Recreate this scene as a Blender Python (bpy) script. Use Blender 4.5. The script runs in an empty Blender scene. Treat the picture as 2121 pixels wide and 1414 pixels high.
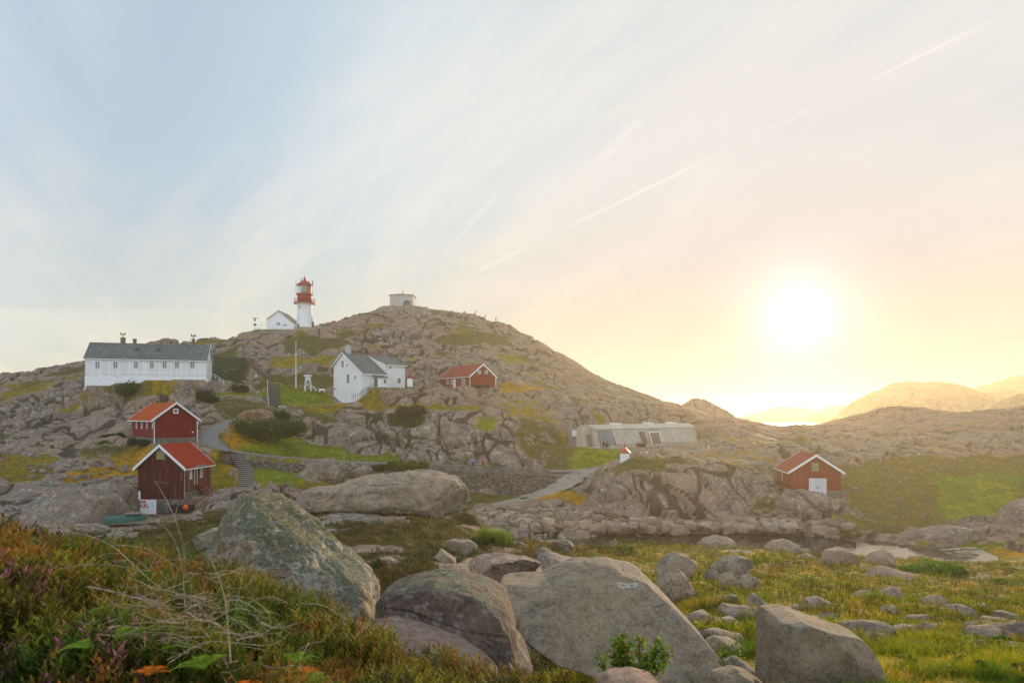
import bpy, bmesh, math, random
import numpy as np
from mathutils import Vector, Matrix

# ------------------------------------------------------------------ camera, sky, sun
C = bpy.context.scene.collection
SC = bpy.context.scene
F = 1414.0; CX = 1060.5; HY = 858.0; H = 15.5      # focal length in photo pixels, horizon row, eye height
cam = bpy.data.cameras.new('camera'); camo = bpy.data.objects.new('camera', cam); C.objects.link(camo)
camo.location = (0, 0, H); camo.rotation_euler = (math.radians(90), 0, 0)
cam.sensor_width = 36; cam.lens = 24; cam.shift_y = (HY - 707) / 2121.0
cam.clip_start = 0.05; cam.clip_end = 20000
cam.dof.use_dof = True; cam.dof.focus_distance = 20; cam.dof.aperture_fstop = 5.0
SC.camera = camo
SC.view_settings.view_transform = 'Standard'; SC.view_settings.look = 'None'
SC.view_settings.exposure = 0.14; SC.view_settings.gamma = 1

SUN_PX, SUN_PY = 1655, 655
SD = Vector(((SUN_PX - CX) / F, 1, (HY - SUN_PY) / F)).normalized()
SUN_EL = math.asin(SD.z); SUN_AZ = math.atan2(SD.x, SD.y)
sl = bpy.data.lights.new('sun', 'SUN'); sl.energy = 5.0; sl.angle = math.radians(0.6); sl.color = (1, 0.73, 0.45)
so = bpy.data.objects.new('sun', sl); C.objects.link(so)
so.rotation_euler = SD.to_track_quat('Z', 'Y').to_euler()

def pdir(px, py): return Vector(((px - CX) / F, 1, (HY - py) / F)).normalized()

class NT:                                              # tiny node-tree helper
    def __init__(s, nt): s.nt = nt; nt.nodes.clear()
    def n(s, t, **kw):
        nd = s.nt.nodes.new(t)
        for k, v in kw.items():
            if k == 'ins':
                for kk, vv in v.items():
                    if isinstance(vv, bpy.types.NodeSocket): s.nt.links.new(vv, nd.inputs[kk])
                    else: nd.inputs[kk].default_value = vv
            else: setattr(nd, k, v)
        return nd
    def math(s, op, a, b=0.0, c=None, clamp=False):
        ins = {0: a, 1: b}
        if c is not None: ins[2] = c
        return s.n('ShaderNodeMath', operation=op, use_clamp=clamp, ins=ins).outputs[0]
    def vmath(s, op, a, b=(0, 0, 0)):
        nd = s.n('ShaderNodeVectorMath', operation=op, ins={0: a, 1: b})
        return nd.outputs['Value'] if op in ('DOT_PRODUCT', 'LENGTH', 'DISTANCE') else nd.outputs[0]
    def mix(s, f, a, b, bt='MIX'):
        return s.n('ShaderNodeMix', data_type='RGBA', blend_type=bt, ins={0: f, 6: a, 7: b}).outputs[2]
    def ramp(s, f, stops, interp='LINEAR'):
        nd = s.n('ShaderNodeValToRGB', ins={0: f}); cr = nd.color_ramp; cr.interpolation = interp
        while len(cr.elements) < len(stops): cr.elements.new(0.5)
        for e, (p, c) in zip(cr.elements, stops):
            e.position = p; e.color = (c, c, c, 1) if isinstance(c, (int, float)) else (*c, 1)
        return nd.outputs[0]
    def noise(s, vec, scale, detail=4, rough=0.55, dist=0.0):
        return s.n('ShaderNodeTexNoise', ins={'Vector': vec, 'Scale': scale, 'Detail': detail, 'Roughness': rough, 'Distortion': dist}).outputs[0]
    def mapr(s, v, a, b, c=0.0, d=1.0, smooth=True):
        return s.n('ShaderNodeMapRange', interpolation_type='SMOOTHSTEP' if smooth else 'LINEAR', ins={0: v, 1: a, 2: b, 3: c, 4: d}).outputs[0]

def build_world():
    w = bpy.data.worlds.new('World'); SC.world = w; w.use_nodes = True
    t = NT(w.node_tree)
    D = t.n('ShaderNodeTexCoord').outputs['Generated']
    D = t.vmath('NORMALIZE', D)
    sp = t.n('ShaderNodeSeparateXYZ', ins={0: D}); Z = sp.outputs[2]
    dot = t.vmath('DOT_PRODUCT', D, tuple(SD))
    ang = t.math('ARCCOSINE', t.math('MINIMUM', dot, 0.99999))          # angle from the sun, radians
    a = t.math('DIVIDE', ang, math.pi)
    veil = t.ramp(a, [(0.0, (.44, .47, .56)), (.03, (.50, .53, .60)), (.07, (.64, .66, .69)), (.13, (.76, .77, .76)),
                      (.20, (.70, .765, .79)), (.28, (.55, .64, .72)), (.45, (.50, .60, .71)), (1.0, (.60, .68, .80))])
    hor = t.mapr(Z, 0.02, 0.34, 1, 0)
    warm = t.ramp(a, [(0.0, (.26, .30, .38)), (.05, (.34, .34, .37)), (.09, (.62, .53, .46)), (.15, (.82, .73, .57)), (.26, (.88, .83, .69)), (.38, (.88, .88, .79)), (1.0, (.60, .66, .74))])
    col = t.mix(t.math('MULTIPLY', hor, 0.95), veil, warm)
    # cirrus, projected on a high layer
    k = t.math('DIVIDE', 1.0, t.math('ADD', t.math('MAXIMUM', Z, 0.0), 0.18))
    P = t.n('ShaderNodeVectorMath', operation='SCALE', ins={0: D, 3: k}).outputs[0]
    P = t.n('ShaderNodeMapping', ins={0: P, 2: (0, 0, math.radians(-115))}).outputs[0]
    m1 = t.n('ShaderNodeMapping', ins={0: P, 3: (0.35, 1.9, 0)}).outputs[0]
    n1 = t.noise(m1, 0.9, 7, 0.6, 0.9)
    m2 = t.n('ShaderNodeMapping', ins={0: P, 1: (3.1, 1.7, 0), 3: (0.5, 1.0, 0)}).outputs[0]
    n2 = t.noise(m2, 0.9, 6, 0.58, 1.6)
    cl = t.math('ADD', t.math('MULTIPLY', n1, 0.55), t.math('MULTIPLY', n2, 0.6))
    cl = t.mapr(cl, 0.46, 0.70)
    m3 = t.n('ShaderNodeMapping', ins={0: D, 3: (2.0, 2.0, 16.0)}).outputs[0]
    low = t.math('MULTIPLY', t.mapr(t.noise(m3, 1.3, 5, 0.55, 0.5), 0.42, 0.68), t.mapr(Z, 0.05, 0.28, 1, 0))
    cl = t.math('MAXIMUM', cl, t.math('MULTIPLY', low, 0.75))
    gap = t.mix(1.0, col, (.84, .92, .99, 1), 'MULTIPLY')
    bright = t.mix(1.0, col, (1.08, 1.06, 1.04, 1), 'MULTIPLY')
    gk = t.mapr(ang, 0.15, 0.55)
    gapc = t.mix(gk, col, gap)
    col = t.mix(cl, gapc, bright)
    # contrails: thin great-circle bands
    for (x0, y0, x1, y1, wd, amp, ns) in [(905, 602, 2135, 5, .0042, .22, 7), (1181, 597, 1146, 648, .0016, .22, 3), (1035, 395, 915, 535, .007, .13, 4), (1330, 245, 1235, 345, .010, .14, 5)]:
        A, B = pdir(x0, y0), pdir(x1, y1); N = A.cross(B).normalized(); M = ((A + B) / 2).normalized(); T = (B - A).normalized(); hl = (B - A).length / 2
        nz = t.noise(D, 60.0, 3, .6)
        dd = t.math('ABSOLUTE', t.math('ADD', t.vmath('DOT_PRODUCT', D, tuple(N)), t.math('MULTIPLY', t.math('SUBTRACT', nz, .5), wd * 0.8)))
        band = t.mapr(dd, 0.0, wd, 1, 0)
        al = t.math('ABSOLUTE', t.math('SUBTRACT', t.vmath('DOT_PRODUCT', D, tuple(T)), M.dot(T)))
        end = t.mapr(al, hl * 0.75, hl * 1.02, 1, 0)
        pat = t.mapr(t.noise(D, float(ns), 4, .6), 0.36, 0.62, .12, 1)
        f = t.math('MULTIPLY', t.math('MULTIPLY', band, end), t.math('MULTIPLY', pat, amp))
        col = t.mix(f, col, (1.15, 1.1, 1.02, 1))
    # aureole round the sun, which shines through thin cloud
    g = t.math('POWER', 2.718, t.math('MULTIPLY', t.math('POWER', t.math('DIVIDE', ang, 0.034), 1.2), -1.0))
    g2 = t.math('POWER', 2.718, t.math('MULTIPLY', t.math('DIVIDE', ang, 0.10), -1.0))
    glow = t.mix(1.0, t.mix(t.math('MINIMUM', g, 1.0), (0, 0, 0, 1), (1.1, 1.05, .98, 1)), t.mix(t.math('MINIMUM', g2, 1.0), (0, 0, 0, 1), (.20, .19, .17, 1)), 'ADD')
    col = t.mix(1.0, col, glow, 'ADD')
    # sky overhead and behind the viewer brightened as added fill light
    back = t.mapr(ang, 0.9, 1.7)
    col = t.mix(back, col, t.mix(1.0, col, (1.78, 1.68, 1.62, 1), 'MULTIPLY'))
    bg = t.n('ShaderNodeBackground', ins={0: col, 1: 0.94})
    sky = t.n('ShaderNodeTexSky', sky_type='NISHITA', sun_disc=False, sun_elevation=SUN_EL, sun_rotation=SUN_AZ, air_density=1.0, dust_density=1.5)
    bs = t.n('ShaderNodeBackground', ins={0: sky.outputs[0], 1: 0.05})
    ms = t.n('ShaderNodeMixShader', ins={0: 0.96, 1: bs.outputs[0], 2: bg.outputs[0]})
    t.n('ShaderNodeOutputWorld', ins={0: ms.outputs[0]})
build_world()

# ------------------------------------------------------------------ helpers
def at(px, py, d): return Vector(((px - CX) / F * d, d, H + (HY - py) / F * d))
def tag(o, label=None, cat=None, group=None, kind=None):
    if label: o['label'] = label
    if cat: o['category'] = cat
    if group: o['group'] = group
    if kind: o['kind'] = kind
    return o
def np_mesh(name, V, Fc, mat=None, parent=None, smooth=True, attrs=None, uniform=True):
    """V (n,3), Fc (m,k) array of one polygon size"""
    me = bpy.data.meshes.new(name); V = np.ascontiguousarray(V, np.float32); Fc = np.ascontiguousarray(Fc, np.int32)
    me.vertices.add(len(V)); me.vertices.foreach_set('co', V.ravel())
    m, k = Fc.shape
    me.loops.add(m * k); me.loops.foreach_set('vertex_index', Fc.ravel())
    me.polygons.add(m); me.polygons.foreach_set('loop_start', np.arange(0, m * k, k, dtype=np.int32))
    me.polygons.foreach_set('loop_total', np.full(m, k, np.int32))
    if smooth: me.polygons.foreach_set('use_smooth', np.ones(m, bool))
    for an, arr in (attrs or {}).items():
        arr = np.ascontiguousarray(arr, np.float32)
        if arr.ndim == 1:
            a = me.attributes.new(an, 'FLOAT', 'POINT'); a.data.foreach_set('value', arr)
        else:
            a = me.attributes.new(an, 'FLOAT_COLOR', 'POINT')
            a.data.foreach_set('color', np.hstack([arr, np.ones((len(arr), 1), np.float32)]).ravel())
    me.update(calc_edges=True)
    if mat: me.materials.append(mat)
    o = bpy.data.objects.new(name, me); C.objects.link(o)
    if parent: o.parent = parent
    return o

# numpy noise
def _h(ix, iy, iz, s):
    h = (ix.astype(np.int64) * 374761393 + iy.astype(np.int64) * 668265263 + iz.astype(np.int64) * 1274126177 + s * 974711) & 0xffffffff
    h = ((h ^ (h >> 13)) * 1274126177) & 0xffffffff
    h = ((h ^ (h >> 15)) * 2246822519) & 0xffffffff
    return (h ^ (h >> 16)) & 0xffffffff
def _r(ix, iy, iz, s): return _h(ix, iy, iz, s).astype(np.float32) / 4294967295.0
def vnoise(P, s=0):
    P = np.asarray(P, np.float32); I = np.floor(P).astype(np.int64); f = P - I; f = f * f * f * (f * (f * 6 - 15) + 10)
    out = 0
    for dx in (0, 1):
        wx = f[:, 0] if dx else 1 - f[:, 0]
        for dy in (0, 1):
            wy = f[:, 1] if dy else 1 - f[:, 1]
            for dz in (0, 1):
                wz = f[:, 2] if dz else 1 - f[:, 2]
                out = out + wx * wy * wz * _r(I[:, 0] + dx, I[:, 1] + dy, I[:, 2] + dz, s)
    return out * 2 - 1
def fbm(P, octv=4, s=0, rough=0.5):
    P = np.asarray(P, np.float32); o = 0; a = 1; t = 0
    for i in range(octv):
        o = o + a * vnoise(P * (2 ** i) + 13.7 * i, s + i); t += a; a *= rough
    return o / t
def worley(P, s=0, jit=0.9):
    """F1, F2, cell random"""
    P = np.asarray(P, np.float32); I = np.floor(P).astype(np.int64)
    f1 = np.full(len(P), 9, np.float32); f2 = f1.copy(); cr = np.zeros(len(P), np.float32)
    for dx in (-1, 0, 1):
        for dy in (-1, 0, 1):
            for dz in (-1, 0, 1):
                c = I + np.array([dx, dy, dz])
                hx = _h(c[:, 0], c[:, 1], c[:, 2], s)
                jx = (hx & 1023).astype(np.float32) / 1023; jy = ((hx >> 10) & 1023).astype(np.float32) / 1023; jz = ((hx >> 20) & 1023).astype(np.float32) / 1023
                d = np.sqrt((c[:, 0] + .5 + jit * (jx - .5) - P[:, 0]) ** 2 + (c[:, 1] + .5 + jit * (jy - .5) - P[:, 1]) ** 2 + (c[:, 2] + .5 + jit * (jz - .5) - P[:, 2]) ** 2)
                nb = d < f1
                f2 = np.where(nb, f1, np.minimum(f2, d)); cr = np.where(nb, ((hx * 31 >> 7) & 1023) / 1023.0, cr); f1 = np.where(nb, d, f1)
    return f1, f2, cr.astype(np.float32)
def sstep(a, b, x):
    t = np.clip((x - a) / (b - a), 0, 1); return t * t * (3 - 2 * t)
def rotm(ax, deg): return np.array(Matrix.Rotation(math.radians(deg), 3, ax), np.float32)

# ------------------------------------------------------------------ materials
MATS = {}
def mat(name, col, rough=0.7, metal=0.0, noise=0.0, nscale=8.0, bump=0.0, spec=0.4, coord='Object', trans=0.0, emis=None):
    if name in MATS: return MATS[name]
    m = bpy.data.materials.new(name); m.use_nodes = True; t = NT(m.node_tree)
    p = t.n('ShaderNodeBsdfPrincipled', ins={'Roughness': rough, 'Metallic': metal, 'Specular IOR Level': spec})
    co = t.n('ShaderNodeNewGeometry').outputs['Position']
    c = (*col, 1)
    if noise > 0:
        n = t.noise(co, nscale, 5, .6)
        lo = tuple(v * (1 - noise) for v in col) + (1,); hi = tuple(min(1, v * (1 + noise)) for v in col) + (1,)
        cc = t.mix(t.mapr(n, .3, .7), lo, hi); t.nt.links.new(cc, p.inputs['Base Color'])
    else: p.inputs['Base Color'].default_value = c
    if bump > 0:
        b = t.n('ShaderNodeBump', ins={'Strength': bump, 'Distance': 0.02, 'Height': t.noise(co, nscale * 3, 4, .6)})
        t.nt.links.new(b.outputs[0], p.inputs['Normal'])
    t.n('ShaderNodeOutputMaterial', ins={0: p.outputs[0]})
    MATS[name] = m; return m

def rock_mat(name, ca=(.245, .168, .118), cb=(.165, .142, .115), lichen=0.25, s=1.0, crack=1.0, veg=False, pale=(.40, .39, .33), moss=0.0, streak=0.0, bumpk=.9, rnd=False):
    """granite: s scales the grain to the object; veg reads the terrain's own attributes"""
    m = bpy.data.materials.new(name); m.use_nodes = True; t = NT(m.node_tree)
    co = t.n('ShaderNodeNewGeometry').outputs['Position']
    wp = t.n('ShaderNodeVectorMath', operation='ADD', ins={0: co, 1: t.n('ShaderNodeVectorMath', operation='SCALE', ins={0: t.n('ShaderNodeTexNoise', ins={'Vector': co, 'Scale': .5 * s, 'Detail': 3}).outputs[1], 3: 1.6 / s}).outputs[0]}).outputs[0]
    big = t.noise(co, .12 * s, 4, .6, .6)
    med = t.noise(wp, .9 * s, 6, .62)
    fine = t.noise(co, 9 * s, 6, .75)
    c = t.mix(t.mapr(big, .38, .62), (*ca, 1), (*cb, 1))
    c = t.mix(t.math('MULTIPLY', t.mapr(med, .40, .70), .55), c, tuple(v * 1.45 for v in ca) + (1,))
    c = t.mix(t.math('MULTIPLY', t.mapr(med, .50, .25), .55), c, tuple(v * .50 for v in cb) + (1,))
    c = t.mix(.75, c, t.mix(t.mapr(fine, .25, .75), (.45, .45, .45, 1), (1.6, 1.6, 1.6, 1)), 'MULTIPLY')
    li = t.mapr(t.math('ADD', t.noise(wp, 2.6 * s, 7, .72), t.math('MULTIPLY', big, .25)), .70 - lichen * .22, .78 - lichen * .1)
    c = t.mix(t.math('MULTIPLY', li, .75), c, (*pale, 1))
    dk = t.mapr(t.noise(co, 3.3 * s, 6, .75, .4), .62, .70)
    c = t.mix(t.math('MULTIPLY', dk, .5), c, (.055, .05, .045, 1))
    if streak > 0:
        ms = t.n('ShaderNodeMapping', ins={0: co, 3: (5 * s, 5 * s, .5 * s)}).outputs[0]
        st = t.mapr(t.noise(ms, 1.0, 5, .6), .5, .68)
        c = t.mix(t.math('MULTIPLY', st, streak), c, (.42, .30, .14, 1))
    vor = t.n('ShaderNodeTexVoronoi', feature='DISTANCE_TO_EDGE', ins={'Vector': wp, 'Scale': .55 * s}).outputs[0]
    vor2 = t.n('ShaderNodeTexVoronoi', feature='DISTANCE_TO_EDGE', ins={'Vector': wp, 'Scale': 1.9 * s}).outputs[0]
    cr = t.mapr(vor, 0, .045); cr2 = t.mapr(vor2, 0, .05)
    crk = t.math('MULTIPLY', cr, t.math('ADD', .45, t.math('MULTIPLY', cr2, .55)))
    c = t.mix(t.math('MULTIPLY', t.math('SUBTRACT', 1.0, crk), .55 * crack), c, (.035, .03, .025, 1))
    hgt = t.math('ADD', t.math('MULTIPLY', crk, .35 * crack), t.math('ADD', t.math('MULTIPLY', med, .7), t.math('MULTIPLY', fine, .45)))
    if moss > 0:
        up = t.n('ShaderNodeSeparateXYZ', ins={0: t.n('ShaderNodeNewGeometry').outputs['Normal']}).outputs[2]
        mo = t.mapr(t.math('ADD', t.noise(wp, 2.2 * s, 6, .7), t.math('MULTIPLY', up, .42)), .86 - moss * .25, .96 - moss * .25)
        c = t.mix(mo, c, t.mix(t.mapr(fine, .3, .7), (.10, .105, .06, 1), (.33, .33, .23, 1)))
        hgt = t.math('ADD', hgt, t.math('MULTIPLY', t.math('MULTIPLY', mo, fine), .8))
    if rnd:
        rv = t.n('ShaderNodeObjectInfo').outputs['Random']
        c = t.mix(.9, c, t.mix(rv, (.55, .55, .58, 1), (1.45, 1.38, 1.25, 1)), 'MULTIPLY')
    mk = t.n('ShaderNodeAttribute', attribute_name='mark').outputs['Fac']
    c = t.mix(t.math('MULTIPLY', mk, t.mapr(fine, .35, .5)), c, (.62, .62, .58, 1))
    rough = .85
    if veg:
        vg = t.n('ShaderNodeAttribute', attribute_name='veg').outputs['Fac']
        vc = t.n('ShaderNodeAttribute', attribute_name='vcol').outputs['Color']
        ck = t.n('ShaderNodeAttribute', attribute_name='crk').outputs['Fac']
        vn = t.noise(co, 1.1, 7, .72); vn2 = t.noise(co, 7.0, 5, .75)
        c = t.mix(t.math('MULTIPLY', t.mapr(ck, .15, .85), .82), c, (.022, .020, .012, 1))  # dark colour painted into the modelled cracks, deepening their shade
        vn3 = t.noise(co, .35, 7, .7)
        f = t.mapr(t.math('ADD', vg, t.math('ADD', t.math('MULTIPLY', t.math('SUBTRACT', vn, .5), .9), t.math('MULTIPLY', t.math('SUBTRACT', vn3, .52), 1.5))), .42, .58)
        vcc = t.mix(.85, vc, t.mix(t.mapr(vn2, .3, .7), (.35, .38, .35, 1), (1.6, 1.55, 1.5, 1)), 'MULTIPLY')
        vcc = t.mix(.75, vcc, t.mix(t.mapr(vn, .35, .65), (.45, .6, .5, 1), (1.7, 1.3, 1.1, 1)), 'MULTIPLY')
        vcc = t.mix(.6, vcc, t.mix(t.mapr(vn3, .4, .6), (.55, .65, .6, 1), (1.5, 1.2, 1.1, 1)), 'MULTIPLY')
        c = t.mix(f, c, vcc)
        hv = t.math('ADD', t.math('MULTIPLY', vn2, .5), t.math('MULTIPLY', vn, .8))
        hgt = t.n('ShaderNodeMix', data_type='FLOAT', ins={0: f, 2: hgt, 3: hv}).outputs[0]
    b = t.n('ShaderNodeBump', ins={'Strength': bumpk, 'Distance': .22 / s, 'Height': hgt})
    p = t.n('ShaderNodeBsdfPrincipled', ins={'Base Color': c, 'Roughness': rough, 'Normal': b.outputs[0], 'Specular IOR Level': .12})
    t.n('ShaderNodeOutputMaterial', ins={0: p.outputs[0]})
    return m

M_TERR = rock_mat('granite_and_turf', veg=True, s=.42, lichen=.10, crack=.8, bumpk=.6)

# ------------------------------------------------------------------ terrain
def W(px, py, d): return (px, d, H + (HY - py) / F * d)
crest = [(-700,815,190),(-400,802,190),(-200,792,190),(0,781,190),(60,768,192),(130,757,195),(176,748,198),(260,730,205),(350,712,212),(430,707,216),(500,703,218),(530,694,219),(565,690,219),(600,687,219),(632,684,219),(655,682,221),(700,674,226),(740,657,232),(770,645,238),(800,640,244),(833,638,248),(862,638,250),(900,645,252),(960,654,256),(1003,666,260),(1040,677,260),(1070,692,260),(1100,708,258),(1130,722,255),(1165,738,252),(1200,757,246),(1230,778,240),(1260,794,236),(1290,808,230),(1340,822,222),(1400,838,212)]
crest2 = [(1430,832,270),(1470,834,275),(1500,848,270),(1550,870,250),(1600,890,225),(1640,901,205)]
crest3 = [(1690,890,200),(1740,874,205),(1780,859,210),(1830,849,215),(1900,849,215),(1960,854,210),(2020,854,200),(2070,852,190),(2121,843,185),(2250,835,185),(2500,825,190),(2900,815,200)]
P = []
for c in crest: P += [W(*c), (c[0], c[1 + 1] * 1.2, W(*c)[2] - 10), (c[0], c[2] * 1.75, -4)]
for c in crest2 + crest3: P += [W(*c), (c[0], c[2] * 1.18, W(*c)[2] - 7), (c[0], c[2] * 1.45, -4)]
mid = """350 740 195;500 740 190;600 730 185;700 715 190;850 702 208;858 714 200;950 720 200;1050 740 205;1150 770 205;1000 760 180;900 745 185;760 740 178;600 772 165;500 772 165;430 770 158
1100 790 180;1200 812 190;1300 842 180;611 800 158;570 800 158;660 810 156;570 842 143;640 840 146;690 834 147;780 838 143;860 840 141;950 845 142;840 802 153;850 815 147;900 802 151;965 806 158;912 798 158;1020 800 160;1060 810 160;1100 850 148;1150 872 142;1040 852 142
615 905 128;700 935 127;800 950 126;900 957 125.5;1000 965 125;1100 962 126;1150 952 127;500 905 120;560 915 121;650 938 121;600 868 133;700 875 134;800 885 134;900 885 133;1000 895 132;1080 900 133
1150 905 136;1250 873 138;1350 873 140;1450 878 142;1300 850 170;1400 855 180;1460 860 190;1180 952 122;1240 942 126;1500 922 128;1560 926 125;1520 890 150;1620 900 160
1215 1040 106;1250 1070 98;1350 1078 96.5;1450 1078 97;1550 1075 98;1610 1060 100;1250 1000 102.5;1300 952 108;1340 945 111;1400 962 107;1450 985 102;1500 952 112;1560 965 108;1600 985 106;1300 962 118;1350 958 119;1450 945 121
1560 1032 101;1628 1034 99;1742 1034 99;1680 1034 99;1700 985 112;1650 920 140;1750 932 135;1850 962 120;1800 900 165;1950 900 160;2050 900 150;2121 900 145;2121 960 125;2000 980 116;1900 1002 110;1850 1052 101;1950 1072 97;2050 1062 101;2121 1052 104;2050 1102 91;1500 900 140;1700 900 160
1000 1048 106;1100 1050 105.5;1200 1056 103;430 895 116;485 875 123;440 920 113;500 937 113;600 946 115;700 953 118;800 959 120;965 965 121;1100 972 120;1200 973 119;1250 966 120
700 1060 66;850 1066 65;980 1064 68;620 985 102;560 1022 88;505 1026 95;480 942 110;360 1036 90;440 1034 94;360 1035 98;300 1030 95;430 985 104;640 990 106;550 960 110
650 1085 58;800 1090 56;950 1092 60;1000 1112 64;850 1130 46;1000 1150 42;700 1120 48;900 1170 34;1050 1182 30;400 1060 84;300 1090 76;200 1095 74;100 1095 73;0 1100 72;450 1090 64;350 1112 58;-200 1110 70
0 1010 88;100 1005 90;200 1000 92;270 1030 88;0 950 108;100 945 110;250 950 106;0 900 125;100 880 135;200 872 137;260 905 115;340 915 113;250 840 144;100 832 155;0 832 160;180 803 153;270 797 150;350 790 150;430 786 152;450 822 147;520 824 146;460 850 132;350 830 138;400 862 126;-300 950 108;-300 850 155;-300 1010 88;415 905 115;500 850 135
0 1152 3.8;-300 1130 3.5;-700 1120 3.5;200 1190 4.1;400 1204 5.0;500 1238 6;560 1276 6.5;640 1336 6.5;780 1362 6.5;900 1422 6;1000 1458 5.5;1100 1472 6;1350 1385 9;1500 1322 11;1600 1292 13;1500 1252 18;1400 1275 14;1450 1202 32;1300 1192 38;1300 1162 50;1500 1146 60;1600 1172 48;1700 1202 38;1700 1182 50;1850 1202 42;2000 1202 45;2121 1202 44;1800 1252 27;2000 1252 27;2121 1262 25;1900 1302 16;2121 1302 16;1750 1312 14;1900 1362 9.5;2121 1362 9.5;1900 1416 6.5;2121 1416 6.5;1650 1372 8;1150 1225 20;1200 1200 32;1250 1124 71;1350 1127 71;1450 1136 70;1550 1140 69;2500 1202 44;2500 1302 16;2500 1416 6.5;2500 1052 104;2500 900 145;2900 900 145;2900 1300 16
0 940 112;60 935 113"""
for s in mid.replace('\n', ';').split(';'): P.append(W(*map(float, s.split())))
direct = """1150 85 -1.6;1300 85.5 -1.6;1450 85.5 -1.6;1600 85 -1.6;1750 83 -1.6;1850 80 -1.5;1950 77 -1.2;2020 75 -.8;1090 83 -1.5;1110 77.5 -.9;1060 80 -.4
1030 75 .3;1060 70 .4;1110 69 .1;1130 66 .5;1150 72 .2;1150 76 -.1;1250 77.5 .1;1400 77.5 .0;1500 76.5 .0;1600 75 .0;1700 73 .1;1800 71 .4;1900 70 .4;2000 69 .4;2100 68 .5;1000 89 .3;1100 89.2 .1;1200 89.4 .1;1400 89.6 .1;1600 89.6 .1;1700 89 .1;1800 88.5 .3;1880 86 .3;1960 82 .3;2060 76.5 .3;2121 75 .6
0 8 11.5;200 9 11.3;400 11 10.5;600 12 9.5;200 25 7.5;0 25 7.5;500 25 7;200 45 4.8;0 45 5;-400 9 12;-400 25 8;-400 45 5.5;900 8 12;1150 9.5 11.6;1300 6.5 12.3;1500 6 13;1800 5 13.3
0 1.2 14.5;500 1.2 14.3;1000 1.2 14.0;1600 1.2 13.9;2121 1.2 13.9;-700 1.2 14.5;2900 1.2 13.9;1200 3 13.7;1600 3 13.6;2121 3 13.6;500 2.6 14.45;800 3.0 14.0;0 2.4 14.75;-700 2.4 14.75;800 14 9.4;1000 20 8.3;700 30 6.5"""
for s in direct.replace('\n', ';').split(';'): P.append(tuple(map(float, s.split())))
P = np.array(P, np.float64)
_u, _v = P[:, 0] / 1414 * .7, np.log(P[:, 1])
EPS = .004
def _K(u, v, u2, v2): return np.sqrt((u - u2) ** 2 + (v - v2) ** 2 + EPS * EPS)
# solve for relief relative to a linear trend
A = np.zeros((len(P) + 3, len(P) + 3)); A[:len(P), :len(P)] = _K(_u[:, None], _v[:, None], _u[None], _v[None])
A[:len(P), :len(P)] += np.eye(len(P)) * -1e-4
A[:len(P), -3] = A[-3, :len(P)] = 1; A[:len(P), -2] = A[-2, :len(P)] = _u; A[:len(P), -1] = A[-1, :len(P)] = _v
# fit the picture row (z/d) so that near and far get equal care
Wt = np.linalg.lstsq(A, np.concatenate([(P[:, 2] - H) / P[:, 1] * 60, [0, 0, 0]]), rcond=None)[0]
def base_z(px, d):
    u, v = np.asarray(px) / 1414 * .7, np.log(d); sh = u.shape; u = u.ravel(); v = v.ravel(); o = np.zeros(len(u))
    for i in range(0, len(u), 20000):
        o[i:i + 20000] = _K(u[i:i + 20000, None], v[i:i + 20000, None], _u[None], _v[None]) @ Wt[:len(P)] + Wt[-3] + Wt[-2] * u[i:i + 20000] + Wt[-1] * v[i:i + 20000]
    return (H + o / 60 * np.exp(v)).reshape(sh)

def ramp_rows():
    r = list(np.exp(np.arange(math.log(1.2), math.log(58), .009)))
    d = 58
    while d < 285: r.append(d); d += .36 if d < 150 else .45
    while d < 470: r.append(d); d += 3
    return np.array(r)
ROWS = ramp_rows()
COLS = np.concatenate([np.arange(-700, -60, 9), np.arange(-60, 2180, 2.3), np.arange(2180, 2900, 9)])
cr_ = np.exp(np.linspace(math.log(1.15), math.log(480), 420)); cc_ = np.linspace(-705, 2905, 500)
coarse = base_z(*np.meshgrid(cc_, cr_))
def bil(G, gx, gy, x, y):
    ix = np.clip(np.searchsorted(gx, x) - 1, 0, len(gx) - 2); iy = np.clip(np.searchsorted(gy, y) - 1, 0, len(gy) - 2)
    fx = (x - gx[ix]) / (gx[ix + 1] - gx[ix]); fy = (y - gy[iy]) / (gy[iy + 1] - gy[iy])
    fx = np.clip(fx, 0, 1); fy = np.clip(fy, 0, 1)
    return (G[iy, ix] * (1 - fx) + G[iy, ix + 1] * fx) * (1 - fy) + (G[iy + 1, ix] * (1 - fx) + G[iy + 1, ix + 1] * fx) * fy
PX, DD = np.meshgrid(COLS, ROWS)
Zb = bil(coarse, cc_, cr_, PX.ravel(), DD.ravel()).reshape(PX.shape)
X = (PX - CX) / F * DD
PYb = HY - (Zb - H) / DD * F                       # picture row of the smooth ground, used only to look up the survey below

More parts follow.
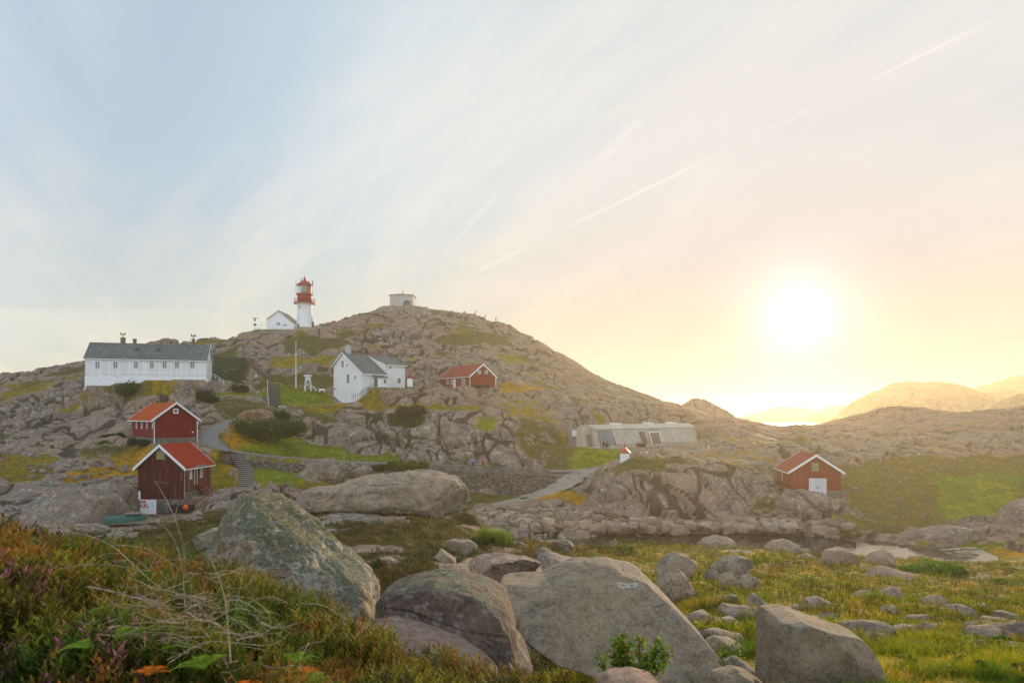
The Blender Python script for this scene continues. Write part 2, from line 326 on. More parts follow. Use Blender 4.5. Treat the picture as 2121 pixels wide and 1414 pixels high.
# ground survey: where turf, heath and lawn lie (outline, depth range, strength, colour)
LAWN = (.125, .175, .004); TURF = (.18, .155, .010); HEATH = (.060, .045, .010); DARK = (.016, .030, .006); YEL = (.29, .18, .010); OLIVE = (.07, .078, .016)
VEG = [
 ([(470,925),(462,905),(500,893),(560,902),(620,908),(700,932),(860,952),(800,957),(600,944),(520,936)], 108, 130, 1.0, LAWN),
 ([(485,880),(500,872),(560,905),(480,925),(455,912)], 108, 126, .9, YEL),
 ([(556,800),(600,802),(690,822),(692,834),(640,846),(575,852),(560,846)], 140, 165, 1.0, LAWN),
 ([(690,836),(860,838),(1000,842),(1000,852),(860,848),(560,856),(570,840)], 139, 147, 1.0, TURF),
 ([(1145,940),(1180,930),(1290,930),(1290,955),(1210,968),(1150,970)], 116, 130, 1.0, LAWN),
 ([(1080,850),(1140,880),(1200,930),(1160,970),(1080,960),(1060,900)], 120, 150, .62, OLIVE),
 ([(1030,795),(1130,800),(1110,822),(1040,825)], 150, 175, 1.0, YEL),
 ([(1000,840),(1120,830),(1180,880),(1100,870)], 138, 165, .55, TURF),
 ([(895,700),(980,685),(1060,700),(1060,718),(900,716)], 190, 235, 1.0, OLIVE),
 ([(590,700),(680,700),(740,712),(660,735),(600,735),(575,715)], 175, 225, .95, OLIVE),
 ([(560,740),(700,738),(690,760),(560,765)], 165, 190, .8, TURF),
 ([(425,740),(520,735),(520,800),(430,790)], 150, 190, .75, DARK),
 ([(520,770),(700,775),(700,800),(560,800)], 155, 175, .7, OLIVE),
 ([(445,812),(560,812),(555,824),(445,824)], 140, 155, 1.0, LAWN),
 ([(235,795),(285,795),(275,835),(240,832)], 138, 158, 1.0, DARK),
 ([(425,825),(560,835),(540,870),(430,862)], 125, 145, .62, OLIVE),
 ([(785,865),(860,850),(880,880),(860,895),(800,890)], 128, 142, .8, DARK),
 ([(990,860),(1030,865),(1020,905),(985,895)], 128, 142, .9, LAWN),
 ([(0,945),(110,938),(100,1000),(0,1015)], 86, 112, .9, TURF),
 ([(110,985),(200,960),(290,930),(300,1000),(150,1010)], 88, 112, .75, YEL),
 ([(435,930),(480,945),(500,1020),(435,1030)], 92, 112, 1.0, TURF),
 ([(520,945),(620,955),(620,1000),(540,1025),(520,1000)], 92, 114, .8, LAWN),
 ([(780,985),(1180,1000),(1180,1042),(980,1045),(780,1030)], 100, 121, .85, OLIVE),
 ([(1110,1040),(1215,1015),(1215,1050),(1120,1055)], 98, 112, .85, YEL),
 ([(1400,935),(1560,930),(1620,965),(1540,975),(1480,958)], 104, 125, .5, TURF),
 ([(1740,960),(2200,920),(2200,1040),(2000,1090),(1800,1100),(1740,1050)], 86, 130, .70, (.12,.11,.02)),
 ([(1930,980),(2121,980),(2121,1080),(1950,1085)], 86, 120, .8, LAWN),
 ([(1640,860),(2200,845),(2200,940),(1700,950)], 118, 230, .34, TURF),
 ([(1400,828),(1640,880),(1640,930),(1450,880)], 140, 290, .40, OLIVE),
 ([(1150,700),(1420,830),(1400,860),(1150,800)], 150, 280, .42, OLIVE),
]
def inpoly(x, y, poly):
    r = np.zeros(x.shape, bool); n = len(poly)
    for i in range(n):
        x1, y1 = poly[i]; x2, y2 = poly[(i + 1) % n]
        if y1 == y2: continue
        r ^= ((y1 > y) != (y2 > y)) & (x < (x2 - x1) * (y - y1) / (y2 - y1) + x1)
    return r
pos = np.stack([X.ravel(), DD.ravel(), Zb.ravel()], 1).astype(np.float32)
wn = fbm(pos * .25, 4, 5).reshape(X.shape); wn2 = fbm(pos * .25 + 50, 3, 6).reshape(X.shape)
veg = np.zeros(X.shape, np.float32); vcol = np.zeros(X.shape + (3,), np.float32); vcol[:] = OLIVE
lawn = np.zeros(X.shape, np.float32)
wf = fbm(pos * 1.1, 3, 61).reshape(X.shape); jx = PX + (wn * 2.6 + wf * .9) * 1414 / DD; jy = PYb + (wn2 * 1.6 + wf * .5) * 800 / DD
for poly, d0, d1, st, col in VEG:
    mk = inpoly(jx, jy, poly) & (DD > d0) & (DD < d1)
    veg[mk] = st if (col is LAWN and st == 1.0) else min(st, .78); vcol[mk] = col
    if col is LAWN: lawn[mk] = 1
# near slopes: heath and turf between boulders
near = DD < 81
hn = fbm(pos * .11 + 7, 4, 9).reshape(X.shape); hn2 = fbm(pos * .5 + 3, 3, 19).reshape(X.shape)
rightside = sstep(1100, 1350, PX + wn * 60)
nearcol = HEATH * (1 - 0) if False else None
hc = np.array(HEATH) * (1 - sstep(-.15, .25, hn)[..., None]) + np.array(OLIVE) * sstep(-.15, .25, hn)[..., None]
rc = np.array(TURF) * (1 - sstep(-.2, .2, hn2)[..., None]) + np.array(YEL) * sstep(-.2, .2, hn2)[..., None]
rc = rc * (1 - sstep(.1, .35, hn)[..., None]) + np.array(LAWN) * sstep(.1, .35, hn)[..., None]
ncol = hc * (1 - rightside[..., None]) + rc * rightside[..., None]
vcol[near] = ncol[near]; veg[near] = (.95 - .85 * sstep(.22, .34, fbm(pos * np.array([.30, .55, .3], np.float32) + 70, 4, 88).reshape(X.shape)) * sstep(9, 16, DD))[near]
for poly, d0, d1 in [([(-400,1000),(290,1005),(300,1110),(-400,1120)], 68, 96), ([(640,1062),(730,1062),(860,1080),(850,1092),(650,1088)], 50, 66),
                     ([(940,1150),(1150,1150),(1150,1215),(930,1200)], 18, 42), ([(1770,1175),(2070,1200),(2060,1215),(1900,1205)], 30, 62)]:
    mk = inpoly(jx, jy, poly) & (DD > d0) & (DD < d1); veg[mk] = .12
# random turf on gentle ground elsewhere
sl_z = np.abs(np.gradient(Zb, axis=0) / np.gradient(DD, axis=0))
rnd = sstep(.12, .42, hn + .35 * wn - .12 * np.clip(sl_z - .3, 0, 3))
far = (~near) & (veg < .05)
veg[far] = (rnd * .75)[far]
tn = fbm(pos * .06, 3, 33).reshape(X.shape)[..., None]
vcol[far] = (np.array(OLIVE) * (1 - sstep(-.1, .3, tn)) + np.array(TURF) * sstep(-.1, .3, tn))[far]

def blur(a, n):
    for ax, k in ((0, n[0]), (1, n[1])):
        p = np.concatenate([np.take(a, [0] * k, ax), a, np.take(a, [-1] * k, ax)], ax); c = np.cumsum(p, ax, dtype=np.float64)
        c = np.concatenate([np.zeros_like(np.take(c, [0], ax)), c], ax); L = a.shape[ax]; w = 2 * k + 1
        a = (np.take(c, np.arange(w, w + L), ax) - np.take(c, np.arange(0, L), ax)) / w
    return a.astype(np.float32)
veg = blur(veg, (2, 4)); vcol = np.stack([blur(vcol[..., i], (2, 4)) for i in range(3)], -1); lawn = blur(lawn, (2, 3))
# flat ground under buildings, paths (world rectangles / polylines)
flat = np.zeros(X.shape, np.float32)
PADS = []     # (centre, half length, half width, angle, z, margin)
def pad(cx, cy, hl, hw, ang, z, margin=1.5): PADS.append((cx, cy, hl, hw, ang, z, margin))
PATHS = []    # (points 3D, half width, margin)
# building frames: nearest corner M, direction of the wall running right, extents found from the corners' bearings
class Frame:
    def __init__(s, px, py, d, th, pxL, pxR, z=None):
        s.M = at(px, py, d); s.th = math.radians(th)
        if z is not None: s.M.z = z
        s.u = Vector((math.cos(s.th), math.sin(s.th), 0)); s.v = Vector((-math.sin(s.th), math.cos(s.th), 0))
        s.Lu = s.t(pxR, s.u); s.Lv = s.t(pxL, s.v)
    def t(s, px, w):
        k = (px - CX) / F; return (k * s.M.y - s.M.x) / (w.x - k * w.y)
    def rect(s, face, x0, y0, x1, y1):
        w = s.u if face == 'R' else s.v; a, b = s.t(x0, w), s.t(x1, w)
        dm = (s.M + w * ((a + b) / 2)).y
        z0, z1 = [H + (HY - y) / F * dm - s.M.z for y in (y1, y0)]
        return min(a, b), max(a, b), z0, z1
FR = dict(
 upper=Frame(320, 921, 108, 42, 274, 406), lower=Frame(381, 1034, 88, 88, 286, 436), long=Frame(428, 786, 148, 106, 176, 431),
 white=Frame(751, 832, 145, 46, 691, 839), barn=Frame(973, 804, 155, 40, 912, 1025), boat=Frame(1638, 1029, 101, -9, 1611, 1742))
FR['long'].Lu = 8.0; FR['lower'].M.z -= .2
def pad_frame(f, z=None, margin=1.5):
    c = f.M + f.u * f.Lu / 2 + f.v * f.Lv / 2; pad(c.x, c.y, f.Lu / 2, f.Lv / 2, f.th, f.M.z if z is None else z, margin)
pad_frame(FR['upper'], FR['upper'].M.z + .3); pad_frame(FR['lower'], FR['lower'].M.z + .4, 1.2); pad_frame(FR['barn'], FR['barn'].M.z + .1, 2)
pad_frame(FR['boat'], FR['boat'].M.z, 1.5)
f_ = FR['long']
for q_, z0_ in ((.86, 21.5), (.62, 22.1), (.38, 22.8), (.14, 23.0)): c_ = f_.M + f_.u * (f_.Lu / 2) + f_.v * (f_.Lv * q_); pad(c_.x, c_.y, f_.Lu / 2 + .2, f_.Lv * .12, f_.th, z0_, .8)
c_ = at(308, 1068, 83.5); pad(c_.x, c_.y, 4.2, 4.2, 0, 2.5, 1.2)
c_ = at(262, 1086, 76.5); pad(c_.x, c_.y, 3.6, 2.6, 0, 3.0, 1.0)
c_ = at(258, 1098, 70); pad(c_.x, c_.y, 4.5, 3.4, 0, 2.55, 1.0)
c_ = at(390, 1060, 85.5); pad(c_.x, c_.y, 2.4, 1.6, 0, 2.9, 1.0)
f_ = FR['white']; pad_frame(f_, 19.6, 1)
c_ = f_.M + f_.u * (f_.Lu * .55) - f_.v * 1.7; pad(c_.x, c_.y, f_.Lu * .5, 2.0, f_.th, 21.25, 1.2)
MU0 = Vector((at(1238, 924, 129).x, 129, 9.45)); MU1 = Vector((at(1449, 924, 151).x, 151, 9.45)); MUd = (MU1 - MU0).normalized(); MUn = Vector((MUd.y, -MUd.x, 0))
c_ = (MU0 + MU1) / 2 - MUn * 2; pad(c_.x, c_.y, (MU1 - MU0).length / 2 + 3, 7, math.atan2(MUd.y, MUd.x), 9.4, 2.0)
c_ = (MU0 + MU1) / 2 + MUn * 5.6; pad(c_.x, c_.y, (MU1 - MU0).length / 2 + 1, 4.4, math.atan2(MUd.y, MUd.x), 9.0, 1.6)
LH = at(631, 681, 219)
pad(LH.x, LH.y, 3.5, 3.5, 0, LH.z - 1.6, 3)
c_ = at(579, 684, 216); pad(c_.x, c_.y, 5, 4, 0, c_.z - .2, 3)
c_ = at(834, 636, 247); pad(c_.x, c_.y, 5, 4, 0, c_.z - .2, 3)
c_ = at(578, 800, 158)
def wl(s): return [at(*map(float, q.split())) for q in s.split(';')]
ROAD = wl("520 868 133;500 868 128;482 874 122;450 885 118;432 900 115;440 918 112.5;478 932 112;540 941 113.5;600 947 115;700 954 118;800 959 120;900 963 121;965 966 121;1050 970 120.5;1130 974 119.5;1200 973 119;1250 966 120;1300 957 121.5;1380 945 123.5;1460 930 126;1560 924 128")
TRACK = wl("1215 972 118;1190 985 115;1170 1000 112;1130 1018 109;1080 1032 106.5;1020 1044 106")
HOUSEYARD = wl("640 838 145;680 836 146;705 835 147.5;740 834 148")
SLIP = [at(1694, 1031, 100.2), at(1706, 1060, 95), at(1712, 1112, 86)]
PATHS += [(ROAD, 1.75, 1.6), (TRACK, 2.3, 2.0), (HOUSEYARD, 1.8, 2.5)]
STEPS = wl("488 940 110.5;502 960 107.5;512 980 104;508 1003 99.5;506 1026 95.5")
STAIR = wl("570 848 142.5;567 820 148;566 790 156")
STAIR2 = wl("566 790 156;545 776 160;525 758 165;512 740 171")
PATHS += [(STEPS, .9, .8), (STAIR, 1.3, 1.0), (STAIR2, .8, .8)]

def seg_info(pts, x, y):
    """distance to a polyline and its height there"""
    best = np.full(x.shape, 1e9); zz = np.zeros(x.shape)
    for a, b in zip(pts[:-1], pts[1:]):
        dx, dy = b.x - a.x, b.y - a.y; L2 = dx * dx + dy * dy
        t = np.clip(((x - a.x) * dx + (y - a.y) * dy) / L2, 0, 1)
        d = np.hypot(x - a.x - t * dx, y - a.y - t * dy); m = d < best
        best[m] = d[m]; zz[m] = (a.z + t * (b.z - a.z))[m]
    return best, zz
def smooth_pts(pts, n=6):
    out = []
    for i in range(len(pts) - 1):
        p0, p1, p2, p3 = pts[max(0, i - 1)], pts[i], pts[i + 1], pts[min(len(pts) - 1, i + 2)]
        for k in range(n):
            t = k / n; out.append(0.5 * ((2 * p1) + (p2 - p0) * t + (2 * p0 - 5 * p1 + 4 * p2 - p3) * t * t + (3 * p1 - p0 - 3 * p2 + p3) * t ** 3))
    return out + [pts[-1]]
for cx, cy, hl, hw, ang, z, mg in PADS:
    m = (np.abs(X - cx) < 40) & (np.abs(DD - cy) < 40)
    dx, dy = X[m] - cx, DD[m] - cy; a = np.abs(dx * math.cos(ang) + dy * math.sin(ang)) - hl; b = np.abs(-dx * math.sin(ang) + dy * math.cos(ang)) - hw
    dist = np.hypot(np.maximum(a, 0), np.maximum(b, 0)); w = 1 - sstep(0, mg * 2, dist)
    Zb[m] = Zb[m] * (1 - w) + z * w; flat[m] = np.maximum(flat[m], 1 - sstep(.3, mg * 2, dist))
for pts, hw, mg in PATHS:
    sp_ = smooth_pts(pts); xs = [p.x for p in sp_]; ys = [p.y for p in sp_]
    m = (X > min(xs) - 8) & (X < max(xs) + 8) & (DD > min(ys) - 8) & (DD < max(ys) + 8)
    dist, zz = seg_info(sp_, X[m], DD[m]); w = 1 - sstep(hw, hw + mg * 2, dist)
    Zb[m] = Zb[m] * (1 - w) + (zz - .05) * w; flat[m] = np.maximum(flat[m], 1 - sstep(hw, hw + mg * 1.5, dist))
# ground drops at the foot of the sea-side retaining wall
RW = wl("462 946 110.5;500 950 110.3;600 958 112;700 965 115.2;760 968 116.8;850 971 118;960 975 118.4;1060 979 118;1130 983 117;1170 982 116.4;1210 978 116")
RW_BOT = [7.7, 7.3, 6.2, 5.2, 3.9, 2.7, 1.7, 1.4, 1.6, 2.6, 4.6]
rwx = np.array([p.x for p in RW]); rwy = np.array([p.y for p in RW]); rwb = np.array(RW_BOT)
yw = np.interp(X, rwx, rwy); zb_ = np.interp(X, rwx, rwb); inx = (X > rwx[0]) & (X < rwx[-1])
m = inx & (DD < yw + .1) & (DD > yw - 9)
w = sstep(-9, -3, DD - yw)
Zb = np.where(m, Zb * (1 - w) + np.minimum(zb_, Zb) * w, Zb)
m = inx & (DD >= yw + .1) & (DD < yw + 1.4); Zb = np.where(m, np.maximum(Zb, np.interp(X, rwx, [p.z for p in smooth_pts(RW, 1)]) - .9), Zb)

flat = np.where(inx & (np.abs(DD - yw) < 2.2), 1.0, flat).astype(np.float32)
pos = np.stack([X.ravel(), DD.ravel(), Zb.ravel()], 1).astype(np.float32)
def grid_normals(Px, Py, Pz):
    ax, ay, az = [np.gradient(a, axis=1) for a in (Px, Py, Pz)]; bx, by, bz = [np.gradient(a, axis=0) for a in (Px, Py, Pz)]
    n = np.stack([ay * bz - az * by, az * bx - ax * bz, ax * by - ay * bx], -1); n /= np.linalg.norm(n, axis=-1, keepdims=True) + 1e-9
    return n * np.sign(n[..., 2:3] + 1e-9)
N0 = grid_normals(X, DD, Zb)
rocky = (1 - np.clip(veg * 1.25, 0, 1)) * (1 - flat)
wy = np.stack([fbm(pos * .12, 3, 41), fbm(pos * .12 + 30, 3, 42), fbm(pos * .12 + 60, 3, 43)], 1)
q = pos + wy * 3.5
Rm = rotm('Y', 28) @ rotm('Z', 25)
q = q @ Rm.T
sel = (DD.ravel() > 40)
D1 = np.zeros(len(pos), np.float32); CK = np.zeros(len(pos), np.float32)
qs = q[sel]
for sc_, an, amp, jit_, kf in [(19, (1, 1.3, 1.7), 2.5, .95, 14), (6.6, (1, 1.2, 1.9), .75, .95, 11)]:
    f1, f2, rr = worley(qs / (sc_ * np.array(an, np.float32)), int(sc_ * 7), jit_)
    e = f2 - f1; prof = 1 - np.exp(-e * kf * .9)
    dome = np.clip(1 - f1 * f1 * 1.2, 0, 1)
    D1[sel] += amp * prof * (.30 + .50 * (rr - .5) + .35 * dome) - amp * .35
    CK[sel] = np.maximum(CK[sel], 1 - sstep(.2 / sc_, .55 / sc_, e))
# joint sets: parallel breaks that cut the granite into tilted blocks
def joints_(Q, dirs, seed, nrm, drop=.35):
    e = np.full(len(Q), 9., np.float32); idx = []
    for k_, (dv, spc) in enumerate(dirs):
        dv = np.array(dv, np.float32); dv /= np.linalg.norm(dv); u = Q @ dv / spc + fbm(Q * (.35 / spc), 2, seed + k_) * .5; c = np.floor(u + .5); fr = u - c                  # distance from the nearest break
        on = _r(c.astype(np.int64), np.full(len(c), k_), np.zeros(len(c), np.int64), seed) > drop
        e = np.where(on, np.minimum(e, np.abs(fr) * spc + 2.0 * sstep(.70, .93, np.abs(nrm @ dv))), e); idx.append(np.floor(u).astype(np.int64))
    return e, _r(idx[0], idx[1], idx[2], seed + 9)
pw_ = (pos + wy * 2.2)[sel]
for dirs, amp, wj, ckw, sd_ in [([((.85, .25, .5), 5.2), ((-.35, .9, .15), 6.5), ((-.35, -.2, .9), 4.4)], 2.2, .42, 1.0, 400), ([((.8, .3, .55), 1.7), ((-.4, .9, .1), 2.3), ((-.3, -.25, .9), 1.5)], .62, .18, .85, 430)]:
    e, rr = joints_(pw_, dirs, sd_, N0.reshape(-1, 3)[sel].astype(np.float32)); reg = sstep(-.25, .15, fbm(pw_ * .05 + sd_, 2, sd_))
    D1[sel] += amp * (sstep(0, wj, e) * (.55 + .7 * (rr - .5)) - .3) * (.35 + .65 * reg)
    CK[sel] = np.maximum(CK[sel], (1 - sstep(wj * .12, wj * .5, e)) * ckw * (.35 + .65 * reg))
D1 += .30 * fbm(pos * .9, 4, 77) * sel
D1 = D1.reshape(X.shape); CK = CK.reshape(X.shape)
fade = sstep(40, 75, DD)
hummock = (fbm(pos * .28, 4, 55) * .9).reshape(X.shape)
soft = veg * (1 - flat) * (1 - np.clip(lawn, 0, 1))
amp_r = rocky * fade * np.clip(.45 + DD / 260, 0, 1)
disp = D1 * amp_r + hummock * soft * np.where(near, .45 * sstep(4, 25, DD), .35) * np.where(DD > 190, .3, 1) * (1 - .75 * sstep(58, 72, DD) * (1 - sstep(90, 96, DD)) * sstep(1000, 1100, PX))
# mounded heather on the near slopes
f1, f2, rr = worley(pos[(DD < 90).ravel()] / np.array([1.5, 1.5, 1.5], np.float32), 91, .95)
mm = np.zeros(len(pos), np.float32); mm[(DD < 90).ravel()] = np.clip(.75 - f1, 0, 1); mm = mm.reshape(X.shape)
disp += mm * soft * near * .75 * (1 - .8 * sstep(60, 72, DD)) * sstep(7, 16, DD) * (1 - .25 * rightside)
wlim = np.minimum(1, np.abs(DD - 84) / 6)
Xd = X + N0[..., 0] * disp * .8; Yd = DD + N0[..., 1] * disp * .8; Zd = Zb + N0[..., 2] * disp
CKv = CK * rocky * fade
nr, nc = X.shape
idx = np.arange(nr * nc).reshape(nr, nc)
Fq = np.stack([idx[:-1, :-1].ravel(), idx[:-1, 1:].ravel(), idx[1:, 1:].ravel(), idx[1:, :-1].ravel()], 1)
veg_s = np.where(flat > .6, np.maximum(veg, .44), veg)
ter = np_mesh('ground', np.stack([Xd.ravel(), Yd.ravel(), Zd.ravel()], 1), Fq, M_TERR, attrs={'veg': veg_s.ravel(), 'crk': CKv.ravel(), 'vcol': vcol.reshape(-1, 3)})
tag(ter, kind='structure')
lnR = np.log(ROWS)
def ground(x, y):
    """height of the built ground at world x, y (arrays or numbers)"""
    x = np.atleast_1d(np.asarray(x, float)); y = np.atleast_1d(np.asarray(y, float))
    px = CX + x / y * F
    r = bil(Zd, COLS, ROWS, np.clip(px, -699, 2890), np.clip(y, 1.21, 460)); return r if len(r) > 1 else float(r[0])
def lookup(G, x, y):
    px = CX + x / y * F; ix = np.clip(np.searchsorted(COLS, px), 0, nc - 1); iy = np.clip(np.searchsorted(ROWS, y), 0, nr - 1); return G[iy, ix]

# ------------------------------------------------------------------ water
def water_mat():
    m = bpy.data.materials.new('water'); m.use_nodes = True; t = NT(m.node_tree)
    co = t.n('ShaderNodeNewGeometry').outputs['Position']; sp = t.n('ShaderNodeSeparateXYZ', ins={0: co})
    far_ = t.mapr(sp.outputs[1], 120, 400)
    n1 = t.noise(t.n('ShaderNodeMapping', ins={0: co, 3: (1, .5, 1)}).outputs[0], 1.6, 3, .5); n2 = t.noise(co, .12, 6, .65)
    hh = t.math('ADD', t.math('MULTIPLY', n1, .02), t.math('MULTIPLY', t.math('MULTIPLY', n2, far_), 6.0))
    b = t.n('ShaderNodeBump', ins={'Strength': 1.0, 'Distance': 1.0, 'Height': hh})
    # drift scum on the still shallows
    sc = t.noise(t.n('ShaderNodeMapping', ins={0: co, 3: (.5, 1.3, 1)}).outputs[0], .8, 8, .75, .8)
    reg = t.math('MULTIPLY', t.mapr(sp.outputs[0], 44, 52), t.mapr(sp.outputs[1], 120, 100))
    reg2 = t.math('MULTIPLY', t.mapr(sp.outputs[0], 9, 6), t.mapr(sp.outputs[1], 86, 84))
    sm = t.mapr(t.math('ADD', sc, t.math('MULTIPLY', t.math('MAXIMUM', reg, reg2), .16)), .62, .66)
    p = t.n('ShaderNodeBsdfPrincipled', ins={'Base Color': (.022, .022, .016, 1), 'Roughness': t.math('ADD', .04, t.math('MULTIPLY', far_, .12)), 'IOR': 1.33, 'Normal': b.outputs[0]})
    s2 = t.n('ShaderNodeBsdfPrincipled', ins={'Base Color': (.30, .27, .16, 1), 'Roughness': .6})
    ms = t.n('ShaderNodeMixShader', ins={0: t.math('MULTIPLY', sm, t.math('MAXIMUM', reg, reg2)), 1: p.outputs[0], 2: s2.outputs[0]})
    t.n('ShaderNodeOutputMaterial', ins={0: ms.outputs[0]})
    return m
np_mesh('water', [(-4200, 30, 0), (4200, 30, 0), (4200, 5200, 0), (-4200, 5200, 0)], [(0, 1, 2, 3)], water_mat(), smooth=False)['kind'] = 'structure'

# far hills and skerries, each a ridge of rock standing in the sea
M_FAR = rock_mat('far_rock', ca=(.24, .18, .12), cb=(.15, .14, .08), s=.12, lichen=.1)
def far_ridge(name, pts, d, depth, seed, amp):
    pts = [(px, py) for px, py in pts]; pxs = np.linspace(pts[0][0], pts[-1][0], 160); pys = np.interp(pxs, [p[0] for p in pts], [p[1] for p in pts])
    top = (HY - pys) / F * d + H; x = (pxs - CX) / F * d
    V = []; nrow = 40
    for j in range(nrow):
        s = j / (nrow - 1) * 2 - 1; y = d + s * depth; hgt = np.cos(s * math.pi / 2) ** .7
        V.append(np.stack([x * (1 + 0 * s), np.full_like(x, y), np.maximum(top, 1) * hgt - 3 * (1 - hgt)], 1))
    V = np.concatenate(V); n = fbm(V / (amp * 6), 5, seed); e = np.abs(np.tile(np.arange(nrow) / (nrow - 1) * 2 - 1, (160, 1)).T.ravel()) > .05
    V[:, 2] += n * amp * np.clip(V[:, 2] / 10, 0, 1) * (.3 + .7 * e); I = np.arange(nrow * 160).reshape(nrow, 160)
    Fq = np.stack([I[:-1, :-1].ravel(), I[:-1, 1:].ravel(), I[1:, 1:].ravel(), I[1:, :-1].ravel()], 1)
    o = np_mesh(name, V, Fq, M_FAR); o['kind'] = 'structure'; return o
far_ridge('hill', [(1740,868),(1778,853),(1790,840),(1805,818),(1835,798),(1850,791),(1885,787),(1920,791),(1950,797),(1985,806),(2020,813),(2060,812),(2100,830),(2140,850)], 640, 90, 3, 6)
far_ridge('hill', [(1960,850),(2000,835),(2025,812),(2045,797),(2075,789),(2100,784),(2121,778),(2180,770),(2300,775),(2450,800),(2600,850)], 800, 120, 5, 8)
far_ridge('hill', [(2040,862),(2068,848),(2090,832),(2121,820),(2180,808),(2300,812),(2500,850)], 400, 45, 7, 4)
far_ridge('island', [(1545,863),(1560,857),(1590,851),(1607,842),(1630,842),(1650,848),(1662,843),(1690,850),(1705,858)], 1500, 110, 9, 4)
far_ridge('island', [(1690,860),(1702,852),(1718,843),(1738,838),(1755,841),(1775,847),(1800,855),(1830,862)], 1300, 90, 11, 4)
# ------------------------------------------------------------------ mesh building
class MB:
    def __init__(s): s.v = []; s.f = []
    def add(s, vs, fs):
        o = len(s.v); s.v += [tuple(p) for p in vs]; s.f += [tuple(i + o for i in f) for f in fs]; return s
    def box(s, x0, x1, y0, y1, z0, z1):
        return s.add([(x, y, z) for z in (z0, z1) for x, y in ((x0, y0), (x1, y0), (x1, y1), (x0, y1))], [(3, 2, 1, 0), (4, 5, 6, 7), (0, 1, 5, 4), (1, 2, 6, 5), (2, 3, 7, 6), (3, 0, 4, 7)])
    def prism(s, poly, vec):
        """closed outline (3D points) pushed along vec"""
        n = len(poly); a = [Vector(p) for p in poly]; b = [p + Vector(vec) for p in a]
        return s.add(a + b, [tuple(range(n))[::-1], tuple(range(n, 2 * n))] + [(i, (i + 1) % n, n + (i + 1) % n, n + i) for i in range(n)])
    def tube(s, p, q, r, n=8, r2=None):
        p, q = Vector(p), Vector(q); d = (q - p).normalized(); a = d.orthogonal().normalized(); b = d.cross(a); r2 = r if r2 is None else r2
        c = [p + (a * math.cos(2 * math.pi * i / n) + b * math.sin(2 * math.pi * i / n)) * r for i in range(n)]
        e = [q + (a * math.cos(2 * math.pi * i / n) + b * math.sin(2 * math.pi * i / n)) * r2 for i in range(n)]
        return s.add(c + e, [tuple(range(n))[::-1], tuple(range(n, 2 * n))] + [(i, (i + 1) % n, n + (i + 1) % n, n + i) for i in range(n)])
    def path(s, pts, r, n=6):
        for a, b in zip(pts[:-1], pts[1:]): s.tube(a, b, r, n)
        return s
    def lathe(s, prof, n=24, c=(0, 0, 0), a0=0, a1=2 * math.pi):
        full = abs(a1 - a0 - 2 * math.pi) < 1e-6; m = n if full else n + 1; V = []
        for i in range(m):
            a = a0 + (a1 - a0) * i / n
            for r, z in prof: V.append((c[0] + r * math.cos(a), c[1] + r * math.sin(a), c[2] + z))
        k = len(prof); Fs = []
        for i in range(n):
            j = (i + 1) % m
            for q in range(k - 1): Fs.append((i * k + q, j * k + q, j * k + q + 1, i * k + q + 1))
        if full and prof[-1][0] > 1e-4: Fs.append(tuple(i * k + k - 1 for i in range(n)))
        if full and prof[0][0] > 1e-4: Fs.append(tuple(i * k for i in range(n))[::-1])
        return s.add(V, Fs)
    def build(s, name, m, parent=None, smooth=False, label=None, bevel=0):
        me = bpy.data.meshes.new(name); me.from_pydata(s.v, [], s.f); bm = bmesh.new(); bm.from_mesh(me)
        bmesh.ops.remove_doubles(bm, verts=bm.verts, dist=1e-5); bmesh.ops.recalc_face_normals(bm, faces=bm.faces)
        if bevel: bmesh.ops.bevel(bm, geom=bm.edges, offset=bevel, segments=1, affect='EDGES')
        bm.to_mesh(me); bm.free()
        if smooth:
            for p in me.polygons: p.use_smooth = True
        me.materials.append(m); o = bpy.data.objects.new(name, me); C.objects.link(o)
        if parent: o.parent = parent
        if label: o['label'] = label
        return o
def thing(name, loc, label, cat, rz=0, group=None):
    e = bpy.data.objects.new(name, None); e.location = loc; e.rotation_euler = (0, 0, rz); C.objects.link(e); return tag(e, label, cat, group)
def copy_tree(o, loc, rz=0, sc=1, label=None):
    c = o.copy(); C.objects.link(c); c.location = loc; c.rotation_euler = (0, 0, rz); c.scale = (sc,) * 3 if not isinstance(sc, tuple) else sc
    if label: c['label'] = label
    def rec(a, b):
        for ch in [x for x in C.objects if x.parent == a]:
            d = ch.copy(); C.objects.link(d); d.parent = b; rec(ch, d)
    rec(o, c); return c

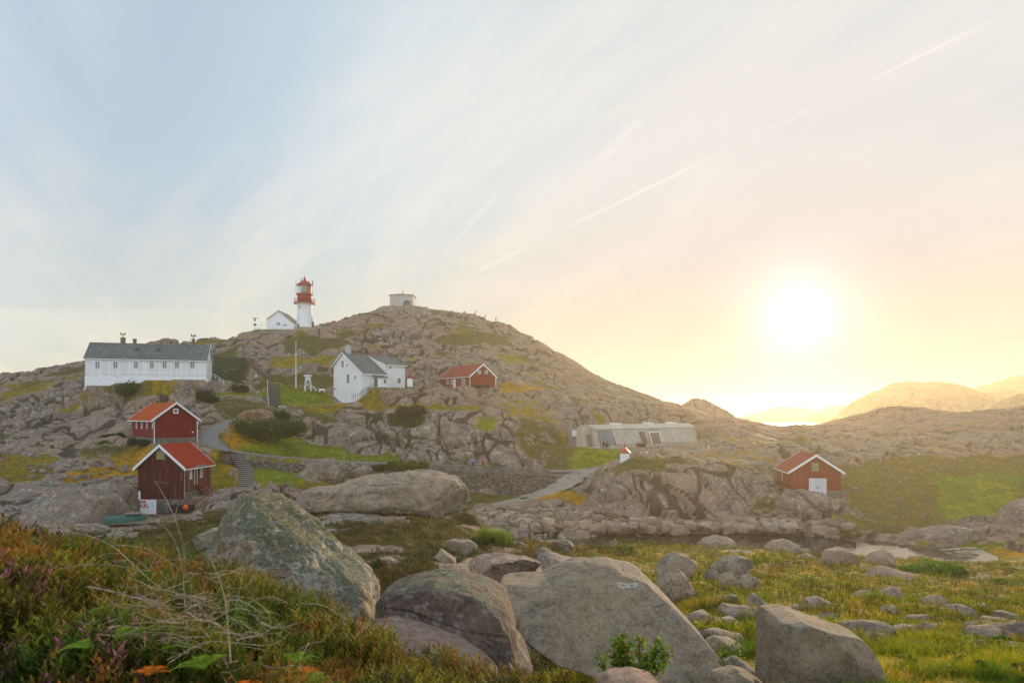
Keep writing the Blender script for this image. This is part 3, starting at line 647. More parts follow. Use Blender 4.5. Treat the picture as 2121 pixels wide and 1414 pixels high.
def board_mat(name, col, wear=0.0, wearcol=(.5, .42, .38), bw=.14, vert=True):
    m = bpy.data.materials.new(name); m.use_nodes = True; t = NT(m.node_tree)
    co = t.n('ShaderNodeTexCoord').outputs['Object']; sp = t.n('ShaderNodeSeparateXYZ', ins={0: co})
    h = t.math('ADD', sp.outputs[0], sp.outputs[1]) if vert else sp.outputs[2]
    u = t.math('DIVIDE', h, bw); fr = t.math('FRACT', u); cell = t.math('FLOOR', u)
    groove = t.mapr(t.math('ABSOLUTE', t.math('SUBTRACT', fr, .5)), .40, .48, 1, 0)
    rn = t.n('ShaderNodeTexWhiteNoise', noise_dimensions='1D', ins={1: cell}).outputs[0]
    c = t.mix(t.mapr(rn, 0, 1, 0, 1, False), tuple(v * .86 for v in col) + (1,), tuple(min(1, v * 1.1) for v in col) + (1,))
    g = t.noise(t.n('ShaderNodeMapping', ins={0: co, 3: (5, 5, .7) if vert else (.7, .7, 5)}).outputs[0], 1.2, 6, .65)
    c = t.mix(t.math('MULTIPLY', t.mapr(g, .3, .7), .22), c, tuple(v * .6 for v in col) + (1,))
    if wear > 0:
        w = t.mapr(t.math('ADD', t.noise(t.n('ShaderNodeMapping', ins={0: co, 3: (9, 9, .45)}).outputs[0], 1.0, 6, .7), t.math('MULTIPLY', rn, .12)), .72 - wear * .25, .80 - wear * .1)
        c = t.mix(w, c, (*wearcol, 1))
    c = t.mix(t.math('MULTIPLY', t.math('SUBTRACT', 1.0, groove), .45), c, tuple(v * .35 for v in col) + (1,))
    b = t.n('ShaderNodeBump', ins={'Strength': .8, 'Distance': .02, 'Height': groove})
    p = t.n('ShaderNodeBsdfPrincipled', ins={'Base Color': c, 'Roughness': .75, 'Specular IOR Level': .15, 'Normal': b.outputs[0]})
    t.n('ShaderNodeOutputMaterial', ins={0: p.outputs[0]}); return m
def tile_mat(name, ca, cb, sx=.28, sz=.3, lich=0.0, slate=False):
    m = bpy.data.materials.new(name); m.use_nodes = True; t = NT(m.node_tree)
    co = t.n('ShaderNodeTexCoord').outputs['Object']
    v = t.n('ShaderNodeTexVoronoi', ins={'Vector': co, 'Scale': 3.2 if slate else 4.5}); vr = t.n('ShaderNodeSeparateColor', ins={0: v.outputs[1]}).outputs[0]
    n = t.noise(co, .6, 6, .65)
    c = t.mix(vr, (*ca, 1), (*cb, 1)); c = t.mix(t.math('MULTIPLY', t.mapr(n, .35, .65), .45), c, tuple(q * .6 for q in ca) + (1,))
    if lich: c = t.mix(t.mapr(t.noise(co, 5.5, 6, .75), .66 - lich * .1, .72), c, (.46, .47, .40, 1))
    sp = t.n('ShaderNodeSeparateXYZ', ins={0: co}); fz = t.math('FRACT', t.math('DIVIDE', sp.outputs[2], sz * .62))
    wv = fz if slate else t.math('ADD', t.math('MULTIPLY', fz, .6), t.math('ABSOLUTE', t.math('SINE', t.math('MULTIPLY', t.math('ADD', sp.outputs[0], sp.outputs[1]), math.pi / sx))))
    b = t.n('ShaderNodeBump', ins={'Strength': .7, 'Distance': .03, 'Height': t.math('ADD', wv, t.math('MULTIPLY', vr, .4))})
    p = t.n('ShaderNodeBsdfPrincipled', ins={'Base Color': c, 'Roughness': .8, 'Specular IOR Level': .12, 'Normal': b.outputs[0]})
    t.n('ShaderNodeOutputMaterial', ins={0: p.outputs[0]}); return m
def stone_mat(name, ca, cb, sc=1.6, mortar=(.05, .045, .035)):
    m = bpy.data.materials.new(name); m.use_nodes = True; t = NT(m.node_tree)
    co = t.n('ShaderNodeNewGeometry').outputs['Position']
    mp = t.n('ShaderNodeMapping', ins={0: co, 3: (1, 1, 1.7)}).outputs[0]
    e = t.n('ShaderNodeTexVoronoi', feature='DISTANCE_TO_EDGE', ins={'Vector': mp, 'Scale': sc}).outputs[0]
    v = t.n('ShaderNodeSeparateColor', ins={0: t.n('ShaderNodeTexVoronoi', ins={'Vector': mp, 'Scale': sc}).outputs[1]}).outputs[0]
    n = t.noise(co, 5, 6, .7)
    c = t.mix(v, (*ca, 1), (*cb, 1)); c = t.mix(.5, c, t.mix(t.mapr(n, .3, .7), (.55, .55, .55, 1), (1.4, 1.4, 1.4, 1)), 'MULTIPLY')
    j = t.mapr(e, .01, .09); c = t.mix(j, (*mortar, 1), c)
    b = t.n('ShaderNodeBump', ins={'Strength': 1, 'Distance': .12, 'Height': t.math('ADD', t.math('MULTIPLY', t.mapr(e, 0, .22), .8), t.math('MULTIPLY', n, .2))})
    p = t.n('ShaderNodeBsdfPrincipled', ins={'Base Color': c, 'Roughness': .85, 'Normal': b.outputs[0]})
    t.n('ShaderNodeOutputMaterial', ins={0: p.outputs[0]}); return m

WHITE = board_mat('white_boards', (.83, .84, .83), bw=.16)
WRENDER = mat('white_render', (.78, .80, .80), .8, noise=.08, nscale=1.5)
TRIM = mat('white_trim', (.78, .80, .81), .5, noise=.05, nscale=3)
RED1 = board_mat('red_boards', (.19, .012, .012), bw=.17)
RED2 = board_mat('weathered_red_boards', (.085, .010, .012), wear=.36, wearcol=(.27, .17, .15), bw=.16)
RED2B = board_mat('worn_red_boards', (.13, .017, .012), wear=.75, wearcol=(.36, .26, .20), bw=.16)
RED3 = board_mat('barn_red_boards', (.24, .028, .022), bw=.2)
TILE = tile_mat('orange_tiles', (.42, .062, .006), (.36, .05, .006))
TILE2 = tile_mat('red_tiles', (.36, .030, .010), (.30, .024, .009))
TILE3 = tile_mat('faded_red_tiles', (.27, .045, .032), (.22, .035, .028))
SLATE = tile_mat('slate', (.085, .105, .105), (.16, .18, .17), lich=1.0, slate=True)
RUBBLE = stone_mat('rubble_masonry', (.20, .16, .12), (.30, .25, .20), 1.7)
FOUND = stone_mat('foundation_stone', (.19, .165, .14), (.27, .24, .20), 2.4)
CONC = mat('concrete', (.26, .25, .23), .9, noise=.25, nscale=1.2, bump=.4)
GLASS = mat('dark_glass', (.035, .045, .05), .06, spec=.6)
IRON = mat('dark_iron', (.04, .035, .03), .6, noise=.3)
WOODW = mat('weathered_wood', (.24, .21, .17), .85, noise=.3, nscale=6, bump=.3)
REDP = mat('red_paint', (.27, .010, .018), .6, noise=.12, nscale=3)

def on_face(face, t, z, out):
    return (t, -out, z) if face == 'R' else (-out, t, z)
def face_box(mb, face, t0, t1, z0, z1, o0, o1):
    a = on_face(face, t0, z0, o0); b = on_face(face, t1, z1, o1)
    return mb.box(min(a[0], b[0]), max(a[0], b[0]), min(a[1], b[1]), max(a[1], b[1]), a[2], b[2])
def window(par, face, t0, t1, z0, z1, nx=2, nz=2, fw=.09, m=None, glass=None, out=0.0, name='window'):
    w = MB(); o = out
    face_box(w, face, t0 - fw, t0, z0 - fw, z1 + fw, o - .05, o + .07); face_box(w, face, t1, t1 + fw, z0 - fw, z1 + fw, o - .05, o + .07)
    face_box(w, face, t0, t1, z0 - fw, z0, o - .05, o + .07); face_box(w, face, t0, t1, z1, z1 + fw, o - .05, o + .07)
    for i in range(1, nx): tt = t0 + (t1 - t0) * i / nx; face_box(w, face, tt - .035, tt + .035, z0, z1, o - .03, o + .055)
    for i in range(1, nz):
        zz = z0 + (z1 - z0) * i / nz
        for k in range(nx):
            a, b = t0 + (t1 - t0) * k / nx + (.035 if k else 0), t0 + (t1 - t0) * (k + 1) / nx - (.035 if k < nx - 1 else 0)
            face_box(w, face, a, b, zz - .02, zz + .02, o - .03, o + .05)
    f = w.build(name, m or TRIM, par)
    g = MB(); face_box(g, face, t0, t1, z0, z1, o + .008, o + .02); g.build('pane', glass or GLASS, f)
    return f
def door(par, face, t0, t1, z0, z1, m=None, fw=.1, name='door', handle=True, double=False):
    f = MB(); face_box(f, face, t0, t1, z0, z1, -.03, .04)
    if double: pass
    d = f.build(name, m or TRIM, par)
    g = MB(); face_box(g, face, t0 - fw, t0 - .003, z0, z1 + fw, -.03, .06); face_box(g, face, t1 + .003, t1 + fw, z0, z1 + fw, -.03, .06); face_box(g, face, t0 - .003, t1 + .003, z1 + .003, z1 + fw, -.03, .06)
    g.build('frame', TRIM, d)
    if handle:
        h = MB(); face_box(h, face, t1 - .18, t1 - .1, z0 + .95, z0 + 1.1, .04, .09); h.build('handle', IRON, d)
    return d
def gable(par, fr, ridge, ze, zr, walls, roofm, over=.35, ovg=.3, peak=.5, ze2=None, th=.14, zb=0.0, trim=True, verge_w=.24, name='wall'):
    """ridge 'R': gable on the right-hand face (ridge runs along v); 'L': gable on the left-hand face (ridge along u)"""
    ze2 = ze if ze2 is None else ze2
    Wd, Ln = (fr.Lu, fr.Lv) if ridge == 'R' else (fr.Lv, fr.Lu)
    g = (lambda a, l, z: (a, l, z)) if ridge == 'R' else (lambda a, l, z: (l, a, z))
    w = MB(); w.prism([g(0, 0, zb), g(Wd, 0, zb), g(Wd, 0, ze2), g(Wd * peak, 0, zr), g(0, 0, ze)], Vector(g(0, Ln, 0)) - Vector(g(0, 0, 0)))
    w.build(name, walls, par)
    r = MB(); pk = Wd * peak
    def slope(a0, z0, a1, z1, sgn):
        d = Vector((a1 - a0, z1 - z0)).normalized(); n = Vector((-d.y, d.x)) * (1 if d.x > 0 else -1)
        e0 = (a0 - d.x * over, z0 - d.y * over)
        q = [(e0[0], e0[1] + .02), (a1, z1 + .02), (a1, z1 + .02 + th / max(.3, abs(n.y))), (e0[0] + n.x * th, e0[1] + .02 + n.y * th)]
        r.prism([g(a, -ovg, z) for a, z in q], Vector(g(0, Ln + 2 * ovg, 0)) - Vector(g(0, 0, 0)))
        return e0
    e0 = slope(0, ze, pk, zr, 1); e1 = slope(Wd, ze2, pk, zr, -1)
    roof = r.build('roof', roofm, par)
    if trim:
        for y0 in (-ovg - .05, Ln + ovg - .01):
            b = MB(); vw = verge_w
            for ea in (e0, e1):
                b.prism([g(ea[0], y0, ea[1] - vw * .55), g(pk, y0, zr + .03 - vw * .55), g(pk, y0, zr + th * 1.3 + .05), g(ea[0], y0, ea[1] + th * 1.2 + .05)], Vector(g(0, .06, 0)) - Vector(g(0, 0, 0)))
            b.build('bargeboard', TRIM, par)
        for ea, sg in ((e0, -1), (e1, 1)):
            b = MB(); a, c = (ea[0] - .11, ea[0] - .02) if sg < 0 else (ea[0] + .02, ea[0] + .11)
            p, q = g(a, -ovg, ea[1] - .08), g(c, Ln + ovg, ea[1] + .06)
            b.box(min(p[0], q[0]), max(p[0], q[0]), min(p[1], q[1]), max(p[1], q[1]), p[2], q[2]); b.build('gutter', TRIM, par)
    return roof
def zof(fr, py, d): return H + (HY - py) / F * d - fr.M.z
def house(name, key, label, cat): f = FR[key]; return f, thing(name, f.M, label, cat, rz=f.th)
def foundation(par, fr, z0, z1, m, e=.06):
    b = MB(); b.box(-e, fr.Lu + e, -e, fr.Lv + e, z0, z1); return b.build('foundation', m, par)

# ---- upper red boathouse
f, h = house('boathouse', 'upper', 'red boathouse with orange tiled roof and slit windows beside the bend of the road', 'boathouse')
zf = zof(f, 907, 108); foundation(h, f, -1.2, zf, FOUND)
gable(h, f, 'R', zof(f, 866, 108), zof(f, 835, 110.5), RED1, TILE, over=.75, ovg=.5, zb=zf)
window(h, 'R', *f.rect('R', 361, 848, 367, 854), nx=1, nz=1, fw=.16)
for x in (283, 294, 305, 316.5): window(h, 'L', *f.rect('L', x - .8, 874, x + .8, 887), nx=1, nz=3, fw=.06, glass=mat('pale_glass', (.45, .45, .45), .3))
for t_ in (-.12, f.Lu + .1):
    b = MB(); b.tube((t_, -.35, -.6 if t_ < 0 else -.1), (t_, -.35, zof(f, 870, 108)), .06); b.build('downpipe', TRIM, h)
b = MB(); face_box(b, 'R', *f.rect('R', 397.5, 893, 400.5, 896), .01, .03); b.build('notice', TRIM, h)
# ---- lower red boathouse
f, h = house('boathouse', 'lower', 'tall weathered dark red boathouse with red tiled roof and outside stair', 'boathouse')
zb_ = zof(f, 1034, 88)
foundation(h, f, -1.5, .25, FOUND, .1)
gable(h, f, 'L', zof(f, 966, 88), zof(f, 921, 91), RED2, TILE2, over=.55, ovg=.45, zb=.25, verge_w=.34)
b = MB(); b.box(.05, f.Lu - .02, -.05, -.004, .26 + .95, zof(f, 966, 88) - .1); b.build('side_boarding', RED2B, h, label='badly worn red boards with bare wood showing')
b = MB(); b.box(.0, f.Lu + .02, -.14, -.006, -.6, 1.15); b.build('side_footing', RUBBLE, h)
b = MB(); face_box(b, 'L', *f.rect('L', 324, 929, 341, 951), .01, .05); b.build('hatch', board_mat('ochre_boards', (.33, .31, .17), bw=.12), h, label='pale ochre wooden hatch in the gable')
window(h, 'R', *f.rect('R', 392.5, 974, 395.5, 991), nx=1, nz=3, fw=.07, out=.05, glass=mat('pale_glass', (.45, .45, .45), .3))
window(h, 'R', *f.rect('R', 414.5, 972, 417.5, 987), nx=1, nz=3, fw=.09, out=.05)
dr = f.rect('R', 402.5, 972, 407.5, 1003); door(h, 'R', *[dr[0], dr[1], dr[2], dr[3]], m=mat('cream_door', (.42, .38, .25), .6, noise=.3))
b = MB(); lt = f.rect('R', 399, 962.5, 420, 965); face_box(b, 'R', lt[0], lt[1], lt[2], lt[3], .05, .5); b.build('door_hood', WOODW, h)
st = MB(); z1 = dr[2]; x0 = dr[0] - .1; n = 9; run = 2.5
for i in range(n): st.box(x0 + .3 + run * i / n, x0 + .3 + run * (i + 1) / n + .04, -1.15, -.2, z1 - (z1 + .1) * (i + .5) / n - .03, z1 - (z1 + .1) * (i + .5) / n + .02)
st = st.build('stair', REDP, h)
b = MB()
for y in (-1.18, -.2): b.prism([(x0 + .2, y, z1 - .25), (x0 + .2, y, z1), (x0 + .4 + run, y, .0), (x0 + .25 + run, y, -.2)], (0, .05, 0))
b.build('stringer', REDP, st)
b = MB()
for y in (-1.2,): 
    for k in (0, .5, 1): xx = x0 + .3 + run * k; zz = z1 - (z1 + .1) * k; b.box(xx - .04, xx + .04, y, y + .07, zz - .1, zz + 1.0)
    for dz in (.55, .97): b.tube((x0 + .3, y + .03, z1 + dz), (x0 + .3 + run, y + .03, dz - .1), .04, 6)
b.build('railing', REDP, st)
b = MB(); b.box(-.07, .0, -.14, -.05, .3, zof(f, 968, 88)); b.build('corner_board', mat('worn_corner', (.34, .27, .24), .8, noise=.3), h)
# ---- long white keeper's house
f, h = house('keepers_house', 'long', 'long white wooden house with slate roof and seven windows in a row', 'house')
ze = zof(f, 745.5, 148); zr = ze + 3.4
Lv = f.Lv
foundation(h, f, -4.0, .35, WRENDER, .05)
gable(h, f, 'R', ze, zr, WHITE, SLATE, over=.35, ovg=.25, zb=.35, peak=.5)
for x in (202, 239, 281.5, 314.5, 341, 366.5, 398.5): window(h, 'L', *f.rect('L', x - 4.2, 749, x + 4.2, 762), nx=2, nz=3, fw=.13, glass=mat('grey_glass', (.14, .17, .17), .12))
for x in (199, 243.5): window(h, 'L', *f.rect('L', x - 3, 778.5, x + 3, 782), nx=3, nz=1, fw=.1)
b = MB(); b.box(-.06, -.002, 0, Lv, 1.05, 1.2); b.build('belt_board', TRIM, h)
b = MB(); b.box(-.08, -.003, f.rect('L', 290, 750, 291, 760)[0], f.rect('L', 290, 750, 291, 760)[1], .4, ze); b.build('downpipe', TRIM, h)
for x, w_, hh, cowl in ((241, 5.0, 1.2, 1), (266, 3.5, 1.0, 0), (391, 4.0, 1.3, 1)):
    t_ = f.t(x + 3, f.v); c = MB(); c.box(3.6, 4.4, t_ - w_ * .08, t_ + w_ * .08, zr - .5, zr + hh); c.box(3.5, 4.5, t_ - w_ * .08 - .1, t_ + w_ * .08 + .1, zr + hh, zr + hh + .14)
    c = c.build('chimney', FOUND, h)
    if cowl:
        k = MB(); k.tube((4, t_, zr + hh + .1), (4, t_, zr + hh + .9), .09); k.tube((4, t_ - .4, zr + hh + .9), (4, t_ + .4, zr + hh + .9), .09)
        for s_ in (-.4, .4): k.tube((4, t_ + s_, zr + hh + .7), (4, t_ + s_, zr + hh + 1.25), .1)
        k.build('cowl', IRON, c)
for x in (279, 325):
    t_ = f.t(x, f.v); c = MB(); sl = (zr - ze) / 4.0
    c.prism([(1.9, t_ - .4, ze + 1.9 * sl + .16), (2.7, t_ - .4, ze + 2.7 * sl + .16), (2.7, t_ - .4, ze + 2.7 * sl + .32), (1.9, t_ - .4, ze + 1.9 * sl + .32)], (0, .8, 0)); c.build('skylight', IRON, h)
b = MB(); b.path([(2.2, -.4, 1.5), (2.2, -1.4, 1.2), (2.2, -3.2, -.1)], .05); b.path([(2.2, -.4, 1.0), (2.2, -1.4, .7), (2.2, -3.2, -.6)], .04)
for y, z in ((-1.4, 1.2), (-2.3, .55), (-3.2, -.1)): b.tube((2.2, y, z), (2.2, y, z - 1.1), .04)
b.build('stair_railing', TRIM, h)
# ---- white two-storey house
f, h = house('house', 'white', 'white two-storey house with slate saltbox roof and raised dormer wall', 'house')
f.M.z  # base at the lower yard
Lu, Lv = f.Lu, f.Lv; ze = zof(f, 772, 145); zl = zof(f, 758, 153); pk = f.t(710, f.v); zr = zof(f, 731, (f.M + f.v * pk).y)
tR = f.t(800, f.u); zh = ze + 2.05; yh = 1.7
FRB = RUBBLE
w = MB(); w.prism([(0, 0, -.6), (0, Lv, -.6), (0, Lv, zl), (0, pk, zr), (0, 0, ze)], (tR, 0, 0)); w.build('wall', WHITE, h)
zrr = zr - .0
w = MB(); w.prism([(tR, 0, -.6), (tR, Lv, -.6), (tR, Lv, zl), (tR, pk, zr), (tR, 0, zh)], (Lu - tR, 0, 0)); w.build('dormer_wall', WHITE, h)
def slab(name, p, q, r_, s_, m, th=.16, par=None):
    P_ = [Vector(x) for x in (p, q, r_, s_)]; b = MB(); b.prism(P_, (0, 0, th)); return b.build(name, m, par)
ds = (zr - ze) / pk; dl = (zr - zl) / (Lv - pk)
rf = slab('roof', (-.3, -.4, ze - .4 * ds + .02), (tR - .003, -.4, ze - .4 * ds + .02), (tR - .003, pk, zr + .02), (-.3, pk, zr + .02), SLATE, par=h)
slab('roof', (-.3, Lv + .35, zl - .35 * dl + .02), (-.3, pk + .004, zr + .02), (Lu + .3, pk + .004, zr + .02), (Lu + .3, Lv + .35, zl - .35 * dl + .02), SLATE, par=h)
dd_ = (zr - zh) / pk
slab('dormer_roof', (tR + .003, -.3, zh - .3 * dd_ + .02), (Lu + .3, -.3, zh - .3 * dd_ + .02), (Lu + .3, pk, zr + .02), (tR + .003, pk, zr + .02), SLATE, par=h)
b = MB(); b.prism([(-.34, -.45, ze - .45 * ds - .12), (-.34, pk, zr - .1), (-.34, Lv + .4, zl - .4 * dl - .12), (-.34, Lv + .4, zl - .4 * dl + .17), (-.34, pk, zr + .22), (-.34, -.45, ze - .45 * ds + .17)], (.035, 0, 0)); b.build('bargeboard', TRIM, h)
b = MB(); b.box(-.3, tR - .05, -.52, -.41, ze - .4 * ds - .1, ze - .4 * ds + .08); b.box(tR + .01, Lu + .3, -.42, -.31, zh - .3 * dd_ - .1, zh - .3 * dd_ + .08); b.build('gutter', TRIM, h)
b = MB(); b.box(-.28, Lu + .28, pk - .12, pk + .12, zr + .14, zr + .26); b.build('ridge_tiles', TILE3, h)
cx_ = f.t(759, f.u) * .98; b = MB(); b.box(cx_ - .1, cx_ + .9, pk - .45, pk + .45, zr - .4, zr + 1.5); b.box(cx_ - .2, cx_ + 1.0, pk - .55, pk + .55, zr + 1.5, zr + 1.65)
for q_ in (.15, .65): b.tube((cx_ + q_, pk, zr + 1.65), (cx_ + q_, pk, zr + 2.0), .13)
b.build('chimney', mat('painted_chimney', (.42, .45, .43), .8, noise=.15), h)
window(h, 'L', *f.rect('L', 707.5, 747, 712.5, 760), nx=1, nz=2, fw=.14); window(h, 'L', *f.rect('L', 718.5, 753, 721, 759), nx=1, nz=1, fw=.1, glass=mat('grey_glass', (.14, .17, .17), .12))
window(h, 'L', *f.rect('L', 718.5, 775, 724, 793), nx=1, nz=3, fw=.16, glass=mat('grey_glass', (.14, .17, .17), .12)); window(h, 'L', *f.rect('L', 734.5, 778, 737.5, 785), nx=1, nz=1, fw=.1, glass=mat('grey_glass', (.14, .17, .17), .12))
window(h, 'R', *f.rect('R', 806.5, 759, 810, 763.5), nx=1, nz=1, fw=.12); window(h, 'R', *f.rect('R', 823, 783, 829.5, 794), nx=2, nz=1, fw=.12)
b = MB(); a = f.rect('L', 693, 804, 695, 806.5); face_box(b, 'L', a[0], a[1] + .3, a[2], a[3], .01, .04); b.build('sign', REDP, h)
b = MB(); zz = zof(f, 806.5, 149); b.box(-.05, -.004, 0, Lv + .05, zz - .1, zz); b.build('belt_board', TRIM, h)
pa = f.rect('R', 773, 778, 792, 805); zf2 = zof(f, 803, 150)
p_ = MB(); p_.prism([(pa[0], -1.9, zf2 - .5), (pa[1], -1.9, zf2 - .5), (pa[1], -1.9, zf2 + 2.0), (pa[0], -1.9, zf2 + 2.0)], (0, 1.85, 0)); p_ = p_.build('porch', WHITE, h)
slab('porch_roof', (pa[0] - .25, -2.15, zf2 + 2.0), (pa[1] + .2, -2.15, zf2 + 2.0), (pa[1] + .2, -.01, zf2 + 2.5), (pa[0] - .25, -.01, zf2 + 2.5), SLATE, .1, p_)
g_ = MB(); g_.box(pa[0] - .03, pa[0] - .004, -1.6, -.5, zf2 + .1, zf2 + 1.95); g_ = g_.build('porch_door', GLASS, p_)
g_ = MB(); g_.box(pa[1] - .9, pa[1] - .4, -1.93, -1.903, zf2 + .8, zf2 + 1.7); g_.build('porch_window', GLASS, p_)
g_ = MB(); g_.box(pa[0] - 1.5, pa[1] + .3, -3.2, -.05, zf2 - 2.3, zf2 - .06); g_.build('terrace', CONC, h)
rl = MB(); pts = [(pa[0] - .3, -3.2, zf2 + .95), (pa[0] - 1.6, -3.2, zf2 + .9)]
rp = [Vector((pa[0] - 1.5, -3.1, zf2 - .06)), Vector((pa[0] - 4.4, -2.8, zf2 - 1.6)), Vector((-1.1, -.6, zf2 - 2.3)), Vector((-1.4, 2.2, .4))]
rl.path([p + Vector((0, 0, .95)) for p in rp] , .035); rl.path([p + Vector((0, 0, .5)) for p in rp], .025)
for a_, b_ in zip(rp[:-1], rp[1:]):
    for k in range(4): q_ = a_.lerp(b_, k / 4); rl.tube(q_ - Vector((0, 0, .4)), q_ + Vector((0, 0, .95)), .03)
rl.build('railing', IRON, h)
# ---- red barn
f, h = house('barn', 'barn', 'red wooden barn with red tiled roof standing alone on the rock terrace', 'barn')
gable(h, f, 'R', zof(f, 778, 155), zof(f, 754.5, 156.5), RED3, TILE3, over=.4, ovg=.35, zb=-1.0, verge_w=.3)
for x in (992.5, 1007): window(h, 'R', *f.rect('R', x - 2, 768, x + 2, 773), nx=2, nz=2, fw=.13)
window(h, 'L', *f.rect('L', 926, 787.5, 928.5, 794.5), nx=1, nz=2, fw=.12); window(h, 'L', *f.rect('L', 934.5, 787, 937, 795), nx=1, nz=2, fw=.12)
a = f.rect('L', 939.5, 786, 943.5, 797); door(h, 'L', a[0], a[1], a[2] - .6, a[3]); window(h, 'L', *f.rect('L', 957.5, 785.5, 962.5, 795), nx=2, nz=3, fw=.14)
b = MB(); b.tube((-.12, -.2, -.6), (-.12, -.2, zof(f, 779, 155)), .07); b.tube((f.Lu + .1, -.2, -.3), (f.Lu + .1, -.2, zof(f, 779, 155)), .07); b.build('downpipe', TRIM, h)
# ---- right-hand boathouse
f, h = house('boathouse', 'boat', 'red boathouse with white double doors above the slipway', 'boathouse')
foundation(h, f, -1.5, zof(f, 1014, 101), FOUND, .08)
gable(h, f, 'R', zof(f, 975, 101), zof(f, 943, 100.5), RED3, TILE3, over=.55, ovg=.4, zb=zof(f, 1014, 101), verge_w=.3)
a = f.rect('R', 1675, 990, 1712, 1028)
for i in (0, 1):
    t0 = a[0] + (a[1] - a[0]) / 2 * i + .01; b = MB(); face_box(b, 'R', t0, t0 + (a[1] - a[0]) / 2 - .03, a[2], a[3], .085, .14); d_ = b.build('door', board_mat('white_door_boards', (.70, .72, .76), bw=.18), h)
    k = MB(); tt = t0 + (a[1] - a[0]) / 2 - .12 if i == 0 else t0 + .08; face_box(k, 'R', tt - .04, tt + .06, a[2] + 1.25, a[2] + 1.42, .14, .19); k.build('handle', IRON, d_)
b = MB(); face_box(b, 'R', *f.rect('R', 1681, 957.5, 1696, 976), .01, .05); b.build('hatch', MATS.get('x') or board_mat('ochre_hatch', (.30, .31, .17), bw=.14), h, label='ochre hatch in the gable')
b = MB(); b.box(-.09, -.0, f.t(1621, f.v) - .15, f.t(1621, f.v) + .15, zof(f, 995, 105), zof(f, 978, 105)); b.build('window', TRIM, h)
# ------------------------------------------------------------------ boulders
def ico(level):
    bm = bmesh.new(); bmesh.ops.create_icosphere(bm, subdivisions=level, radius=1)
    V = np.array([v.co[:] for v in bm.verts], np.float32); Fc = np.array([[v.index for v in f.verts] for f in bm.faces], np.int32); bm.free(); return V, Fc
ICO = {l: ico(l) for l in (3, 4, 5, 6, 7)}
NBC = {l: np.bincount(np.concatenate([ICO[l][1][:, 0], ICO[l][1][:, 1], ICO[l][1][:, 2]]), minlength=len(ICO[l][0])) for l in ICO}
def relax(P_, l):
    Fc = ICO[l][1]; s_ = np.zeros((len(P_), 3))
    for a, b in ((0, 1), (1, 2), (2, 0)):
        for ax in range(3): s_[:, ax] += np.bincount(Fc[:, a], P_[Fc[:, b], ax], len(P_))
    return P_ * .35 + s_ / NBC[l][:, None] * .65
MR_LICH = rock_mat('lichened_granite', ca=(.25, .175, .11), cb=(.17, .165, .14), s=3.2, lichen=.6, crack=.10, moss=.55, streak=.6, pale=(.40, .40, .33))
MR_DARK = rock_mat('dark_granite', ca=(.17, .12, .09), cb=(.085, .075, .062), s=2.6, lichen=.3, crack=.10, moss=.1, pale=(.34, .30, .25))
MR_GREY = rock_mat('grey_granite', ca=(.25, .185, .125), cb=(.17, .145, .105), s=3.0, lichen=.5, crack=.10, pale=(.31, .275, .20), streak=.3)
MR_WARM = rock_mat('warm_granite', ca=(.29, .215, .15), cb=(.19, .165, .125), s=1.2, lichen=.3, crack=.3, pale=(.38, .35, .29))
MR_PINK = rock_mat('pink_granite', ca=(.30, .20, .15), cb=(.21, .17, .135), s=1.5, lichen=.35, crack=.35, pale=(.40, .36, .31))
MR_FARB = rock_mat('distant_granite', ca=(.24, .175, .13), cb=(.17, .155, .13), s=.45, lichen=.15, crack=.6, bumpk=.5)
MR_OCH = rock_mat('ochre_granite', ca=(.26, .15, .07), cb=(.19, .14, .10), s=.6, lichen=.1, crack=.6, bumpk=.6)
LAST = {}
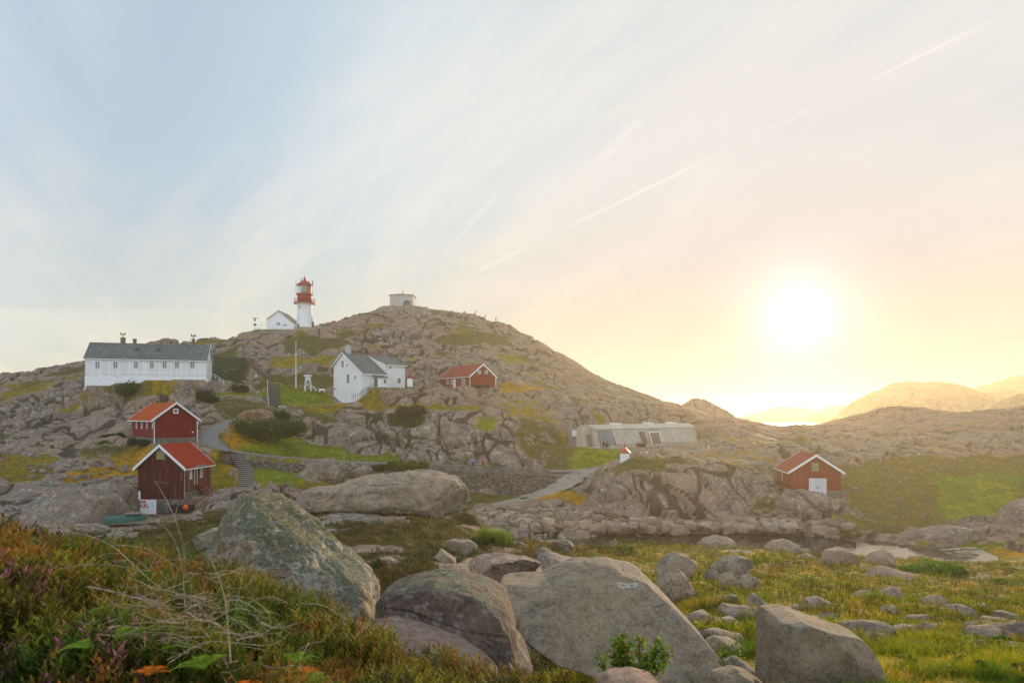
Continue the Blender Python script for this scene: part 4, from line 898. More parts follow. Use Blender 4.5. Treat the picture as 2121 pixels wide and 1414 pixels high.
def boulder(label, outline, d, depth, m, level=5, p=.62, lean=0.0, seed=1, rough=.05, facets=(), cracks=(), joints=.0, group=None, name='boulder', mark=None, chips=7, chipk=.74):
    pts = np.array([[(x - CX) / F * d, H + (HY - y) / F * d] for x, y in outline]); c = pts.mean(0)
    V, Fc = ICO[level]; phi = np.arctan2(V[:, 2], V[:, 0]); s = np.clip(np.hypot(V[:, 0], V[:, 2]), 1e-5, 1)
    # radius of the outline along each bearing
    R = np.zeros(len(V)); dx, dz = np.cos(phi), np.sin(phi)
    for (x1, z1), (x2, z2) in zip(pts - c, np.roll(pts - c, -1, 0)):
        ex, ez = x2 - x1, z2 - z1; den = dx * ez - dz * ex; den = np.where(np.abs(den) < 1e-9, 1e-9, den)
        t = (x1 * ez - z1 * ex) / den; u = (x1 * dz - z1 * dx) / den
        R = np.where((t > 0) & (u >= -1e-6) & (u <= 1 + 1e-6), np.maximum(R, t), R)
    size = R.mean(); rad = R * s ** p; dep = depth * np.sign(V[:, 1]) * np.abs(V[:, 1]) ** p
    Pn = np.stack([rad * dx, dep, rad * dz], 1)
    for n, k in facets:
        n = np.array(n, float); n /= np.linalg.norm(n); q = Pn @ n; lim = k * np.abs(Pn @ n).max(); over = np.maximum(q - lim, 0)
        Pn = Pn - n * (over * .985)[:, None]
    rz_ = np.random.RandomState(seed * 17 + 5)                     # chips and planes of break
    for _ in range(chips):
        n = rz_.normal(size=3) * np.array([1, 1, .8]); n[1] = -abs(n[1]) * 1.1; n /= np.linalg.norm(n); q = Pn @ n; lim = q.max() * rz_.uniform(chipk, .92); over = np.maximum(q - lim, 0); Pn = Pn - n * (over * .96)[:, None]
    sh_ = lean * Pn[:, 2]; kf = (d + sh_) / d; Pn[:, 0] = (Pn[:, 0] + c[0]) * kf - c[0]; Pn[:, 2] = (Pn[:, 2] + c[1] - H) * kf - c[1] + H; Pn[:, 1] += sh_
    nbc = NBC[level]; Pn0 = Pn
    for _ in range({7: 2, 6: 1}.get(level, 1)): Pn = relax(Pn, level)
    q = Pn / size; fn = np.cross(Pn[Fc[:, 1]] - Pn[Fc[:, 0]], Pn[Fc[:, 2]] - Pn[Fc[:, 0]]); N = np.zeros_like(Pn)
    for k_ in range(3):
        for ax in range(3): N[:, ax] += np.bincount(Fc[:, k_], fn[:, ax], len(V))
    N /= np.linalg.norm(N, axis=1, keepdims=True) + 1e-9
    dsp = fbm(q * 1.7 + seed * 7.3, 5, seed, .55) * rough * 1.3 + fbm(q * 9 + seed, 3, seed + 3) * rough * .28
    # dressed-off planes of break, as granite splits
    if joints:
        f1, f2, rr = worley((q + fbm(q * 1.5, 2, seed)[:, None] * .25) * 1.5 + seed, seed, .9); dsp += joints * ((1 - np.exp(-(f2 - f1) * 12)) * (.6 + .6 * (rr - .5)) - .5)
    Pn = Pn + N * (dsp * size)[:, None]
    ck = np.zeros(len(V), np.float32)
    if cracks or mark:
        yy = d + Pn[:, 1]; px = CX + (Pn[:, 0] + c[0]) / yy * F; py = HY - (Pn[:, 2] + c[1] - H) / yy * F
        for line, w in cracks:
            for a, b in zip(line[:-1], line[1:]):
                L2 = (b[0] - a[0]) ** 2 + (b[1] - a[1]) ** 2; tt = np.clip(((px - a[0]) * (b[0] - a[0]) + (py - a[1]) * (b[1] - a[1])) / L2, 0, 1)
                dd = np.hypot(px - a[0] - tt * (b[0] - a[0]), py - a[1] - tt * (b[1] - a[1])) + fbm(q * 8, 2, seed + 9) * w * .5
                ck = np.maximum(ck, (1 - sstep(w * .3, w, dd)) * (Pn[:, 1] < depth * .2))
        Pn[:, 1] += ck * w * d / F * 1.6 if cracks else 0
    mkv = np.zeros(len(V), np.float32)
    if mark:
        mx, my = mark; u_, v_ = (px - mx) / 20, (py - my) / 8 + .35 * np.abs((px - mx) / 20) ** 2 * np.sign(1)
        nn_ = fbm(q * 14, 3, 77) * .5; rr_ = np.minimum(np.hypot(u_ + .45, v_ * .9) / .62, np.hypot(u_ - .5, v_) / .55); mkv = (1 - sstep(.16, .42, np.abs(rr_ - .78) + nn_ * .35)) * .6 * (Pn[:, 1] < depth * .3)
    LAST['V'] = Pn; LAST['N'] = N
    o = np_mesh(name, Pn, Fc, m, attrs={'mark': mkv} if mark else None); o.location = (c[0], d, c[1])
    return tag(o, label, 'boulder' if name == 'boulder' else 'rock', group)
B = boulder
b1 = B('huge leaning boulder shaggy with green lichen on top and golden on its right flank', [(426,1112),(438,1062),(478,1036),(515,1022),(545,1024),(590,1052),(640,1092),(690,1148),(740,1184),(768,1208),(778,1262),(790,1320),(700,1345),(600,1310),(510,1262),(440,1200),(418,1150)], 7.5, .85, MR_LICH, 7, .72, .35, 3, .075, joints=.05)
B1V, B1N = LAST['V'].copy(), LAST['N'].copy()
B('dark split boulder with a long horizontal crack across its face', [(784,1242),(800,1222),(850,1206),(905,1194),(960,1198),(1012,1214),(1048,1238),(1063,1280),(1072,1335),(1092,1362),(1112,1440),(1000,1470),(880,1460),(815,1390),(790,1310)], 6.2, .75, MR_DARK, 7, .5, .12, 8, .035, facets=[((0, -.72, .7), .80), ((.75, -.65, 0), .80), ((0, -1, -.1), .82)], cracks=[([(800,1262),(850,1266),(905,1288),(965,1310),(1052,1321)], 3.2), ([(935,1330),(965,1305)], 1.6)])
b3 = B('broad smooth grey slab tilted toward the viewer with a pale bird-shaped patch', [(1032,1208),(1120,1200),(1195,1166),(1262,1164),(1320,1180),(1352,1212),(1382,1242),(1440,1300),(1482,1350),(1506,1402),(1485,1450),(1380,1455),(1262,1384),(1182,1352),(1092,1328),(1060,1262)], 8.5, .8, MR_GREY, 7, .36, 1.0, 15, .032, joints=.012, facets=[((.1, -1, .0), .66)], chips=3, cracks=[([(1352,1260),(1400,1243),(1432,1236)], 1.8), ([(1050,1228),(1052,1208)], 1.8)], mark=(1300, 1212))
B('square-cut block with a flat top and steep front face at the bottom edge', [(1591,1288),(1598,1273),(1640,1269),(1700,1290),(1778,1316),(1800,1338),(1812,1368),(1812,1450),(1588,1450)], 6.0, .42, MR_GREY, 7, .32, .1, 21, .022, facets=[((0, -.75, .66), .80), ((0, -1, 0), .80), ((-.8, -.6, 0), .86), ((.9, -.4, .1), .88)])
B('pink flat ledge of bedrock running down out of the heather', [(735,1306),(790,1298),(850,1314),(905,1332),(962,1356),(1012,1388),(1050,1428),(920,1470),(800,1410),(740,1356)], 5.2, .6, MR_PINK, 6, .7, .6, 5, .03, name='rock_ledge')
B('rounded pale rock top just showing at the bottom edge below the sapling', [(1238,1412),(1262,1402),(1312,1396),(1360,1408),(1385,1440),(1300,1470),(1238,1450)], 5.2, .3, MR_PINK, 5, .7, 0, 6, .04)
B('grey rock wedged behind the end of the tilted slab', [(1468,1334),(1490,1326),(1522,1328),(1552,1346),(1564,1372),(1522,1392),(1476,1366)], 9.4, .4, MR_GREY, 5, .6, 0, 31, .05)
B('brown rounded rock below the leafy shoots beside the square block', [(1505,1376),(1532,1366),(1562,1384),(1586,1412),(1580,1440),(1508,1440)], 7.0, .3, MR_DARK, 5, .6, 0, 32, .05)
B('low pale rock at the bottom edge between slab and square block', [(1482,1402),(1530,1390),(1560,1400),(1600,1430),(1560,1450),(1478,1440)], 6.3, .3, MR_GREY, 5, .6, 0, 33, .04)
B('very long whale-backed outcrop cut by joints above the dark heather', [(560,1036),(600,1022),(640,1012),(700,1004),(740,990),(790,984),(830,978),(868,974),(905,977),(942,990),(966,1014),(980,1040),(977,1062),(930,1070),(860,1064),(740,1060),(640,1056),(575,1050)], 68, 4.2, MR_WARM, 7, .62, .25, 41, .05, joints=.10, cracks=[([(700,1000),(780,1006),(850,1002),(893,1001)], 1.8), ([(893,1001),(886,1030),(900,1062)], 1.8), ([(742,1034),(800,1036)], 1.6), ([(815,1036),(818,1062)], 1.4), ([(815,1034),(858,1062)], 1.4)], name='outcrop')
B('grey humped rock left of the lamp pole below the road', [(598,1000),(622,978),(648,958),(680,953),(702,966),(714,992),(690,1010),(612,1012)], 103, 3, MR_FARB, 5, .6, 0, 42, .08, joints=.08)
B('smaller grey rock right of the lamp pole', [(722,982),(738,968),(762,965),(772,974),(768,990),(726,990)], 107, 1.6, MR_FARB, 4, .6, 0, 43, .07)
B('steep brown boulder with an ochre stain behind the parked cars', [(483,894),(494,864),(514,850),(540,846),(560,852),(566,868),(566,896),(520,902)], 126.5, 2.6, MR_OCH, 5, .55, 0, 44, .09, joints=.08)
B('large blue-grey fractured slab on the shore left of the green boat', [(14,1104),(48,1062),(96,1034),(150,1012),(204,1006),(236,1026),(252,1056),(250,1092),(150,1112),(60,1116)], 80, 4, MR_FARB, 6, .6, .5, 45, .05, joints=.10, name='outcrop')
cl = [
 ('pale rounded rock above the bright green grass tuft', [(992,1104),(1010,1097),(1034,1100),(1048,1114),(1050,1134),(1012,1134),(994,1118)], 52, 1.0, MR_WARM),
 ('dark pyramid rock at the lagoon corner', [(1048,1134),(1062,1121),(1082,1124),(1102,1140),(1106,1154),(1052,1152)], 50, .8, MR_DARK),
 ('brown jointed boulder half buried in dark heath', [(914,1126),(936,1118),(968,1119),(992,1128),(996,1150),(962,1164),(926,1152)], 42, 1.0, MR_WARM),
 ('small triangular grey rock below the brown jointed boulder', [(894,1160),(912,1137),(928,1148),(956,1168),(950,1178),(896,1172)], 37, .7, MR_GREY),
 ('broad pink slab with grey joints behind the dark split boulder', [(946,1180),(976,1162),(1020,1154),(1062,1156),(1112,1166),(1140,1182),(1112,1204),(1030,1206),(956,1202)], 27, 1.5, MR_PINK),
 ('low domed slab behind the tilted slab', [(1108,1160),(1132,1150),(1160,1158),(1200,1170),(1262,1174),(1310,1184),(1220,1196),(1130,1192)], 22, 1.2, MR_PINK),
 ('rock pair at the left end of the heather mound', [(1136,1136),(1146,1120),(1168,1116),(1190,1126),(1190,1146),(1140,1146)], 49, .9, MR_DARK),
 ('brown cone rock left of the heather mound', [(1106,1156),(1112,1140),(1128,1130),(1142,1142),(1152,1158),(1120,1164)], 40, .7, MR_DARK),
 ('flat rock peeping from green undergrowth', [(768,1164),(786,1155),(806,1155),(824,1164),(812,1176),(774,1176)], 36, .6, MR_WARM),
 ('twin rounded boulder uppermost of the pile right of the slab', [(1362,1186),(1380,1156),(1402,1147),(1424,1152),(1446,1168),(1458,1182),(1450,1202),(1402,1206),(1366,1202)], 24, .9, MR_WARM),
 ('tall cracked egg-shaped boulder right of the slab', [(1358,1206),(1376,1184),(1402,1178),(1424,1194),(1438,1222),(1460,1260),(1420,1276),(1372,1262)], 19, .6, MR_WARM),
 ('pale loaf-shaped boulder beyond the boulder pile', [(1476,1178),(1502,1158),(1532,1152),(1560,1160),(1570,1182),(1540,1196),(1484,1194)], 27, .8, MR_WARM),
 ('small round stone between the twin and the loaf boulders', [(1456,1190),(1466,1180),(1482,1180),(1492,1194),(1482,1204),(1460,1202)], 26, .3, MR_WARM),
 ('grey upright stone below the loaf boulder', [(1490,1204),(1498,1188),(1514,1184),(1532,1198),(1532,1226),(1496,1226)], 23, .4, MR_GREY),
 ('pointed grey stone right of the upright stone', [(1528,1216),(1540,1196),(1556,1189),(1572,1202),(1586,1224),(1544,1232)], 22, .45, MR_GREY),
 ('tall pointed rock with a split right shoulder behind the square block', [(1528,1292),(1544,1256),(1564,1231),(1584,1244),(1608,1262),(1616,1290),(1600,1322),(1540,1320)], 14, .45, MR_WARM),
 ('rectangular upright stone in the heath row', [(1610,1262),(1614,1243),(1634,1240),(1650,1252),(1652,1274),(1618,1276)], 20, .35, MR_GREY),
 ('small wedge stone in the middle of the heath row', [(1644,1270),(1648,1250),(1664,1250),(1676,1268),(1664,1280),(1646,1278)], 19, .3, MR_GREY),
 ('flat-topped double stone at the right of the heath row', [(1668,1268),(1676,1244),(1704,1238),(1734,1248),(1742,1270),(1722,1288),(1676,1288)], 17, .5, MR_WARM),
 ('cube-shaped stone with a bright top in the yellow grass', [(1769,1240),(1782,1228),(1806,1224),(1818,1244),(1812,1264),(1774,1264)], 24, .5, MR_GREY),
 ('low pyramid stone right of the cube-shaped stone', [(1820,1256),(1834,1228),(1858,1218),(1876,1232),(1892,1256),(1852,1268)], 24, .6, MR_WARM),
 ('split flat rock lying in the grass at the right', [(1948,1272),(1976,1257),(2006,1256),(2034,1274),(2040,1294),(1990,1300),(1950,1290)], 17, .5, MR_WARM),
 ('brown rock cut off by the right edge', [(2084,1336),(2098,1318),(2126,1310),(2160,1326),(2160,1360),(2096,1356)], 12, .4, MR_GREY),
 ('smooth boulder at the water beneath the door reflection', [(1706,1166),(1716,1140),(1746,1134),(1772,1146),(1790,1166),(1780,1180),(1712,1180)], 57, 1.4, MR_WARM),
 ('domed boulder at the water among the drift weed', [(1796,1172),(1812,1146),(1836,1139),(1858,1150),(1872,1172),(1860,1182),(1800,1180)], 56, 1.3, MR_WARM),
 ('long low rock at the water above the green mound', [(1438,1134),(1460,1118),(1484,1110),(1514,1114),(1536,1124),(1556,1134),(1500,1142),(1444,1140)], 69, 1.6, MR_WARM),
 ('flat pale rock at the water left of the reflection', [(1586,1138),(1602,1122),(1628,1117),(1654,1126),(1680,1140),(1640,1148),(1592,1146)], 67, 1.4, MR_WARM),
 ('long pale whale slab crossing the green slope', [(1766,1188),(1790,1176),(1826,1176),(1880,1188),(1940,1202),(2010,1208),(2076,1216),(2000,1226),(1880,1218),(1790,1202)], 40, 1.6, MR_PINK),
 ('grey shelf of rock reaching into the lagoon', [(1876,1122),(1908,1100),(1950,1092),(2004,1092),(2044,1104),(2070,1124),(1990,1140),(1900,1132)], 82, 3, MR_FARB),
 ('pale rock hump at the right edge above the far shore', [(2070,1072),(2086,1054),(2110,1042),(2134,1032),(2180,1044),(2180,1084),(2090,1082)], 97, 2.5, MR_FARB),
 ('low pale rock hidden left of the lichened boulder', [(396,1124),(412,1106),(434,1096),(470,1102),(476,1130),(410,1136)], 9.5, .3, MR_GREY),
 ('square weathered block beside the shore slab', [(84,1094),(92,1080),(128,1072),(150,1078),(150,1096),(92,1104)], 74, 1.0, MR_FARB),
 ('flat jetty rock behind the square weathered block', [(120,1100),(150,1086),(190,1084),(224,1092),(226,1104),(180,1110),(130,1108)], 72, 1.2, MR_FARB),
]
for i, (lb, ol, d, dep, m) in enumerate(cl): B(lb, ol, d, dep, m, 6 if d < 45 else 5, .52, .1, 60 + i, .075, joints=.06, chips=15, chipk=.58, facets=[((.3 * math.cos(i), -.7, .7), .85), ((.6 * math.sin(i * 2), -.8, 0), .85)])

# the shaggy lichen on the leaning boulder
def lichen_tufts():
    global LT
    r = np.random.RandomState(3); T = []; K = []
    for i in range(7):
        a = i * 2.4; c, s_ = math.cos(a), math.sin(a); T += [(-s_ * .12, c * .12, 0), (s_ * .12, -c * .12, 0), (c * r.uniform(.3, 1), s_ * r.uniform(.3, 1), r.uniform(.5, 1.1))]; K += [.7, .7, 1.15]
    return np.array(T, np.float32), np.array(K, np.float32)
# loose stones: a dozen shapes copied out
def stone_shape(seed, ax=(1, .8, .55), boxy=.45):
    V, Fc = ICO[4]; P_ = np.sign(V) * np.abs(V) ** boxy; rs = np.random.RandomState(seed)
    for _ in range(7):
        n = rs.normal(size=3); n /= np.linalg.norm(n); q = P_ @ n; k = q.max() * rs.uniform(.62, .85); P_ = P_ - n * (np.maximum(q - k, 0) * .95)[:, None]
    P_ = P_ * np.array(ax) * .5; P_ += (V * fbm(V * 2 + seed, 3, seed)[:, None]) * .03
    me = np_mesh('stone', P_, Fc, MR_STONE); me_ = me.data; bpy.data.objects.remove(me)
    return me_
MR_STONE = rock_mat('loose_stone', ca=(.27, .20, .145), cb=(.19, .155, .12), s=1.0, lichen=.25, crack=.05, rnd=True)
STONES = [stone_shape(200 + i, (1, random.Random(i).uniform(.6, .9), random.Random(i + 9).uniform(.45, .75))) for i in range(12)]
rng = random.Random(77)
LOOSE = []
def put_stone(x, y, z, sx, label, group, sq=1.0, tilt=.25, loose=False):
    if loose:
        Mx = Matrix.Translation((x, y, z)) @ Matrix.Rotation(rng.uniform(0, 6.28), 4, 'Z') @ Matrix.Rotation(rng.uniform(-tilt, tilt), 4, 'X') @ Matrix.Diagonal((sx, sx, sx * sq, 1))
        me = STONES[rng.randrange(12)]; v = np.empty(len(me.vertices) * 3, np.float32); me.vertices.foreach_get('co', v); v = v.reshape(-1, 3); Mn = np.array(Mx); LOOSE.append(v @ Mn[:3, :3].T + Mn[:3, 3]); return
    o = bpy.data.objects.new('stone', STONES[rng.randrange(12)]); C.objects.link(o); o.location = (x, y, z); o.scale = (sx, sx * rng.uniform(.8, 1.1), sx * sq)
    o.rotation_euler = (rng.uniform(-tilt, tilt), rng.uniform(-tilt, tilt), rng.uniform(-.5, .5) + (math.pi if rng.random() < .5 else 0)); return tag(o, label, 'stone', group)
nb = 0
for r, (py, x0, x1, w) in enumerate([(1101, 1040, 1735, 2.0), (1096, 1010, 1740, 1.8), (1091, 985, 1740, 1.7), (1086, 985, 1700, 1.6), (1079.5, 985, 1640, 1.5), (1073, 985, 1250, 1.4), (1067, 985, 1215, 1.3), (1061.5, 985, 1205, 1.2), (1056, 985, 1190, 1.1)]):
    z0 = [.15, .75, 1.05, 1.25, 1.35, 1.4, 1.45, 1.45, 1.45][r]; d = (H - z0) * F / (py - HY); x = (x0 - CX) / F * d
    while x < (x1 - CX) / F * d:
        s = w * rng.uniform(.5, 1.45); x += s * .47
        zz = z0 + rng.uniform(-.18, .15)
        put_stone(x, d + rng.uniform(-.45, .45), zz, s, 'rough stone piled in the breakwater along the far side of the lagoon', 'stones of the breakwater', rng.uniform(.75, 1.1)); nb += 1; x += s * .47
for i in range(46):
    px = rng.uniform(1560, 1800); py = rng.uniform(1040, 1104); d = 14.6 * F / (py - HY); x = (px - CX) / F * d
    if 1672 < px < 1715 and py < 1050: continue
    put_stone(x, d, ground(x, d) + .1, rng.uniform(.5, 1.5), 'loose stone on the rubble slope below the red boathouse with white doors', 'stones below the boathouse', loose=True)
for i in range(60):
    px = rng.uniform(60, 300); py = 1000 - (px - 60) * .22 + rng.uniform(-18, 22); d = rng.uniform(93, 104); x = (px - CX) / F * d
    put_stone(x, d, ground(x, d) + .1, rng.uniform(.5, 1.3), 'loose stone in the rubble wall on the grassy slope left of the boathouses', 'stones of the rubble heap', loose=True)
for i in range(46):
    px = rng.uniform(1340, 2110); py = rng.uniform(1165, 1330); d = 12 + (1330 - py) * .22 if py < 1300 else rng.uniform(9, 14)
    d = max(9, 3400 / (py - HY - 120) ** 1.0 if py > 1010 else 20); x = (px - CX) / F * d
    put_stone(x, d, ground(x, d) + .02, rng.uniform(.2, .85), 'small loose stone lying in the grass of the right-hand slope', 'small stones in the grass')
for i in range(40):
    px = rng.uniform(1750, 2110); d = rng.uniform(78, 96); x = (px - CX) / F * d; z = ground(x, d)
    if z > .1 and z < 3.5: put_stone(x, d, z + .05, rng.uniform(.4, 1.1), 'loose stone on the shore right of the slipway', 'stones of the right shore', loose=True)

nv_ = len(ICO[4][0]); o = np_mesh('loose_stones', np.concatenate(LOOSE), np.concatenate([ICO[4][1] + i * nv_ for i in range(len(LOOSE))]), MR_STONE); o['kind'] = 'stuff'
# ------------------------------------------------------------------ roads, walls, steps
ASPH = mat('asphalt', (.17, .16, .15), .9, noise=.18, nscale=1.5, bump=.3)
GRAV = mat('gravel', (.23, .20, .165), .95, noise=.3, nscale=1.0, bump=.5)
def ribbon(name, pts, hw, m, lift, n=10, amp=0.0):
    sp_ = smooth_pts(pts, n); V = []; k = 9
    for i, p in enumerate(sp_):
        t = (sp_[min(i + 1, len(sp_) - 1)] - sp_[max(i - 1, 0)]); t.z = 0; t.normalize(); nn = Vector((-t.y, t.x, 0)); w = hw * (1 + amp * math.sin(i * .9) * .5 + amp * math.sin(i * 2.3) * .3)
        for j in range(k):
            s = j / (k - 1) * 2 - 1; V.append(tuple(p + nn * w * s + Vector((0, 0, lift - .05 * s * s - (.12 if abs(s) > .99 else 0)))))
    I = np.arange(len(V)).reshape(-1, k); Fq = np.stack([I[:-1, :-1].ravel(), I[:-1, 1:].ravel(), I[1:, 1:].ravel(), I[1:, :-1].ravel()], 1)
    o = np_mesh(name, V, Fq, m); o['kind'] = 'structure'; return o
ribbon('road', ROAD, 1.75, ASPH, .06); ribbon('gravel_track', TRACK, 2.2, GRAV, .05, amp=.25); ribbon('yard', HOUSEYARD, 1.7, ASPH, .05)
# sea-side retaining wall
sw = smooth_pts(RW, 12); Ls = [0]
for a, b in zip(sw[:-1], sw[1:]): Ls.append(Ls[-1] + (b - a).length)
ns = int(Ls[-1] / .16); ss = np.linspace(0, Ls[-1], ns); wx = np.interp(ss, Ls, [p.x for p in sw]); wy_ = np.interp(ss, Ls, [p.y for p in sw]); wz = np.interp(ss, Ls, [p.z for p in sw]); wb = np.interp(wx, rwx, rwb) - .6
V = []; nh = 36
for j in range(nh + 4):
    f = min(j, nh) / nh; z = wb + (wz - wb) * f; y = wy_ - .35 * (1 - f) - .15 + max(0, j - nh) * .35
    V.append(np.stack([wx, y, z], 1))
V = np.concatenate(V).astype(np.float32); f1, f2, rr = worley(V * np.array([1.25, 1.25, 2.0]) + 5, 321, .9)
V[:, 1] -= (np.minimum(f2 - f1, .3) * .55 + (rr - .5) * .12) * (np.arange(len(V)) < ns * nh)
I = np.arange(len(V)).reshape(-1, ns); Fq = np.stack([I[:-1, :-1].ravel(), I[:-1, 1:].ravel(), I[1:, 1:].ravel(), I[1:, :-1].ravel()], 1)
rw = thing('retaining_wall', (float(wx[0]), float(wy_[0]), float(wb[0])), 'long dry-stone retaining wall holding up the road above the shore', 'wall')
sw_m = stone_mat('dry_stone', (.15, .125, .10), (.24, .20, .165), 1.25, (.03, .028, .02))
o = np_mesh('stonework', V - np.array([wx[0], wy_[0], wb[0]], np.float32), Fq, sw_m, rw)
c = MB(); m_ = [i for i in range(ns) if at(800, 0, 1).x < 9 and (wx[i] / wy_[i] * F + CX) > 815 and (wx[i] / wy_[i] * F + CX) < 1140][::8]
for a, b in zip(m_[:-1], m_[1:]):
    A, B_ = Vector((wx[a] - wx[0], wy_[a] - wy_[0], wz[a] - wb[0])), Vector((wx[b] - wx[0], wy_[b] - wy_[0], wz[b] - wb[0]))
    c.prism([A + Vector((0, -.28, -.1)), A + Vector((0, .12, -.1)), A + Vector((0, .12, .95)), A + Vector((0, -.22, .95))], B_ - A)
c.build('parapet', mat('stained_concrete', (.15, .14, .12), .9, noise=.35, nscale=.8), rw)
# road fence
fe = [(x, None) for x in range(462, 965, 36)]; rp = smooth_pts(ROAD, 10)
fence_pts = []
for p in rp:
    px = CX + p.x / p.y * F
    if p.y < 121.5 and 455 < px < 1010 and p.z < 9.6: fence_pts.append(p + Vector((0, -1.85, 0)))
acc = 0; sel_ = [fence_pts[0]]
for a, b in zip(fence_pts[:-1], fence_pts[1:]):
    acc += (b - a).length
    if acc > 2.9: sel_.append(b); acc = 0
fc = thing('fence', sel_[0], 'thin rusty rail fence along the seaward edge of the road', 'fence'); RUST = mat('rusty_iron', (.10, .045, .025), .8, noise=.3)
for p in sel_:
    b = MB(); q = p - sel_[0]; b.tube(q - Vector((0, 0, .4)), q + Vector((0, 0, 1.05)), .045, 6); b.build('post', RUST, fc)
for hgt in (.98, .52):
    b = MB(); b.path([p - sel_[0] + Vector((0, 0, hgt)) for p in sel_], .028, 5); b.build('rail', RUST, fc)
def steps(name, pts, hw, n, label, m, rail=None, side=-1):
    sp_ = smooth_pts(pts, 12); L = [0]
    for a, b in zip(sp_[:-1], sp_[1:]): L.append(L[-1] + (b - a).length)
    e = thing(name, sp_[-1], label, 'steps'); g = []
    for i in range(n):
        s = L[-1] * (i + .5) / n; p = Vector([np.interp(s, L, [q[k] for q in sp_]) for k in range(3)]); p2 = Vector([np.interp(min(s + .3, L[-1]), L, [q[k] for q in sp_]) for k in range(3)])
        p1 = Vector([np.interp(max(s - .3, 0), L, [q[k] for q in sp_]) for k in range(3)]); t = p2 - p1; t.z = 0; t.normalize(); nn = Vector((-t.y, t.x, 0)); w = L[-1] / n * .5
        q = p - sp_[-1]; c = MB(); base = [q + nn * hw - t * w, q - nn * hw - t * w, q - nn * hw + t * w, q + nn * hw + t * w]
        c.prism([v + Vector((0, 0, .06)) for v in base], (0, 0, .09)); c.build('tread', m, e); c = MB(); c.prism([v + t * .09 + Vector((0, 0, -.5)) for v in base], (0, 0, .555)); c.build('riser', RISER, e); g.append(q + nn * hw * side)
    if rail:
        b = MB(); b.path([q + Vector((0, 0, 1.0)) for q in g[::2]], .035, 5)
        for q in g[::4]: b.tube(q, q + Vector((0, 0, 1.0)), .035, 5)
        b.build('handrail', rail, e)
    return e
RISER = mat('riser_shade', (.045, .042, .038), .9)  # risers coloured near black, standing in for shade under each tread
STEPM = mat('step_stone', (.26, .235, .20), .9, noise=.3, nscale=3)
steps('stone_steps', STEPS, .95, 20, 'long flight of stone steps climbing from the shore to the road', STEPM, RUST, -1)
steps('stairs', STAIR, 1.25, 16, 'wide grey stairs with a white handrail beside the concrete wall', STEPM, TRIM, 1)
steps('stairs', STAIR2, .7, 16, 'narrow winding plank stairs climbing the hillside toward the lighthouse', WOODW, WOODW, 1)
a, b = at(446, 843, 145.5), at(556, 843, 146.5)
w = MB(); q = b - a; w.prism([Vector((0, 0, -1)), Vector((0, 0, 2.2)), Vector((0, .35, 2.2)), Vector((0, .35, -1))], q)
cw = thing('concrete_wall', a, 'dark concrete retaining wall left of the wide stairs', 'wall'); w.build('panel', mat('dark_concrete', (.10, .105, .095), .9, noise=.35, nscale=.6), cw)
w = MB(); w.prism([Vector((0, -.1, 2.203)), Vector((0, -.1, 2.35)), Vector((0, .45, 2.35)), Vector((0, .45, 2.203))], q); w.build('coping', CONC, cw)

# ------------------------------------------------------------------ lighthouse hilltop
k = 219 / F; z_ = lambda y: (681 - y) * k
lh = thing('lighthouse', LH, 'white lighthouse with red gallery and red lantern roof on the hill', 'lighthouse')
MB().lathe([(3.9, -3.5), (4.1, -.6), (3.9, .25), (0, .25)], 20).build('plinth', mat('ochre_masonry', (.34, .26, .17), .9, noise=.3, nscale=1.2), lh, True)
MB().lathe([(2.62, .2), (2.55, .6), (2.42, 4), (2.2, 7.4), (2.25, 7.6), (2.9, 8.05), (0, 8.1)], 32).build('tower', WRENDER, lh, True)
MB().lathe([(3.25, 8.0), (3.35, 8.0), (3.35, 8.3), (0, 8.3)], 32).build('gallery', REDP, lh)
r = MB()
for i in range(20):
    a = i / 20 * 2 * math.pi; r.tube((3.25 * math.cos(a), 3.25 * math.sin(a), 8.3), (3.25 * math.cos(a), 3.25 * math.sin(a), 9.5), .05, 5)
for hh in (8.75, 9.5): r.path([(3.25 * math.cos(i / 24 * 2 * math.pi), 3.25 * math.sin(i / 24 * 2 * math.pi), hh) for i in range(25)], .06, 5)
r.build('gallery_railing', REDP, lh)
MB().lathe([(2.28, 8.1), (2.28, 10.3), (2.3, 10.7), (2.72, 10.95), (2.72, 11.1), (0, 11.1)], 32).build('drum', REDP, lh, True)
LG = bpy.data.materials.new('lantern_glass'); LG.use_nodes = True; t = NT(LG.node_tree)
ms = t.n('ShaderNodeMixShader', ins={0: .22, 1: t.n('ShaderNodeBsdfTransparent', ins={0: (.86, .95, .9, 1)}).outputs[0], 2: t.n('ShaderNodeBsdfPrincipled', ins={'Base Color': (.5, .6, .55, 1), 'Roughness': .05}).outputs[0]}); t.n('ShaderNodeOutputMaterial', ins={0: ms.outputs[0]})
MB().lathe([(2.15, 11.1), (2.15, 13.9)], 16).build('lantern_glass', LG, lh)
gb = MB()
for i in range(16):
    a = i / 16 * 2 * math.pi; gb.tube((2.18 * math.cos(a), 2.18 * math.sin(a), 11.1), (2.18 * math.cos(a), 2.18 * math.sin(a), 13.9), .05, 5)
for hh in (12.0, 12.95): gb.path([(2.18 * math.cos(i / 16 * 2 * math.pi), 2.18 * math.sin(i / 16 * 2 * math.pi), hh) for i in range(17)], .035, 4)
gb.build('glazing_bars', TRIM, lh)
MB().lathe([(2.22, 11.1), (2.22, 13.9)], 5, a0=-.95, a1=.15).build('blind_panel', REDP, lh, label='solid red panel on the right of the lantern')
ln = MB().lathe([(.4, 11.1), (1.0, 11.5), (1.25, 12.3), (1.1, 13.0), (.5, 13.6), (0, 13.7)], 16).build('lens', mat('green_lens', (.07, .14, .09), .1, spec=.8), lh, True)
